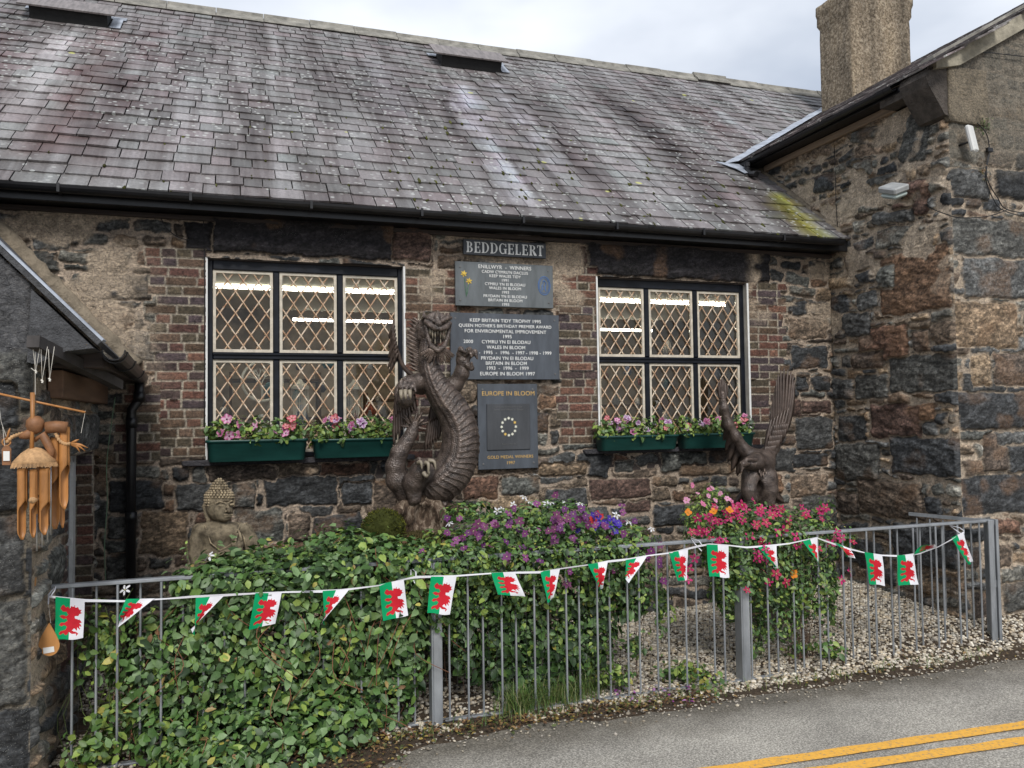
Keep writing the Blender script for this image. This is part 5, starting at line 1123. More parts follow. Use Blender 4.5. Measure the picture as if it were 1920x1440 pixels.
# head: skull, open upper jaw, lower jaw, arms, legs and tail in one skin
sk.ell((802, 625, 4), (17, 24, 18), 8).ell((818, 605, 20), (22, 11, 20), 5).ell((816, 635, 16), (17, 20, 10), 6)
sk.chain([((799, 603, 32), 4.5), ((806, 609, 40), 5), ((815, 615, 46), 5), ((825, 617, 47), 5), ((835, 614, 43), 5), ((843, 607, 36), 4.5)], 2)          # upper lip
sk.chain([((799, 612, 28), 4.5), ((803, 634, 32), 4), ((810, 650, 38), 4.5), ((821, 657, 42), 5), ((832, 650, 40), 4.5), ((839, 633, 34), 4), ((842, 612, 30), 4.5)], 2)   # lower jaw rim
sk.ell((821, 633, 40), (13.5, 17, 13), 2, sub=True)
sk.ell((822, 607, 47), (6.5, 6.5, 6.5), 1.5).chain([((820, 603, 36), 7), ((820, 595, 34), 5.5), ((821, 583, 28), 1.6)], 2)
sk.chain([((795, 595, 24), 4), ((804, 596, 34), 4.2), ((813, 602, 42), 3.6)], 2).chain([((845, 596, 28), 3.6), ((838, 597, 36), 4.2), ((829, 602, 42), 3.6)], 2)
sk.chain([((796, 598, 18), 5), ((794, 585, 12), 1.6)], 2).chain([((840, 597, 24), 5), ((841, 589, 18), 1.6)], 2)
sk.chain([((795, 600, 16), 6), ((789, 615, 8), 6.5), ((789, 634, 6), 5), ((796, 642, 10), 4)], 3).chain([((788, 602, 4), 4), ((783, 612, -2), 4), ((783, 632, -2), 3)], 2)
# shoulders and arms
sk.ell((790, 720, -6), (24, 18, 20), 8)
sk.chain([((825, 735, -6), 17), ((852, 722, -8), 15), ((866, 700, 2), 13), ((868, 680, 6), 12)], 7).ell((868, 672, 8), (13, 10, 12), 6)
for a, b, c in (((862, 664, 12), (864, 655, 18), (872, 660, 24)), ((872, 664, 16), (880, 656, 22), (884, 668, 26)), ((878, 668, 10), (890, 660, 14), (895, 672, 20)), ((876, 684, 16), (884, 690, 20), (884, 680, 26))): sk.chain([(a, 6.5), (b, 5.2), (c, 2.0)], 2)
sk.chain([((788, 715, 4), 17), ((765, 722, 14), 15), ((757, 742, 26), 13), ((760, 748, 32), 16)], 7)
for k in range(4): sk.chain([((752+k*7, 736, 38), 5.5), ((751+k*7.5, 724+abs(k-1.5), 44), 5), ((752+k*8, 716+k, 40), 4), ((755+k*8, 731+k, 50), 1.8)], 1.5)
# hind legs
sk.ell((800, 890, 6), (34, 26, 30), 10).chain([((795, 890, 14), 24), ((775, 905, 26), 18), ((777, 935, 30), 12)], 7).chain([((777, 905, 34), 15), ((787, 885, 42), 14), ((791, 872, 46), 13)], 6)
for a, b, c in (((784, 866, 50), (786, 862, 60), (789, 873, 64)), ((797, 866, 54), (803, 868, 62), (802, 885, 64)), ((803, 864, 52), (812, 864, 60), (816, 877, 62)), ((794, 884, 52), (799, 893, 58), (803, 886, 64))): sk.chain([(a, 5.5), (b, 4.5), (c, 1.8)], 1.5)
sk.chain([((835, 905, 4), 22), ((838, 925, 8), 14), ((828, 938, 14), 11)], 6).chain([((828, 938, 14), 10), ((816, 944, 24), 5)], 3).chain([((832, 938, 14), 9), ((834, 946, 26), 4)], 3)
# tail rising at the left
sk.chain([((795, 915, -4), 26), ((765, 920, -2), 24), ((745, 900, 0), 20), ((741, 875, 2), 17), ((748, 850, 4), 15), ((762, 830, 6), 12.5), ((772, 812, 6), 10.5), ((778, 795, 6), 8)], 6)
sv, sf = sk.mesh(u_*1.15)
parts = [(vs_, q1), (sv, sf)]
fm = MB()
# tail tuft, spiky mane, beard, teeth
for k in range(15):
    a = -1.5+3.0*k/14; c0 = sk.P(776, 800, 6); tp = sk.P(776+26*math.sin(a)+2*math.sin(k*3), 800-24*math.cos(a)-6*(k % 2), 6+8*math.sin(k*2.3)); feather(fm, c0, tp, .028, (0, -1, .2), .005, .25*math.sin(k))
for k in range(12):
    f = k/11; p = sk.P(738+10*f, 905-60*f, 2); p2 = sk.P(724+12*f, 896-62*f, 4+3*(k % 2)); feather(fm, p, p2, .022, (0, -1, 0), .006)
for k in range(22):
    a = math.radians(-60+150*k/21); a = math.radians(-68+140*k/21); c0 = sk.P(820+15*math.sin(a), 652+4*math.cos(a), 40); e = sk.P(819+36*math.sin(a), 652+(27+3*(k % 2))*math.cos(a)+3, 30); feather(fm, c0, e, .019, (0, -1, .3), .007, .12*math.sin(k))
for k in range(26):
    f = k/25; p = sk.P(790-3*f, 606+90*f, -12); p2 = sk.P(772-7*math.sin(f*3)-5*(k % 2), 598+92*f, -20); feather(fm, p, p2, .024, (0, -1, 0), .007, .15)
simple('aged_teeth', (.20, .17, .125), .5)
class _T1:
    def __init__(s, nm): s.nm = nm
    def tube(s, *a): m = MB(); m.tube(*a); m.build(s.nm, MATS['aged_teeth'], drag, True)
tm = _T1('tooth')
for k in range(9):
    f = k/8; a = math.radians(-75+150*f); bx_ = 821+16*math.sin(a); dd = 30+12*math.cos(a); Lt = 25 if k in (2, 3, 5, 6) else 17
    tm.tube([sk.P(bx_, 613+5*math.cos(a), dd), sk.P(bx_, 613+Lt*.6, dd+1), sk.P(bx_, 613+Lt, dd-1)], [.008, .006, .0015], 6)
    tm.tube([sk.P(bx_, 645, dd), sk.P(bx_, 639, dd), sk.P(bx_, 634, dd-1)], [.006, .004, .001], 6) if k % 2 else None
fv, ff = np.array(fm.v), fm.f
V, F = joinvf(parts+[(fv, ff)])
body = raw('body', V, F, M_BRS, drag, True)
tm = _T1('claw')
for a, b, c in (((784, 868, 66), (789, 866, 74), (791, 880, 76)), ((797, 868, 68), (803, 870, 76), (803, 890, 76)), ((803, 864, 66), (814, 866, 72), (817, 882, 72)), ((794, 886, 66), (800, 893, 72), (806, 884, 76)), ((752, 733, 58), (752, 741, 64), (753, 750, 62)), ((760, 732, 60), (760, 741, 66), (761, 750, 64)), ((768, 733, 60), (769, 741, 66), (770, 749, 64))): tm.tube(spline([sk.P(*a), sk.P(*b), sk.P(*c)], 4), [.017, .017, .016, .014, .013, .011, .009, .006, .002][:9], 8)

ey = MB(); 
for c in ((810, 603, 36), (834, 603, 38)): ey.lathe(sk.P(*c), [(.001, -.012), (.011, -.006), (.013, 0), (.011, .006), (.001, .012)], 12)
ey.build('eye', simple('bulging_eye', (.07, .055, .045), .3), drag, True)
def wing_mesh(S, bone, feathers, w, nrm, br, name, parent, mat, covert=True):
    m = MB(); pts = spline([S.P(*p) for p in bone], 6); m.tube(pts, [br*S.s*(1-.6*i/len(pts)) for i in range(len(pts))], 10)
    for (a, b, cv) in feathers:
        feather(m, S.P(*a), S.P(*b), w*S.s, nrm, .007, cv)
        if covert: 
            A, B = np.array(S.P(*a)), np.array(S.P(*b)); feather(m, A+[0, -.012, 0], A+(B-A)*.5+[0, -.014, 0], w*S.s*.9, nrm, .007, cv)
            feather(m, A+[0, -.020, 0], A+(B-A)*.28+[0, -.024, 0], w*S.s*.8, nrm, .007, cv)
    return m.build(name, mat, parent, True)
bone = [(775, 705, -8), (757, 688, -6), (744, 655, -2), (737, 625, 2), (738, 600, 4)]
fe = [((738+(k*1.0), 610+k*7.5, 0), (731-(k*.2)+(k % 2)*3, 634+k*9.5, -14), .06) for k in range(8)]
wing_mesh(sk, bone, fe, 9, (.35, -1, 0), 5.0, 'wing', drag, M_BRZ)
bone = [(785, 712, -16), (762, 712, -10), (748, 725, -4), (742, 745, 0)]
fe = [((745+k*3.4, 728+k*.5, -4+k), (735+k*5.4, 836-k*8-(k % 2)*6, -2+k*1.5), -.03) for k in range(9)]
wing_mesh(sk, bone, fe, 11, (.2, -1, 0), 9, 'wing', drag, M_BRZ)
fe = [((815+k*3, 740, -26), (799+k*5, 846-k*4, -22), .02) for k in range(6)]
wing_mesh(sk, [(790, 720, -24), (815, 735, -26), (835, 745, -26)], fe, 12, (0, -1, 0), 8, 'wing', drag, M_BRZ)
# stump
stp = Sculpt(800, 970, DY)
stump = thing('tree_stump', 'gnarled brown tree stump with a hollow carrying the dragon', 'stump', (stp.P(800, 970)[0], DY, 0.05))
stp.ell((795, 962, 0), (52, 44, 26), 10).ell((765, 955, 10), (24, 22, 20), 8).ell((845, 958, 4), (26, 20, 17), 8).cap((850, 960, 6), (895, 968, 20), 11, 5, 6).cap((845, 950, 0), (880, 950, 16), 9, 4, 5).cap((745, 960, 12), (712, 975, 24), 12, 7, 6).cap((790, 965, -5), (790, 1180, -5), 44, 58, 12).cap((780, 950, 24), (775, 1010, 34), 13, 10, 8).cap((820, 945, 20), (838, 1000, 34), 12, 10, 8)
stp.ell((800, 968, 44), (20, 20, 22), 4, sub=True).ell((818, 990, 50), (12, 18, 16), 4, sub=True)
def woodn(X, Y, Z): return 0.045*(fbm(X*13+Y*9, Z*8+Y*6, 4)-.5)+0.022*np.abs(fbm(X*40+Y*14, Z*9, 2)-.5)
v_, f_ = stp.mesh(stp.s*1.6, woodn)
q = N('weathered_root_wood'); vv_ = q.obj(scale=(1, 1, .3)); c = q.ramp(q.noise(vv_, 26, 7, .7, .8), [(.34, (.014, .010, .007)), (.50, (.075, .050, .034)), (.66, (.30, .24, .18))]); q.bump(q.noise(vv_, 60, 7, .7), 1.0, .012); raw('trunk', v_, f_, q.fin(c, .85, .2), stump, True)
# moss balls at the foot
def mossball(px, py, r, rz, d, lab, name, cols, seed):
    S_ = Sculpt(px, py, DY-.06); S_.ell((px, py, d), (r, r, rz), 4)
    v_, f_ = S_.mesh(S_.s*2, lambda X, Y, Z: .03*(fbm(X*20+Y*11, Z*22+Y*8, 3)-.5)); c = np.array(cols[0])[None]*(.5+1.0*fbm(v_[:, 0]*30+v_[:, 1]*9, v_[:, 2]*30, 3))[:, None]
    t = thing(name, lab, 'moss', S_.P(px, py+r, d)); raw('mound', v_, f_, M_MOSS, t, True, None, c)
    m = MB(); rs = np.random.default_rng(seed); tuft_ball(m, S_.P(px, py, d), r*S_.s, 5200, cols, rs, (1, 1, rz/r), .0075); m.build('tufts', M_MOSS, t, False, True, False); m2 = t.children[-1]; m2['kind'] = 'stuff'; return t
mossball(719, 990, 38, 34, 20, 'round clump of bright yellow green moss left of the tree stump', 'moss_clump', [(.035, .040, .010), (.075, .080, .012), (.018, .020, .008), (.13, .13, .02)], 1)
mossball(782, 1022, 40, 24, 34, 'low brownish moss mound below the tree stump', 'moss_clump', [(.055, .045, .018), (.085, .070, .025), (.03, .024, .012)], 2)
tag(stone_block('stone_plinth', onY(690, 1020, -1.05)*[1, 0, 0]+[0, -1.05, 0.02], onY(830, 1045, -.6)*[1, 0, 0]+[0, -.62, .74], None, 51, (.10, .085, .06), .02), 'rough stone plinth hidden in leaves under the moss mounds', 'plinth')

# ---- buddha
B = Sculpt(413, 980, -0.72); u2 = B.s
bud = thing('buddha_statue', 'weathered stone buddha with joined hands, looking down over the climbing leaves', 'statue', B.P(410, 1062))
B.ell((411, 951, 4), (25, 26, 27), 4).ell((417, 960, 12), (20, 19, 19), 6).ell((422, 970, 20), (8, 8, 7), 6)                      # skull, face, chin
B.ell((426, 951, 27), (3.6, 6, 2.4), 2).cap((427, 948, 29), (429, 958, 33.5), 1.9, 3.4, 2.5).cap((424, 959, 31), (434, 959, 29), 2.1, 1.9, 1.5)  # nose
B.cap((421, 965.5, 30), (436, 965, 26.5), 2.1, 1.5, 1.6).cap((422, 969, 29), (433, 968.5, 27), 2.2, 1.6, 1.6).cap((419, 967.2, 33), (437, 966.8, 29.5), 1.4, 1.2, .6, True)
B.ell((414, 948, 27), (6.5, 4, 3.2), 2).ell((435, 946, 23), (5, 4, 3.0), 2).cap((407, 950.5, 31), (420, 950.8, 33), 1.5, 1.4, .6, True).cap((431, 948.5, 30), (440, 947.5, 24), 1.4, 1.3, .6, True).cap((408, 945.2, 30), (420, 945.5, 32), 1.5, 1.5, 1, True).cap((431, 944, 29), (438, 943, 25), 1.4, 1.3, 1, True)
B.cap((404, 944, 28), (412, 940.5, 30), 1.6, 1.4, 1.8).cap((412, 940.5, 30), (423, 943.5, 31), 1.4, 1.2, 1.8).cap((427, 943, 30), (434, 939, 27), 1.2, 1.3, 1.8).cap((434, 939, 27), (440, 940.5, 21), 1.3, 1.0, 1.8)
B.chain([((386, 942, 6), 4), ((383, 950, 7), 4), ((386, 962, 7), 4.2), ((390, 974, 8), 4)], 2)                                # long ear
B.chain([((412, 968, 0), 13), ((413, 985, 0), 14)], 6)
B.ell((413, 1003, 0), (40, 26, 28), 10).ell((388, 994, 2), (22, 18, 14), 8).ell((446, 992, 2), (18, 17, 14), 8).ell((413, 1040, 0), (38, 26, 34), 12).ell((402, 1000, 16), (16, 10, 10), 8).ell((432, 998, 16), (14, 9, 10), 8)
B.chain([((374, 994, 0), 14), ((368, 1015, 2), 13), ((366, 1040, 8), 12), ((370, 1052, 16), 11), ((395, 1048, 32), 10), ((425, 1040, 44), 8), ((440, 1030, 48), 6.5)], 5)
B.chain([((462, 994, 0), 13), ((470, 1015, 4), 14), ((476, 1040, 10), 14), ((462, 1044, 34), 10), ((448, 1036, 46), 7)], 6)
B.chain([((441, 1036, 47), 6.5), ((440, 1020, 49), 7), ((441, 1006, 48), 5)], 3).chain([((449, 1036, 46), 6.5), ((449, 1020, 48), 7), ((449, 1006, 47), 5)], 3)
for k in range(4): B.chain([((438+k*.6, 1012, 53-k*3.2), 2.8), ((441+k*.4, 1001, 51-k*3), 2.5), ((444, 994-(1 if k in (1, 2) else 0), 49-k*2.6), 1.8)], .8).chain([((452-k*.4, 1012, 52-k*3.2), 2.8), ((449.5-k*.2, 1001, 50-k*3), 2.5), ((446.5, 994-(1 if k in (1, 2) else 0), 48.5-k*2.6), 1.8)], .8)
B.chain([((440, 1020, 55), 3), ((443, 1008, 57), 2.4), ((445, 1001, 56), 1.8)], 1)
B.cap((445.5, 1040, 56), (445.5, 1002, 56), .9, .9, .8, True)
for k in range(6): B.chain([((447+k*3, 985-1.5*abs(k-2), 12-k), 1.6), ((458+k*3.4, 1010, 14-k*1.5), 1.7), ((465+k*4.0, 1045, 16-k*2), 1.7)], 1.6)   # robe folds
B.chain([((384, 985, 18), 1.2), ((395, 1018, 27), 1.2), ((412, 1032, 32), 1.2), ((432, 1022, 34), 1.2), ((444, 1000, 26), 1.2), ((450, 984, 14), 1.2)], 1.4)
B.ell((413, 1068, 20), (62, 34, 20), 10)
v_, f_ = B.mesh(u2*.95)
raw('body', v_, f_, M_BUD, bud, True)
hv = [];
H_ = Sculpt(411, 935, -0.72)
H_.ell((411, 938, 1), (27.5, 28, 19), 3).ell((411, 917, 0), (16, 16, 14), 4).ell((410, 905, 0), (8, 8, 8), 4)
H_.ell((424, 953, 26), (21, 16, 12), 4, sub=True)
v_, f_ = H_.mesh(u2*1.2)
cm = MB(); rsb = np.random.default_rng(3)
for (cz, r0_, n) in ((933, 27.0, 26), (928.5, 27.0, 26), (924, 24.5, 23), (920.5, 20, 18), (916, 16.8, 16), (911, 15, 14), (906.5, 11.5, 10), (902, 7.5, 7), (898.5, 3, 3), (938, 27.4, 24), (943, 27.4, 20), (948, 27, 18)):
    for k in range(n):
        a = 2*math.pi*(k+.5*(int(cz) % 2))/n
        if cz > 935 and (math.sin(a) > -.15 or math.cos(a) > .75): 
            if not (math.sin(a) < .1): continue
        if cz > 935 and math.sin(a) < -.25 and math.cos(a) > -.55: continue
        x, d = 411+r0_*math.cos(a), 1-r0_*math.sin(a)*1.02
        c = H_.P(x, cz, d); r = 2.9*u2
        cm.add(c+ICO1[0]*r, ICO1[1])
V, F = joinvf([(v_, f_), (np.array(cm.v), cm.f)]); raw('hair', V, F, M_BUD, bud, True)
tag(stone_block('stone_plinth', (B.P(360, 1060)[0], -1.0, .0), (B.P(470, 1060)[0], -.45, B.P(413, 1088)[2]), None, 52, (.10, .085, .06), .02), 'rough stone plinth hidden in leaves under the buddha', 'plinth')

# ---- eagle
E_ = Sculpt(1420, 860, -0.62); u3 = E_.s
eag = thing('eagle_statue', 'dark brown eagle statue with both wings raised, above the pink clematis', 'statue', E_.P(1420, 942))
E_.ell((1421, 868, 0), (27, 20, 19), 8).chain([((1421, 872, 0), 24), ((1424, 905, 0), 24), ((1424, 940, -6), 20)], 10)
E_.chain([((1432, 863, 6), 16), ((1416, 866, 22), 12.5), ((1405, 868, 30), 10.5)], 6)
E_.chain([((1399, 867, 38), 6.2), ((1393, 870, 42), 4.8), ((1390, 884, 42), 1.5)], 1.5).cap((1400, 861, 41), (1420, 861, 36), 2.4, 2.0, 1.5).cap((1403, 866, 43), (1418, 867, 38), 1.8, 1.5, .8, True).cap((1391, 875, 46), (1408, 876, 42), .9, .9, .6, True)
E_.chain([((1408, 895, 12), 15), ((1405, 920, 16), 12), ((1406, 945, 18), 8)], 5).chain([((1440, 895, 12), 15), ((1443, 920, 14), 12.5), ((1443, 945, 16), 8)], 5)
E_.ell((1424, 925, 22), (8, 14, 20), 4, sub=True)
E_.chain([((1408, 855, 0), 14), ((1394, 842, 0), 9), ((1380, 818, 2), 7.5), ((1366, 795, 2), 7), ((1357, 765, 4), 6), ((1354, 738, 4), 4)], 6).chain([((1436, 858, 0), 14), ((1448, 838, -2), 11), ((1462, 815, -4), 8)], 6)
v_, f_ = E_.mesh(u3*1.15)
fm = MB()
for k in range(150):   # body plumage
    rs_ = random.Random(k); a = rs_.uniform(-1.5, 1.5); z = 876+rs_.random()**1.0*60; R_ = 26.5; p = E_.P(1423+R_*math.sin(a), z, R_*math.cos(a)*.98+1); e = E_.P(1423+R_*1.06*math.sin(a), z+11, R_*math.cos(a)*1.0+2); 
    if abs(a) < .9 and z > 885: continue
    feather(fm, p, e, .028, (math.sin(a), -math.cos(a), 0), .004, n=5)
V, F = joinvf([(v_, f_), (np.array(fm.v), fm.f)]); raw('body', V, F, M_BRS, eag, True)
# left wing seen nearly edge on: feathers run back from the bone; right wing spread broad
m = MB()
for k in range(16):
    f = k/15; a = (1396-44*f**.8, 838-100*f, 0); b = (1384-42*f**.7-5*(k % 2)+8*f, 872-104*f-42*f**2.2+20*(1-f), -16-10*f); feather(m, E_.P(*a), E_.P(*b), 12*u3, (-.5, -1, 0), .007, .03)
for k in range(6): feather(m, E_.P(1350+k*2.0, 748, 5), E_.P(1347+k*3.4, 706+5*abs(k-2), 5-k*2), 5.5*u3, (-.6, -1, 0), .006)
for k in range(9): feather(m, E_.P(1402-k*2, 846+k*1, -4), E_.P(1396-k*1.6, 892-k*3-(k % 2)*4, -8-k*3), 9*u3, (-.7, -1, 0), .006)
m.build('wing', M_BRZ, eag, True)
def pathfeather(m, pts, w, nrm, th):
    P_ = spline(pts, 7); n = len(P_); vs = []
    for i in range(n):
        f = i/(n-1); t = P_[min(i+1, n-1)]-P_[max(i-1, 0)]; t /= np.linalg.norm(t); N_ = np.array(nrm, float); N_ -= t*(N_@t); N_ /= np.linalg.norm(N_); s_ = np.cross(t, N_); ww = w*(.6+.4*min(1, f*3))*(1-f**7*.9)*.5
        vs += [P_[i]-s_*ww, P_[i]+N_*th, P_[i]+s_*ww, P_[i]-N_*th*.6]
    m.add(vs, [(4*i+j, 4*i+(j+1) % 4, 4*i+4+(j+1) % 4, 4*i+4+j) for i in range(n-1) for j in range(4)]+[(3, 2, 1, 0), tuple(4*(n-1)+j for j in range(4))])
m = MB(); nr_ = (.25, -1, .1)
LE = [(1441, 815), (1444, 795), (1446, 775), (1448, 757), (1451, 742), (1454, 726), (1456, 712), (1459, 702), (1464, 694), (1470, 690), (1477, 692), (1483, 697), (1487, 704), (1489, 714)]
for k, (ex, ey) in enumerate(LE):
    f = k/13; b0 = (1433+22*f, 850-2*f); mid = (1440+30*f+8*f*f, 810-14*f); m2 = (mid[0]+(ex-mid[0])*.5+3*f, mid[1]+(ey-mid[1])*.5)
    pathfeather(m, [E_.P(b0[0], b0[1], 0), E_.P(mid[0], mid[1], f*3), E_.P(m2[0], m2[1], f*4), E_.P(ex, ey, -2+f*3)], 9.5*u3, nr_, .009)
for k in range(11):
    f = k/10; L_ = .62-.12*(k % 2); b0 = (1434+20*f, 850); mid = (1441+28*f, 815-8*f); e = (1447+32*f, 815-70*L_*(.7+.5*f)); pathfeather(m, [E_.P(*b0, 6), E_.P(*mid, 8), E_.P(*e, 6)], 8*u3, nr_, .009)
for r_ in range(5):
    for k in range(8): f = (k+.5*(r_ % 2))/8; x = 1436+20*f+r_*4.2+f*r_*2; y = 842-r_*10-3*f; pathfeather(m, [E_.P(x-2, y+10, 10), E_.P(x, y, 11), E_.P(x+1.5, y-6, 10)], 7*u3, nr_, .006)
P0_ = [(1434, 850), (1441, 815), (1447, 765), (1457, 712), (1468, 700), (1482, 704), (1485, 730), (1483, 765), (1476, 792), (1466, 815), (1455, 850)]
m.prism([E_.P(a, b, -1) for a, b in P0_], (.004, .016, 0))
m.build('wing', M_BRZ, eag, True)
m = MB()
for k in range(11): a = -1.0+2.0*k/10; feather(m, E_.P(1424+8*a, 905, -14), E_.P(1424+46*a, 945-2*abs(a), -16-4*(k % 2)), 15*u3, (0, -1, 0), .007)
m.build('tail', M_BRZ, eag, True)
m = MB()
for sx in (1406, 1443):
    for k in (-1, 0, 1): m.tube([E_.P(sx, 946, 20), E_.P(sx+k*6, 948, 27), E_.P(sx+k*8, 953, 30)], [.018, .014, .003], 8)
m.build('talon', M_BRZ, eag, True)
tag(stone_block('stone_plinth', (E_.P(1378, 950)[0], -.95, .0), (E_.P(1470, 950)[0], -.40, E_.P(1420, 951)[2]), None, 53, (.10, .085, .06), .02), 'rough stone plinth hidden by pink clematis under the eagle', 'plinth')
# ------------------------------------------------------------------ plants
def leaf_mat(name, rough=.48, tr=.13):
    q = N(name); a = q.attr('col'); v = q.obj(); c = q.mix(.5, a.outputs['Color'], q.ramp(q.noise(v, 70, 3, .6), [(.3, (.7, .7, .7)), (.7, (1.3, 1.3, 1.3))]), 'MULTIPLY')
    q.fin(c, rough, .38); t = q.n('BsdfTranslucent'); q.t.links.new(c, t.inputs[0]); mx = q.n('MixShader'); mx.inputs[0].default_value = tr; q.t.links.new(q.b.outputs[0], mx.inputs[1]); q.t.links.new(t.outputs[0], mx.inputs[2]); q.t.links.new(mx.outputs[0], q.out.inputs[0]); return q.m
M_LEAF = leaf_mat('green_leaf'); M_PETAL = leaf_mat('petal', .6, .25); M_STEM = simple('brown_stem', (.09, .05, .03), .7, .4, 20, .2)
LV = np.array([(0, 0, 0), (.30, .30, .05), (.30, -.30, .05), (.34, 0, -.015), (.68, .24, .02), (.68, -.24, .02), (.68, 0, -.04), (1.0, 0, -.14)], float)
LF = np.array([(0, 3, 1), (0, 2, 3), (3, 6, 4), (3, 4, 1), (3, 2, 5), (3, 5, 6), (6, 7, 4), (6, 5, 7)])
def norm(a): return a/(np.linalg.norm(a, axis=-1, keepdims=True)+1e-9)
def leaves(P_, Nn, size, cols, rs, droop=.4, width=1.0, upb=.5):
    n = len(P_); Nn = norm(Nn+rs.normal(size=(n, 3))*.45+np.array([0, -.1, upb])); t = rs.normal(size=(n, 3))+np.array([0, 0, -droop]); t = norm(t-Nn*(t*Nn).sum(1, keepdims=True)); b = np.cross(Nn, t)
    s = size*(.38+1.15*rs.random(n)**1.3); cl = rs.uniform(.6, 1.6, n)
    L = LV[None]*np.array([1, width, 1.0])
    V = P_[:, None]+(t[:, None]*L[..., 0:1]+b[:, None]*L[..., 1:2]+Nn[:, None]*L[..., 2:3]*cl[:, None, None])*s[:, None, None]
    F = (LF[None]+(np.arange(n)*8)[:, None, None]).reshape(-1, 3); C = np.repeat(cols, 8, 0)
    return V.reshape(-1, 3), F, C
def in_blobs(blobs, n, rs, shell=.72, inner=.12):
    out = []; nor = []; vol = np.array([b[1].prod() for b in blobs]); cnt = (n*vol**.72/(vol**.72).sum()).astype(int)
    for (c, r), k in zip(blobs, cnt):
        d = norm(rs.normal(size=(k*2, 3))); lump = .80+.42*fbm(d[:, 0]*3.1+c[0]*5+3, d[:, 2]*3.1+d[:, 1]*2+c[0], 3); rad = np.where(rs.random(k*2) < inner, rs.uniform(.2, shell, k*2), (rs.uniform(shell, 1.0, k*2)+np.abs(rs.normal(0, .07, k*2)))*lump); p = c+d*r*rad[:, None]
        ok = np.ones(len(p), bool)
        for (c2, r2) in blobs:
            if c2 is c: continue
            ok &= ~((((p-c2)/r2)**2).sum(1) < .45)
        p, d = p[ok][:k], d[ok][:k]; out.append(p); nor.append(norm(d/r))
    return np.concatenate(out), np.concatenate(nor)
def pal(cols, w, n, rs):
    i = rs.choice(len(cols), size=n, p=np.array(w)/sum(w)); return np.array(cols)[i]*rs.uniform(.7, 1.3, n)[:, None]
def PB(px, py, Y, rx, ry, rz): return (onY(px, py, Y), np.array([rx, ry, rz]))
def twigs(name, pts_list, r, parent, mat=None):
    m = MB()
    for pts in pts_list: m.tube(spline(pts, 4), r, 5, cap=False)
    return m.build(name, mat or M_STEM, parent, True, fixn=False)
GREENS = [(.042, .088, .022), (.070, .138, .036), (.13, .205, .085), (.020, .045, .014), (.19, .26, .055), (.10, .17, .038), (.30, .27, .06)]
def foliage(name, blobs, n, size, w, parent, seed, width=1.0, zmin=.02, **k):
    rs = np.random.default_rng(seed); p, d = in_blobs(blobs, n, rs, **k); ok = p[:, 2] > zmin+.05*gz_(p[:, 0], p[:, 1]); p, d = p[ok], d[ok]
    V, F, C = leaves(p, d, size, pal(GREENS, w, len(p), rs), rs, width=width); o = raw(name, V, F, M_LEAF, parent, True, None, C); return o, p, d
def flower_mesh(name, npet, r, w, col, eye, seed, cup=.25, stripe=None):
    rs = np.random.default_rng(seed); V = []; F = []; C = []; b = 0
    for k in range(npet):
        a = 2*math.pi*k/npet+rs.normal()*.08; ca, sa = math.cos(a), math.sin(a); rr = r*rs.uniform(.85, 1.1); tw = rs.normal()*.1
        for (l, s_, h) in ((.08, .0, 0), (.45, w, .10), (.45, -w, .10), (.5, 0, .04), (.82, w*.8, cup*.6), (.82, -w*.8, cup*.6), (.85, 0, cup*.5), (1.0, 0, cup*.6+tw)): V.append(((ca*l-sa*s_)*rr, (sa*l+ca*s_)*rr, h*rr)); C.append(col)
        if stripe is not None:
            for j in (0, 3, 6): C[b+j] = stripe
        F += [tuple(int(i)+b for i in f) for f in LF]; b += 8
    v, f = ICO1; V += [tuple(q*np.array([.16, .16, .12])*r+np.array([0, 0, .10*r])) for q in v]; C += [eye]*len(v); F += [tuple(int(i)+b for i in q) for q in f]
    me = bpy.data.meshes.new(name); me.from_pydata([tuple(map(float, q)) for q in V], [], F); me.materials.append(M_PETAL); a = me.color_attributes.new('col', 'FLOAT_COLOR', 'POINT'); cc = np.ones((len(V), 4), np.float32); cc[:, :3] = np.array(C); a.data.foreach_set('color', cc.ravel()); me.polygons.foreach_set('use_smooth', np.ones(len(me.polygons), bool)); return me
def place_flowers(parent, me_list, spots, seed, sc=1.0, face=(-.25, -1, .55), jit=.45, name='flower', labels=None):
    rs = np.random.default_rng(seed); w_ = wloc(parent)
    for k, p in enumerate(spots):
        me = me_list[rs.integers(len(me_list))]; o = bpy.data.objects.new(name, me); COL.objects.link(o); o.parent = parent
        dv_ = V3(norm(np.array(face)+rs.normal(size=3)*jit)); o.rotation_euler = (dv_.to_track_quat('Z', 'Y').to_matrix() @ Matrix.Rotation(rs.uniform(0, 6.28), 3, 'Z')).to_euler(); o.location = V3(p)-w_; s = sc*rs.uniform(.75, 1.2); o.scale = (s, s, s)
# -- the big leafy climber at the left
HB = [PB(765, 1220, -1.70, .13, .11, .34), PB(725, 1320, -1.70, .16, .12, .22), PB(285, 1250, -1.66, .20, .12, .32), PB(405, 1230, -1.68, .34, .17, .48), PB(560, 1215, -1.68, .42, .20, .56), PB(690, 1180, -1.68, .30, .17, .46), PB(480, 1385, -1.78, .44, .28, .24), PB(330, 1390, -1.72, .24, .20, .20), PB(620, 1360, -1.78, .30, .26, .22), PB(560, 1425, -2.0, .34, .20, .13), PB(400, 1430, -2.0, .26, .18, .12),
      PB(425, 1085, -1.66, .30, .22, .13), PB(560, 1075, -1.66, .40, .24, .14), PB(680, 1060, -1.62, .34, .26, .17), PB(755, 1120, -1.68, .20, .18, .28), PB(500, 1120, -1.72, .3, .15, .12), PB(640, 1020, -1.35, .22, .2, .10), PB(750, 1045, -1.50, .22, .22, .12), PB(480, 1055, -1.45, .30, .2, .10)]
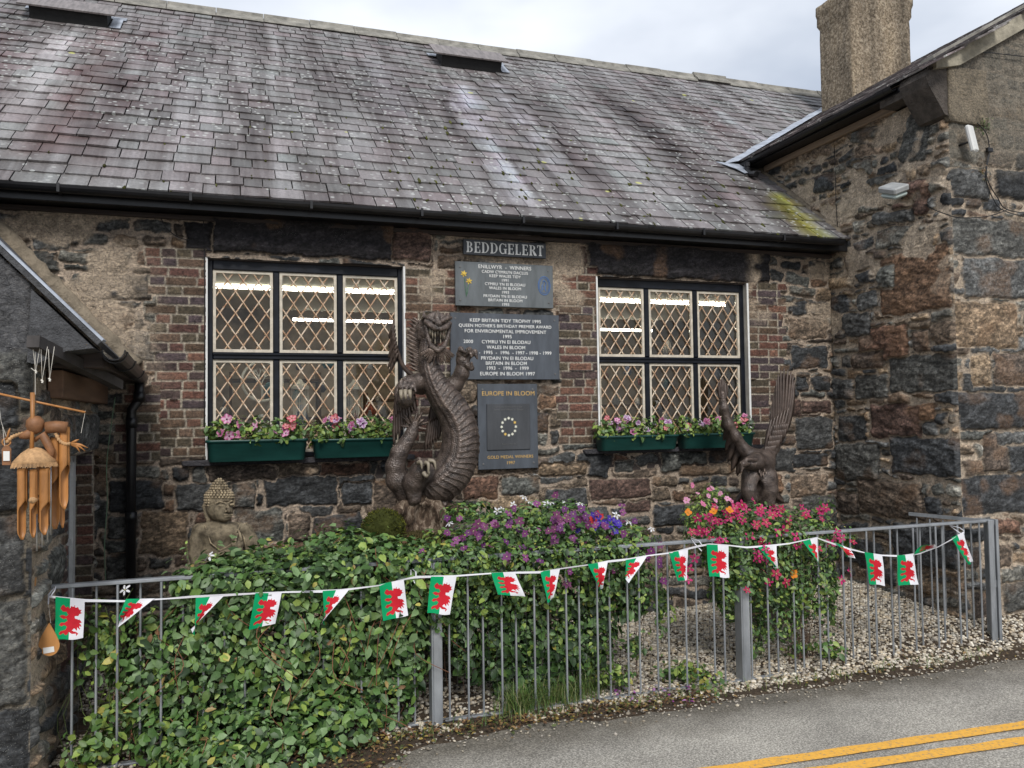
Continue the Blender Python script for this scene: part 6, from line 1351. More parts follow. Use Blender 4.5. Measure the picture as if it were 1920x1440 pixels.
hedge = thing('climbing_hedge', 'dense dark green leafy climber smothering the left end of the railing', 'climber', (.2, -1.7, 0))
_, hp, hd = foliage('foliage', HB, 17500, .057, (5, 7, 6, 4, 1.5, 4, .12), hedge, 61, .98)
rs = np.random.default_rng(62); k = rs.choice(len(hp), 900)
V, F, C = leaves(hp[k]+hd[k]*rs.uniform(.02, .09, (900, 1)), hd[k], .055, pal(GREENS, (1, 3, 4, 0, 3, 2, .4), 900, rs), rs, width=1.1); raw('young_leaves', V, F, M_LEAF, hedge, True, None, C)
tw = []
for i in range(120):
    j = rs.integers(len(hp)); a = hp[j]+hd[j]*.03; tw.append([a, a+[rs.normal()*.08, -.03-rs.random()*.05, -.10-.1*rs.random()], a+[rs.normal()*.16, -.05*rs.random(), -.25-.2*rs.random()]])
for i in range(16): x = rs.uniform(-.6, 1.1); tw.append([(x, -1.7, 0), (x+rs.normal()*.08, -1.66, .4), (x+rs.normal()*.15, -1.7, .8)])
dd_ = rs.choice(len(hp), 260); V, F, C = leaves(hp[dd_]+hd[dd_]*.03, hd[dd_], .045, np.array([(.17, .10, .05), (.26, .19, .07), (.11, .06, .03)])[rs.integers(3, size=260)], rs, droop=1.5, width=.7); raw('dead_leaves', V, F, M_LEAF, hedge, True, None, C)
twigs('twig', tw, .0024, hedge, simple('reddish_twig', (.17, .07, .035), .7, .4, 20, .1))
sp0 = []; SPR = []
for i in range(70):
    j = rs.integers(len(hp)); a = hp[j]
    if a[2] < .75: continue
    q = a+np.array([rs.normal()*.05, -.02, .06+.12*rs.random()]); sp0.append([a, (a+q)/2+[.01, -.01, .01], q]); SPR += [a+(q-a)*t_ for t_ in (.35, .55, .75, .9, 1.0)]
SPR = np.array(SPR); V, F, C = leaves(SPR, np.tile([0, -.6, .6], (len(SPR), 1)), .042, pal(GREENS, (0, 3, 4, 0, 5, 4, .2), len(SPR), rs), rs, width=.8); raw('sprig_leaves', V, F, M_LEAF, hedge, True, None, C); twigs('sprig_stem', sp0, .0016, hedge, simple('green_stem', (.10, .14, .04), .6))
wf = [flower_mesh('white_clematis', 5, .040, .20, (.66, .66, .68), (.45, .42, .2), s_, -.2) for s_ in (1, 2)]
place_flowers(hedge, wf, [onY(*p, -1.66) for p in ((392, 1043), (527, 1048), (708, 1028))]+[onY(235, 1106, -1.84)], 5, 1.0, (-.1, -.9, .9))
# weeds at its left foot
wd_ = thing('leafy_weed', 'pale green weeds growing up through the railing at its left end', 'weed', (-.75, -1.7, 0))
_, wp_, wd2 = foliage('foliage', [PB(190, 1200, -1.68, .16, .10, .30), PB(230, 1330, -1.66, .22, .14, .2), PB(180, 1400, -1.8, .22, .16, .14), PB(330, 1425, -1.95, .25, .1, .08)], 1100, .050, (1, 3, 2, 0, 5, 3, .5), wd_, 63, 1.0, inner=.5, shell=.4)
twigs('stem', [[(rs.uniform(-.95, -.45), -1.68, 0), (rs.uniform(-.95, -.45), -1.66, .3), (rs.uniform(-.95, -.5), -1.68, .6+.4*rs.random())] for _ in range(14)], .002, wd_, MATS['green_stem'])
# -- purple clematis
pur = thing('purple_clematis', 'bushy climber covered in purple clematis flowers on the middle of the railing', 'climber', (2.1, -1.5, 0))
PBs = [PB(770, 1052, -1.76, .12, .08, .09), PB(830, 1048, -1.77, .14, .08, .09), PB(890, 1045, -1.77, .14, .08, .08), PB(950, 1040, -1.77, .14, .08, .08), PB(1010, 1038, -1.77, .14, .08, .08), PB(1070, 1034, -1.77, .14, .08, .08), PB(1130, 1030, -1.77, .12, .08, .07), PB(825, 1120, -1.79, .10, .06, .22), PB(880, 1062, -1.70, .26, .16, .12), PB(980, 1060, -1.70, .26, .15, .13), PB(1090, 1050, -1.70, .28, .15, .13), PB(830, 1100, -1.74, .14, .13, .22), PB(1170, 1038, -1.68, .16, .13, .10), PB(940, 1120, -1.7, .22, .12, .16), PB(860, 1030, -1.48, .28, .28, .14), PB(955, 1000, -1.45, .32, .3, .16), PB(1070, 1005, -1.45, .34, .3, .16), PB(1165, 1015, -1.48, .24, .26, .13), PB(900, 1085, -1.62, .34, .16, .20), PB(1030, 1090, -1.62, .34, .16, .24), PB(1140, 1095, -1.62, .26, .15, .24), PB(1200, 1090, -1.6, .12, .12, .2),
       PB(850, 1150, -1.62, .12, .12, .2), PB(965, 1170, -1.58, .26, .12, .26), PB(1090, 1190, -1.58, .24, .12, .26), PB(880, 960, -1.2, .2, .15, .08), PB(1030, 962, -1.3, .3, .2, .1)]
_, pp, pd = foliage('foliage', PBs, 14500, .040, (4, 6, 4, 2, 4, 3, .3), pur, 64)
foliage('large_leaves', [PB(870, 1170, -1.60, .13, .12, .34), PB(940, 1200, -1.56, .20, .12, .30), PB(1040, 1190, -1.54, .24, .12, .34), PB(1120, 1150, -1.56, .16, .12, .30), PB(1180, 1110, -1.60, .14, .11, .20), PB(985, 1260, -1.52, .28, .1, .2)], 3000, .062, (6, 3, 1, 7, 0, 1, 0), pur, 165, 1.0)
_, a_, b_ = foliage('trailing_leaves', [PB(1010, 1270, -1.56, .3, .1, .16), PB(1240, 1130, -1.6, .14, .08, .34), PB(870, 1230, -1.6, .1, .08, .2), PB(1120, 1240, -1.55, .2, .1, .18), PB(1260, 1260, -1.6, .16, .1, .12), PB(1190, 1210, -1.6, .16, .1, .14)], 1300, .038, (3, 6, 3, 1, 4, 3, .3), pur, 65, inner=.6, shell=.3)
pf = [flower_mesh('purple_clematis_flower', 6, .032, .30, c, (.45, .38, .25), s_, .1) for s_, c in ((1, (.15, .030, .13)), (2, (.11, .022, .12)), (3, (.22, .06, .18)), (4, (.13, .025, .09)))]
rs = np.random.default_rng(66); sp_ = []
for (cx, cy, sx, sy, n, Y) in ((885, 1000, 44, 22, 18, -1.70), (970, 990, 46, 24, 18, -1.7), (1065, 985, 45, 20, 20, -1.72), (1140, 985, 38, 18, 16, -1.72), (885, 1025, 12, 10, 4, -1.8), (1040, 1060, 110, 22, 9, -1.83), (1190, 1020, 30, 20, 7, -1.75), (1230, 1060, 20, 20, 4, -1.78), (1140, 1240, 60, 15, 3, -1.72)):
    for i in range(n): sp_.append(onY(cx+rs.normal()*sx, cy+rs.normal()*sy, Y+rs.normal()*.04))
place_flowers(pur, pf, sp_[:96], 67)
tw = []
for i in range(40): 
    j = rs.integers(len(pp)); a = pp[j]; tw.append([a, a+[rs.normal()*.06, -.02, .06*rs.random()], a+[rs.normal()*.12, -.02, .10*rs.random()-.02]])
for i in range(14): x = rs.uniform(1.4, 2.8); tw.append([(x, -1.58, 0), (x+rs.normal()*.1, -1.55, .4), (x+rs.normal()*.15, -1.6, .9)])
twigs('stem', tw, .002, pur)
wht = thing('white_clematis', 'white star flowers on thin stems rising above the purple clematis', 'climber', (2.0, -1.3, .9))
sp_ = [onY(a, b, -1.35) for a, b in ((982, 932), (962, 946), (990, 940), (1002, 946), (1012, 944), (1025, 945), (1033, 943), (1060, 943), (1088, 945), (941, 955), (863, 970), (843, 982), (1155, 966), (1178, 979), (1222, 992), (1037, 963), (932, 958))]
place_flowers(wht, wf, sp_, 68, .85, (-.1, -.8, .9)); twigs('stem', [[q, q+[.01, .02, -.08], q+[rs.normal()*.04, .03, -.20]] for q in sp_], .0018, wht, MATS['green_stem'])
# other blooms in the middle
rdf = [flower_mesh('red_flower', 5, .03, .4, (.42, .02, .02), (.3, .05, .02), 1)]; blf = [flower_mesh('blue_flower', 5, .028, .4, (.06, .03, .32), (.4, .4, .4), 1)]
lob = thing('summer_bedding', 'red, blue and violet bedding flowers glowing behind the purple clematis', 'flowers', onY(1130, 985, -1.5))
place_flowers(lob, rdf, [onY(a, b, -1.68) for a, b in ((1120, 963), (1127, 968), (1112, 975), (1118, 984))], 3); place_flowers(lob, blf, [onY(1125+rs.normal()*22, 982+rs.normal()*10, -1.68) for _ in range(24)], 4, .9)
V, F, C = leaves(np.array([onY(1125+rs.normal()*22, 985+abs(rs.normal())*10, -1.62) for _ in range(120)]), np.tile([0, -1, .4], (120, 1)), .035, pal(GREENS, (1, 2, 1, 0, 1, 1, 0), 120, rs), rs); raw('foliage', V, F, M_LEAF, lob, True, None, C)
# -- pink clematis
pnk = thing('pink_clematis', 'clematis with deep pink flowers draped over the railing below the eagle', 'climber', (4.2, -1.6, 0))
PK = [PB(1390, 1015, -1.78, .16, .07, .09), PB(1460, 1008, -1.77, .16, .07, .08), PB(1392, 1070, -1.79, .08, .05, .12), PB(1375, 1120, -1.60, .13, .11, .20), PB(1540, 1100, -1.62, .12, .12, .22), PB(1380, 1030, -1.70, .18, .15, .13), PB(1470, 1020, -1.70, .26, .15, .14), PB(1400, 1075, -1.74, .13, .12, .15), PB(1540, 1030, -1.68, .12, .12, .14), PB(1340, 1000, -1.55, .22, .22, .16), PB(1425, 985, -1.52, .28, .26, .18), PB(1510, 1000, -1.55, .22, .22, .18), PB(1440, 1070, -1.66, .38, .18, .24), PB(1515, 1090, -1.66, .24, .17, .28), PB(1370, 1090, -1.62, .16, .13, .22), PB(1460, 1150, -1.66, .18, .14, .20), PB(1345, 1040, -1.6, .12, .12, .12), PB(1410, 1180, -1.58, .12, .1, .2)]
_, kp, kd = foliage('foliage', PK, 9500, .040, (4, 6, 3, 3, 4, 3, .2), pnk, 70, .8)
kf = [flower_mesh('pink_clematis_flower', n, .038, .26, c, (.45, .38, .15), s_, .05) for s_, n, c in ((1, 4, (.42, .018, .12)), (2, 5, (.34, .012, .09)), (3, 4, (.50, .03, .16)), (4, 5, (.38, .02, .07)))]
rs = np.random.default_rng(71); sp_ = []
for (cx, cy, sx, sy, n, Y) in ((1320, 990, 20, 14, 10, -1.72), (1345, 970, 16, 10, 8, -1.7), (1400, 955, 26, 10, 14, -1.70), (1445, 955, 16, 10, 8, -1.7), (1490, 965, 22, 10, 10, -1.7), (1540, 960, 10, 6, 4, -1.68), (1430, 985, 40, 14, 10, -1.8), (1345, 1020, 16, 10, 6, -1.82), (1425, 1040, 12, 16, 8, -1.88), (1500, 1015, 30, 16, 7, -1.84), (1450, 1090, 26, 18, 5, -1.88), (1570, 1020, 12, 14, 4, -1.78), (1590, 1080, 6, 4, 2, -1.78), (1300, 1060, 14, 10, 3, -1.78)):
    for i in range(n): sp_.append(onY(cx+rs.normal()*sx, cy+rs.normal()*sy, Y+rs.normal()*.03))
place_flowers(pnk, kf, sp_[:99], 72)
tw = [[(4.25+rs.normal()*.08, -1.6, 0), (4.25+rs.normal()*.10, -1.58, .3), (4.2+rs.normal()*.2, -1.6, .75)] for _ in range(26)]
for i in range(26): j = rs.integers(len(kp)); a = kp[j]; tw.append([a, a+[rs.normal()*.05, -.01, .06*rs.random()], a+[rs.normal()*.10, -.02, .13*rs.random()]])
twigs('stem', tw, .0022, pnk); foliage('trailing_leaves', [PB(1590, 1010, -1.6, .16, .1, .12), PB(1560, 1150, -1.6, .10, .08, .3), PB(1500, 1215, -1.58, .2, .1, .14), PB(1545, 950, -1.5, .12, .1, .08)], 520, .036, (2, 5, 2, 2, 5, 3, .4), pnk, 73, inner=.6, shell=.3)
# -- pale cosmos and orange poppies
cos = thing('pink_cosmos', 'feathery light green plant with pale pink flowers left of the eagle', 'flowers', onY(1325, 990, -1.45)*[1, 1, 0])
foliage('foliage', [PB(1325, 950, -1.45, .16, .14, .14), PB(1340, 930, -1.45, .10, .1, .10), PB(1300, 970, -1.45, .10, .1, .1)], 1500, .028, (0, 2, 2, 0, 6, 4, 0), cos, 74, .5, inner=.5)
cf = [flower_mesh('cosmos_flower', 6, .030, .36, c, (.5, .35, .05), s_, .2) for s_, c in ((1, (.55, .16, .30)), (2, (.60, .28, .42)))]
place_flowers(cos, cf, [onY(a, b, -1.56) for a, b in ((1298, 910), (1308, 925), (1287, 938), (1335, 915), (1350, 925), (1341, 938), (1328, 930), (1364, 935), (1371, 940), (1318, 945), (1340, 952), (1330, 918))], 6, .85)
twigs('stem', [[(3.95+rs.normal()*.06, -1.45, .0), (3.93+rs.normal()*.05, -1.45, .6), (3.9+rs.normal()*.1, -1.47, 1.1)] for _ in range(9)], .002, cos, MATS['green_stem'])
pop = thing('orange_poppy', 'orange poppies in the left edge of the pink clematis', 'flowers', onY(1315, 985, -1.68)*[1, 1, 0]+[0, 0, .9])
of = [flower_mesh('poppy_flower', 4, .036, .48, (.62, .20, .01), (.5, .3, .02), 1, .35)]; qs = [onY(a, b, -1.80) for a, b in ((1290, 961), (1338, 959), (1368, 957), (1488, 1076))]; place_flowers(pop, of, qs, 7, .9); twigs('stem', [[q, q+[0, .05, -.1], q+[.02, .1, -.2]] for q in qs], .002, pop, MATS['green_stem'])
# -- small weeds, grass and litter at the foot of the railing
for i, (px, py, n, lab, yy) in enumerate(((1290, 1262, 260, 'low broad leaved weed at the railing foot left of the middle post', -1.62), (1145, 1262, 170, 'small weed with larger leaves beside the grass tuft', -1.68), (1330, 1282, 120, 'small bright green weed hugging the middle post', -1.85), (1545, 1215, 90, 'small weed under the right side of the pink clematis', -1.7))):
    t = thing('ground_weed', lab, 'weed', onY(px, py+15, yy)*[1, 1, 0]); foliage('foliage', [PB(px, py, yy, .16, .10, .08), PB(px+20, py+8, yy, .12, .1, .05)], n, .045, (1, 4, 1, 0, 5, 3, 1), t, 80+i, inner=.5)
def grass(name, lab, spots, n, L, seed):
    rs = np.random.default_rng(seed); V = []; F = []; C = []; b = 0
    for i in range(n):
        c = spots[rs.integers(len(spots))]; p = np.array([c[0]+rs.normal()*c[2], c[1]+rs.normal()*c[3], 0.0]); a = rs.uniform(0, 6.28); ln = rs.uniform(.25, 1.0); l = L*rs.uniform(.5, 1.2); d = np.array([math.cos(a), math.sin(a), 0]); s = np.array([-d[1], d[0], 0])*.0028; col = np.array([(.08, .15, .03), (.12, .19, .04), (.06, .11, .03), (.22, .22, .09)][rs.integers(4)])*rs.uniform(.7, 1.2)
        for k in range(4): f = k/3; q = p+d*l*ln*f*f+np.array([0, 0, l*(f-.45*ln*f*f)]); V += [q-s*(1-f*.8), q+s*(1-f*.8)]; C += [col, col]
        for k in range(3): F.append((b+2*k, b+2*k+1, b+2*k+3, b+2*k+2))
        b += 8
    return tag(raw(name, V, F, M_LEAF, None, True, None, np.array(C)), lab, 'grass', kind='stuff')
g0 = [onZ(a, b)[:2] for a, b in ((975, 1335), (1030, 1325), (1080, 1315), (1120, 1300), (860, 1350), (1420, 1280), (1010, 1340))]
grass('grass_tuft', 'tufts of long green grass at the foot of the railing', [(g0[0][0], g0[0][1]+.03, .07, .06), (g0[1][0], g0[1][1]+.05, .09, .07), (g0[2][0], g0[2][1]+.05, .08, .06), (g0[3][0], g0[3][1]+.04, .08, .05)], 1500, .20, 90)
grass('sparse_grass', 'sparse short grass blades along the roadside edge', [(x, -1.93, .12, .05) for x in np.arange(.2, 6, .45)], 420, .09, 91)
rs = np.random.default_rng(92); n = 2600; x = rs.uniform(-.6, 6.4, n); x[:1500] = rs.uniform(.3, 3.2, 1500); x[1500:2100] = rs.uniform(-.1, .95, 600); y = -1.93+rs.normal(0, .085, n); y[1500:2100] = rs.uniform(-2.5, -1.95, 600); p = np.stack([x, y, gz_(x, y)+.016+.008*rs.random(n)], 1)
V, F, C = leaves(p, np.tile([0, 0, 1.0], (n, 1)), .026, np.array([(.16, .085, .04), (.10, .055, .03), (.26, .17, .08), (.30, .22, .06), (.06, .04, .025), (.09, .11, .04)])[rs.integers(6, size=n)]*rs.uniform(.6, 1.2, n)[:, None], rs, droop=0, upb=1.2)
tag(raw('leaf_litter', V, F, M_LEAF, None, True, None, C), 'brown fallen leaves and petals scattered between railing and road', 'leaf litter', kind='stuff')
n = 60; P_ = np.array([onZ(rs.uniform(1150, 1300), rs.uniform(1290, 1325)) for _ in range(n)])+[0, 0, .03]
V, F, C = leaves(P_, np.tile([0, 0, 1.0], (n, 1)), .03, np.array([(.5, .45, .5), (.25, .05, .25), (.4, .2, .4)])[rs.integers(3, size=n)], rs, droop=0, upb=1.2); tag(raw('fallen_petals', V, F, M_PETAL, None, True, None, C), 'fallen purple and white petals on the grit beside the road', 'petals', kind='stuff')

# ------------------------------------------------------------------ window boxes and petunias
M_TROUGH = simple('green_plastic', (.007, .040, .034), .38, .25, 5, .1, stretch=(1, 1, 3)); M_COMP = simple('compost', (.03, .02, .013), .95, .5, 60, 1, bd=.01)
PF = [flower_mesh('petunia', 5, .030, .42, c, e, s_, .3, st) for s_, c, e, st in ((1, (.45, .04, .22), (.1, .02, .05), (.65, .45, .55)), (2, (.60, .30, .42), (.3, .1, .15), (.35, .05, .18)), (3, (.62, .55, .62), (.2, .1, .2), (.25, .05, .25)), (4, (.45, .02, .06), (.3, .05, .02), (.6, .3, .3)), (5, (.20, .03, .18), (.3, .3, .1), (.55, .45, .5)))]
def trough(x0p, x1p, ytop, ybot, lab, nfl, seed, cat='petunias'):
    yf, yb = -.225, -.03; a = onY(x0p, ytop, yf); b = onY(x1p, ytop, yf); c = onY((x0p+x1p)/2, ybot, yf); x0, x1, zt, zb = a[0], b[0], (a[2]+b[2])/2, c[2]; zb = max(zb, 1.672)if False else zb
    t = thing('window_box', lab, 'window box', ((x0+x1)/2, (yf+yb)/2, zb)); m = MB(); R = .045
    def ringp(ins, z, n=5):
        o = []; X0, X1, Y0, Y1 = x0+ins, x1-ins, yf+ins, yb-ins
        for cx, cy, a0 in ((X1-R, Y1-R, 0), (X0+R, Y1-R, 90), (X0+R, Y0+R, 180), (X1-R, Y0+R, 270)):
            for k in range(n): q = math.radians(a0+90*k/(n-1)); o.append((cx+R*math.cos(q), cy+R*math.sin(q), z))
        return o
    rings = [ringp(.022, zb), ringp(.020, zb+.004), ringp(.004, zt-.022), ringp(.003, zt-.021), ringp(-.006, zt-.019), ringp(-.007, zt-.003), ringp(-.004, zt), ringp(.004, zt), ringp(.007, zt-.004), ringp(.010, zt-.03)]
    vs = [p for r in rings for p in r]; n = len(rings[0]); fs = [(i*n+j, i*n+(j+1) % n, (i+1)*n+(j+1) % n, (i+1)*n+j) for i in range(len(rings)-1) for j in range(n)]; fs.append(tuple(range(n))[::-1]); m.add(vs, fs); m.build('trough', M_TROUGH, t, True)
    m = MB(); m.add(ringp(.011, zt-.025), [tuple(range(n))]); m.build('compost', M_COMP, t)
    pl_ = thing('petunia_plant', 'pink, white and purple petunias growing in the '+cat, 'petunias', ((x0+x1)/2, (yf+yb)/2, zt-.02)); rs = np.random.default_rng(seed)
    bl = []; L = x1-x0
    for k in range(5): f = (k+.5)/5; bl.append((np.array([x0+L*f, -.13, zt+.045+.03*rs.random()]), np.array([L*.14, .11, .085+.04*rs.random()])))
    for k in range(3): bl.append((np.array([x0+L*rs.random(), -.21, zt]), np.array([.06, .04, .04])))
    p, d = in_blobs(bl, 900, rs, inner=.4); V, F, C = leaves(p, d, .040, pal(GREENS, (2, 5, 2, 1, 6, 5, .1), len(p), rs), rs, width=1.1); raw('foliage', V, F, M_LEAF, pl_, True, None, C)
    twigs('stem', [[(x0+L*rs.random(), -.12, zt-.02), (x0+L*rs.random(), -.13, zt+.05), (x0+L*rs.random(), -.14, zt+.11+.05*rs.random())] for _ in range(8)], .0016, pl_, MATS['green_stem'])
    place_flowers(pl_, PF, [(x0+L*rs.uniform(.02, .98), -.16-.07*rs.random(), zt+rs.uniform(.03, .17)) for _ in range(int(nfl*1.5))], seed, 1.25, (-.2, -1, .4), .35)
trough(386, 577, 824, 865, 'green plastic window box at the left end of the left window sill', 9, 101, 'box at the far left')
trough(587, 745, 822, 858, 'green plastic window box half hidden by the dragon\'s wing', 10, 102, 'box behind the dragon')
trough(1128, 1275, 816, 844, 'green plastic window box at the left end of the right window sill', 12, 103, 'box left of the eagle')
trough(1283, 1418, 812, 840, 'green plastic window box behind the eagle\'s left wing', 9, 104, 'box behind the eagle')
# ------------------------------------------------------------------ bamboo wind chime hanging by the outhouse
M_BAM = simple('bamboo', (.34, .15, .045), .45, .35, 14, .25, stretch=(1, 1, .25)); M_BAMD = simple('brown_coconut', (.19, .085, .035), .6, .35, 20, .4); M_STRAW = simple('straw', (.42, .25, .12), .8, .3, 60, .8, stretch=(1, 1, .2)); M_ALU = simple('chime_tube_metal', (.45, .46, .47), .3, .1, 5, 0, .8); M_CORD = simple('white_cord', (.55, .52, .46), .8, .15, 30, 0); M_TAGW = simple('paper_label', (.62, .62, .60), .7, .05, 10, 0)
CY_ = -2.42
sc_ = np.linalg.norm(onY(61, 850, CY_)-onY(60, 850, CY_))
def Q(px, py, d=0.0): return onY(px, py, CY_-d)
m = MB(); a = onY(62, 640, -2.45); b = onY(222, 722, -1.15); m.tube([a, b], .042, 4); tag(m.build('bracket_beam', simple('dark_bracket_timber', (.045, .04, .038), .8, .4, 10, .4)), 'dark square timber beam sticking out under the outhouse eaves', 'beam')
hk = thing('cord_loops', 'white cord loops tied round the end of the dark beam', 'cord', Q(85, 700))
m = MB()
for x0, x1, x2, y1 in ((62, 67, 75, 697), (77, 79, 89, 715), (91, 93, 102, 712)):
    m.tube([Q(x0, 655), Q(x1, y1), Q(x2, 650)], .0016, 5); m.tube([Q(x1-2, y1-3), Q(x1+1, y1), Q(x1, y1+3)], .005, 6)
m.tube([Q(67, 697), Q(58, 690)], .0016, 5); m.build('cord', M_CORD, hk, fixn=False)
ch_ = thing('bamboo_wind_chime', 'bamboo wind chime shaped like a figure with straw skirt, hanging from the outhouse beam', 'wind chime', Q(60, 850))
m = MB(); m.tube([Q(66, 660), Q(66, 740)], .0013, 5); m.tube([Q(160, 770), Q(152, 812)], .0010, 4); m.tube([Q(-4, 740), Q(2, 790), Q(14, 825)], .0010, 4); m.build('cord', M_CORD, ch_, fixn=False)
m = MB(); m.tube([Q(-12, 736), Q(70, 754), Q(160, 773)], .0055, 8); m.build('cross_stick', M_BAM, ch_, True)
m = MB(); m.tube([Q(61, 736, .02), Q(61, 790, .02), Q(59, 850, .02)], [.011, .010, .010], 6); m.build('upright_stick', M_BAM, ch_, True)
m = MB(); c0 = Q(66, 797); m.lathe((c0[0], c0[1], c0[2]-.045), [(.006, 0), (.030, .012), (.043, .040), (.040, .068), (.022, .088), (.004, .092)], 16); m.build('head', M_BAMD, ch_, True)
m = MB(); m.tube([Q(86, 802), Q(105, 800), Q(126, 802)], .030, 10); m.tube([Q(64, 826), Q(80, 815), Q(96, 845), Q(94, 870)], [.012, .024, .02, .008], 8); m.tube([Q(60, 812), Q(48, 816), Q(36, 818)], [.03, .022, .012], 8); m.build('torso', M_BAMD, ch_, True)
for pts in ([(48, 812), (34, 815), (22, 820), (12, 830)], [(104, 812), (112, 826), (122, 832), (132, 832)]):
    m = MB(); P_ = spline([Q(*p) for p in pts], 8); m.tube(P_, [.009+.0025*math.sin(i*2.1) for i in range(len(P_))], 8); m.build('wrapped_arm', M_STRAW, ch_, True)
m = MB(); c0 = Q(12, 829); ringm(m, c0, .018, .004, 14); m.tube([Q(12, 826), Q(17, 808), Q(19, 803)], [.006, .005, .002], 6)
for e in ((165, 840), (160, 846), (150, 848), (148, 824)): m.tube([Q(134, 832), Q((134+e[0])/2+2, (832+e[1])/2-2), Q(*e)], [.009, .006, .0015], 6)
m.build('hand', M_BAM, ch_, True)
m = MB(); c0 = Q(65, 868); m.lathe((c0[0], c0[1], c0[2]), [(.092, 0), (.098, .006), (.060, .050), (.030, .072), (.008, .078)], 28); m.build('straw_skirt', M_STRAW, ch_, True)
m = MB(); rs = np.random.default_rng(4)
for k in range(110): a = 2*math.pi*k/110; p = np.array(c0)+[.096*math.cos(a), .096*math.sin(a), .004]; m.tube([p, p+[.006*math.cos(a), .006*math.sin(a), -.018-.01*rs.random()]], .0018, 4)
m.build('fringe', M_STRAW, ch_, False, False, False); ch_.children[-1]['kind'] = 'stuff'
def bamboo(x, y0, y1, r, d, cut):
    """bamboo tube, lower half cut open like a pen nib"""
    A, Bq = Q(x, y0, d), Q(x, y1, d); n = 14; vs = []; L = A[2]-Bq[2]; k = 22
    for i in range(k+1):
        f = i/k; z = A[2]-L*f; nib = 0 if f < cut else min(1, (f-cut)/.12); tip = 0 if f < .9 else (f-.9)/.1
        rr = r*(1+.06*math.exp(-((f-.04)/.015)**2)+.05*math.exp(-((f-cut*.9)/.02)**2))
        for j in range(n+1):
            a = -math.pi+(2*math.pi)*j/n; half = math.pi*(1-.52*nib); a2 = math.pi/2+ (a/math.pi)*half+cut*2; q = rr*(1-.75*tip); vs.append((A[0]+(Bq[0]-A[0])*f+q*math.cos(a2), A[1]+q*math.sin(a2), z))
    fs = [(i*(n+1)+j, i*(n+1)+j+1, (i+1)*(n+1)+j+1, (i+1)*(n+1)+j) for i in range(k) for j in range(n)]+[tuple(range(n))]
    m = MB(); m.add(vs, fs); o = m.build('bamboo_tube', M_BAM, ch_, True, fixn=False); o.modifiers.new('wall', 'SOLIDIFY').thickness = .0025
for x, y0, y1, r, d, cut in ((42, 878, 1012, .020, .05, .45), (63, 880, 1008, .015, .07, .48), (84, 878, 1003, .022, .06, .5), (104, 820, 992, .026, -.05, .42), (121, 800, 955, .022, -.02, .45), (75, 870, 980, .014, -.07, .5), (94, 850, 985, .016, -.08, .55), (118, 850, 990, .012, -.09, .5)): bamboo(x, y0, y1, r, d, cut)
m = MB(); m.tube([Q(74, 934, .02), Q(60, 938, .09)], .016, 10); m.build('clapper', M_STRAW, ch_, True)
for x, y0, y1 in ((69, 964, 1033), (79, 960, 1026), (89, 955, 1016), (95, 870, 1003), (54, 873, 915)):
    m = MB(); m.tube([Q(x, y0, .03), Q(x, y1, .03)], .0042, 8); m.build('metal_tube', M_ALU, ch_, True)
m = MB(); 
m.prism([Q(3, 842, .03), Q(8, 836, .03), Q(17, 836, .03), Q(21, 842, .03), Q(20, 872, .03), Q(4, 872, .03)], (0, .005, 0)); t = m.build('tag', M_BAMD, ch_); m = MB(); m.prism([Q(6, 846, .036), Q(18, 846, .036), Q(18, 864, .036), Q(6, 864, .036)], (0, .001, 0)); m.build('paper_label', M_TAGW, t)
m = MB(); m.tube([Q(7, 820), Q(5, 800), Q(9, 838, .02)], .001, 4); m.build('tag_cord', M_CORD, t, fixn=False)
# wooden leaf shaped tag on the railing end
sp = thing('wooden_tag', 'teardrop shaped orange wooden tag with white label on the left end of the railing', 'tag', onY(92, 1230, -1.93)); yq = -1.93; P_ = []
for k in range(28):
    a = 2*math.pi*k/28; r = 1-.0; x = 92+20*math.sin(a)*(1 if math.cos(a) < 0 else (1-.78*math.cos(a)**1.3)); y = 1208-(22 if math.cos(a) < 0 else 40)*math.cos(a); P_.append(onY(x, y, yq))
m = MB(); m.prism(P_, (0, .008, 0)); m.build('tag_board', simple('orange_wood', (.40, .19, .06), .4, .15, 8, .1, stretch=(3, 1, .5)), sp); m = MB(); m.prism([onY(*p, yq-.002) for p in ((80, 1215), (101, 1212), (102, 1222), (82, 1226))], (0, .001, 0)); m.build('paper_label', M_TAGW, sp)
m = MB(); m.tube([onY(95, 1168, yq), onY(92, 1140, yq+.02), (-.98, -1.80, 1.02)], .0012, 4); m.build('tag_cord', M_CORD, sp, fixn=False)
m = MB(); a = onY(67, 1076, -2.0); b = onY(63, 1114, -2.0); m.tube([a, (a+b)/2, b], [.014, .016, .008], 8, flat=.4); m.tube([b, b-[0, 0, .12]], .0012, 4); tag(m.build('wooden_clapper', MATS['orange_wood'], None, True), 'small upright orange wooden clapper hanging against the outhouse corner', 'clapper')
# ------------------------------------------------------------------ lamp, aerial and cables on the wing
lp = onX(1700, 362, XW); sl = thing('security_light', 'square glass floodlight on the side wall of the wing', 'light', lp)
m = MB(); Mx = Matrix.Translation(V3(lp+[-.17, -.02, 0])) @ Matrix.Rotation(math.radians(20), 4, 'X') @ Matrix.Rotation(math.radians(-22), 4, 'Y'); m.box((-.085, -.11, -.005), (.085, .11, .055), bev=.012, M=Mx); m.build('housing', simple('floodlight_grey', (.30, .31, .31), .5, .2, 12, .1), sl)
m = MB(); m.box((-.078, -.10, -.055), (.078, .10, -.006), bev=.02, M=Mx); m.build('lens', simple('floodlight_glass', (.36, .42, .40), .12, .1, 4, 0), sl); m = MB(); m.tube([lp+[-.07, 0, 0], lp+[.01, .02, -.03]], .016, 8); m.lathe(lp+[-.012, .02, -.05], [(.03, 0), (.03, .05)], 12); m.build('bracket', M_BLK, sl)
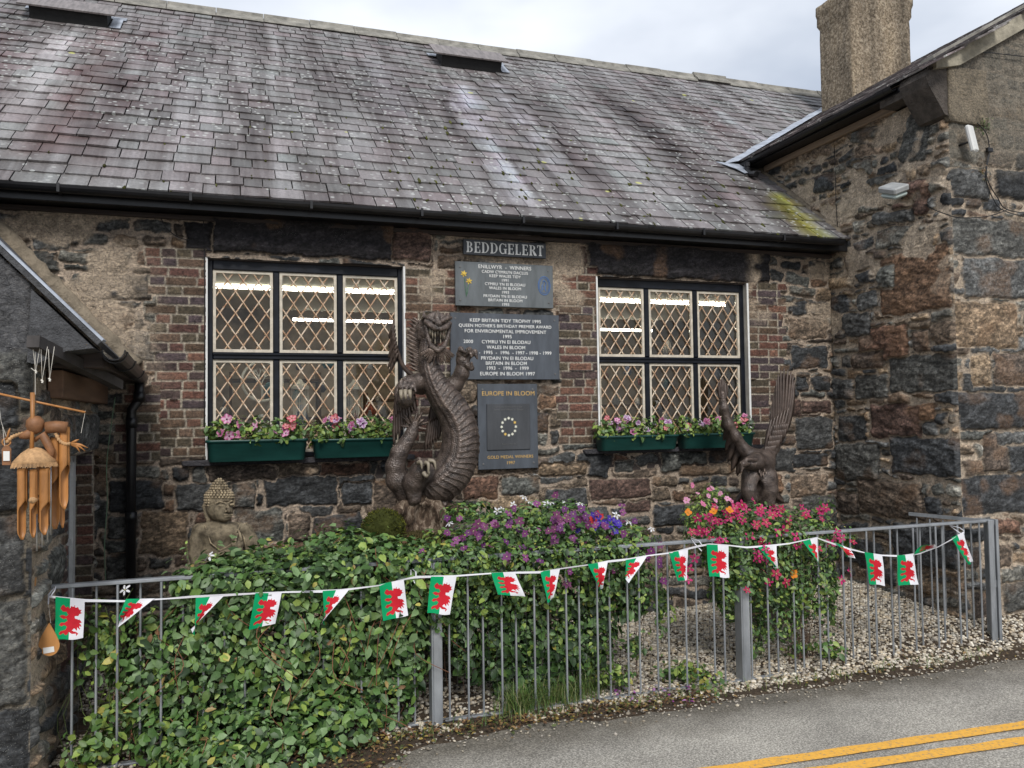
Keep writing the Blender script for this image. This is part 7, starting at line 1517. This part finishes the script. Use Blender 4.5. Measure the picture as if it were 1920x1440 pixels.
ap = onY(1822, 260, YW-.12); an = thing('wifi_aerial', 'flat white aerial panel angled on the corner of the wing', 'aerial', ap)
m = MB(); Mx = Matrix.Translation(V3(ap)) @ Matrix.Rotation(math.radians(24), 4, 'Z') @ Matrix.Rotation(math.radians(-9), 4, 'Y') @ Matrix.Rotation(math.radians(-8), 4, 'X'); m.box((-.055, -.022, -.12), (.055, .022, .12), bev=.014, M=Mx); m.build('panel', simple('aerial_plastic', (.58, .58, .56), .4, .04, 4, 0), an)
m = MB(); m.tube([ap+[0, .02, -.02], ap+[-.03, .07, -.03], ap+[-.03, .13, -.03]], .010, 8); m.build('bracket', M_BLK, an)
cb = thing('wall_cables', 'thin black cables sagging across the gable wall of the wing', 'cable', onY(1850, 380, YW)); m = MB(); yc = YW-.05
for pts in ([(1800, 92), (1850, 98), (1930, 107), (1990, 115)], [(1832, 230), (1850, 252), (1855, 285), (1850, 330), (1870, 370), (1895, 395), (1990, 405)], [(1853, 290), (1848, 330), (1862, 372), (1890, 398), (1990, 420)]): m = MB(); m.tube(spline([onY(a, b, yc) for a, b in pts], 8), .0045, 5); m.build('cable', M_BLK, cb, True, fixn=False)
pts = [onX(1715, 372, XW-.03), onX(1745, 390, XW-.04), onX(1775, 402, XW-.06), onY(1800, 408, yc), onY(1850, 406, yc), onY(1890, 393, yc)]; m = MB(); m.tube(spline(pts, 6), .0045, 5); m.build('cable', M_BLK, cb, True, fixn=False)
m = MB(); p = onY(1856, 281, yc); m.box(p-[.03, .01, .02], p+[.03, .02, .02], bev=.004); m.build('junction_box', M_BLK, cb)
m = MB(); m.tube([onX(1563, 240, XW-.03), onX(1566, 330, XW-.03), onX(1568, 390, XW-.03), onX(1572, 450, XW-.03)], .004, 5); tag(m.build('side_cable', M_BLK, None, True), 'thin black cable running down the side wall of the wing', 'cable')
m = MB(); m.tube(spline([onY(a, b, -.03) for a, b in ((297, 395), (310, 425), (335, 445), (372, 455), (383, 470), (383, 800))], 6), .004, 5); m.tube(spline([onY(a, b, -.03) for a, b in ((381, 400), (382, 440), (383, 470))], 4), .004, 5); tag(m.build('eaves_cable', M_BLK, None, True, fixn=False), 'thin black cable looping from the eaves to the left window frame', 'cable')
m = MB(); m.tube(spline([onY(a, b, -.35) for a, b in ((216, 745), (208, 800), (200, 870), (201, 940), (196, 1020), (198, 1090))], 6), .003, 5); tag(m.build('green_wire', simple('green_wire', (.12, .2, .12), .6), None, True), 'thin green wire hanging down beside the outhouse window', 'wire')
# ferny tufts growing from the joints of the wing
for i, (px, py, lab) in enumerate(((1845, 235, 'small fern tuft rooted in the wing wall beside the aerial'), (1838, 325, 'dry brown tuft rooted in the wing wall below the aerial'))):
    p = onY(px, py, YW-.03); t = thing('wall_plant', lab, 'plant', p); rs = np.random.default_rng(i); n = 90
    V, F, C = leaves(np.array(p)+rs.normal(size=(n, 3))*[.04, .02, .04], np.tile([0, -1, .2], (n, 1)), .03, pal([(.07, .07, .02), (.12, .07, .03)] if i else [(.05, .09, .02), (.08, .10, .03)], (1, 1), n, rs), rs, width=.5, droop=.8); raw('foliage', V, F, M_LEAF, t, True, None, C)
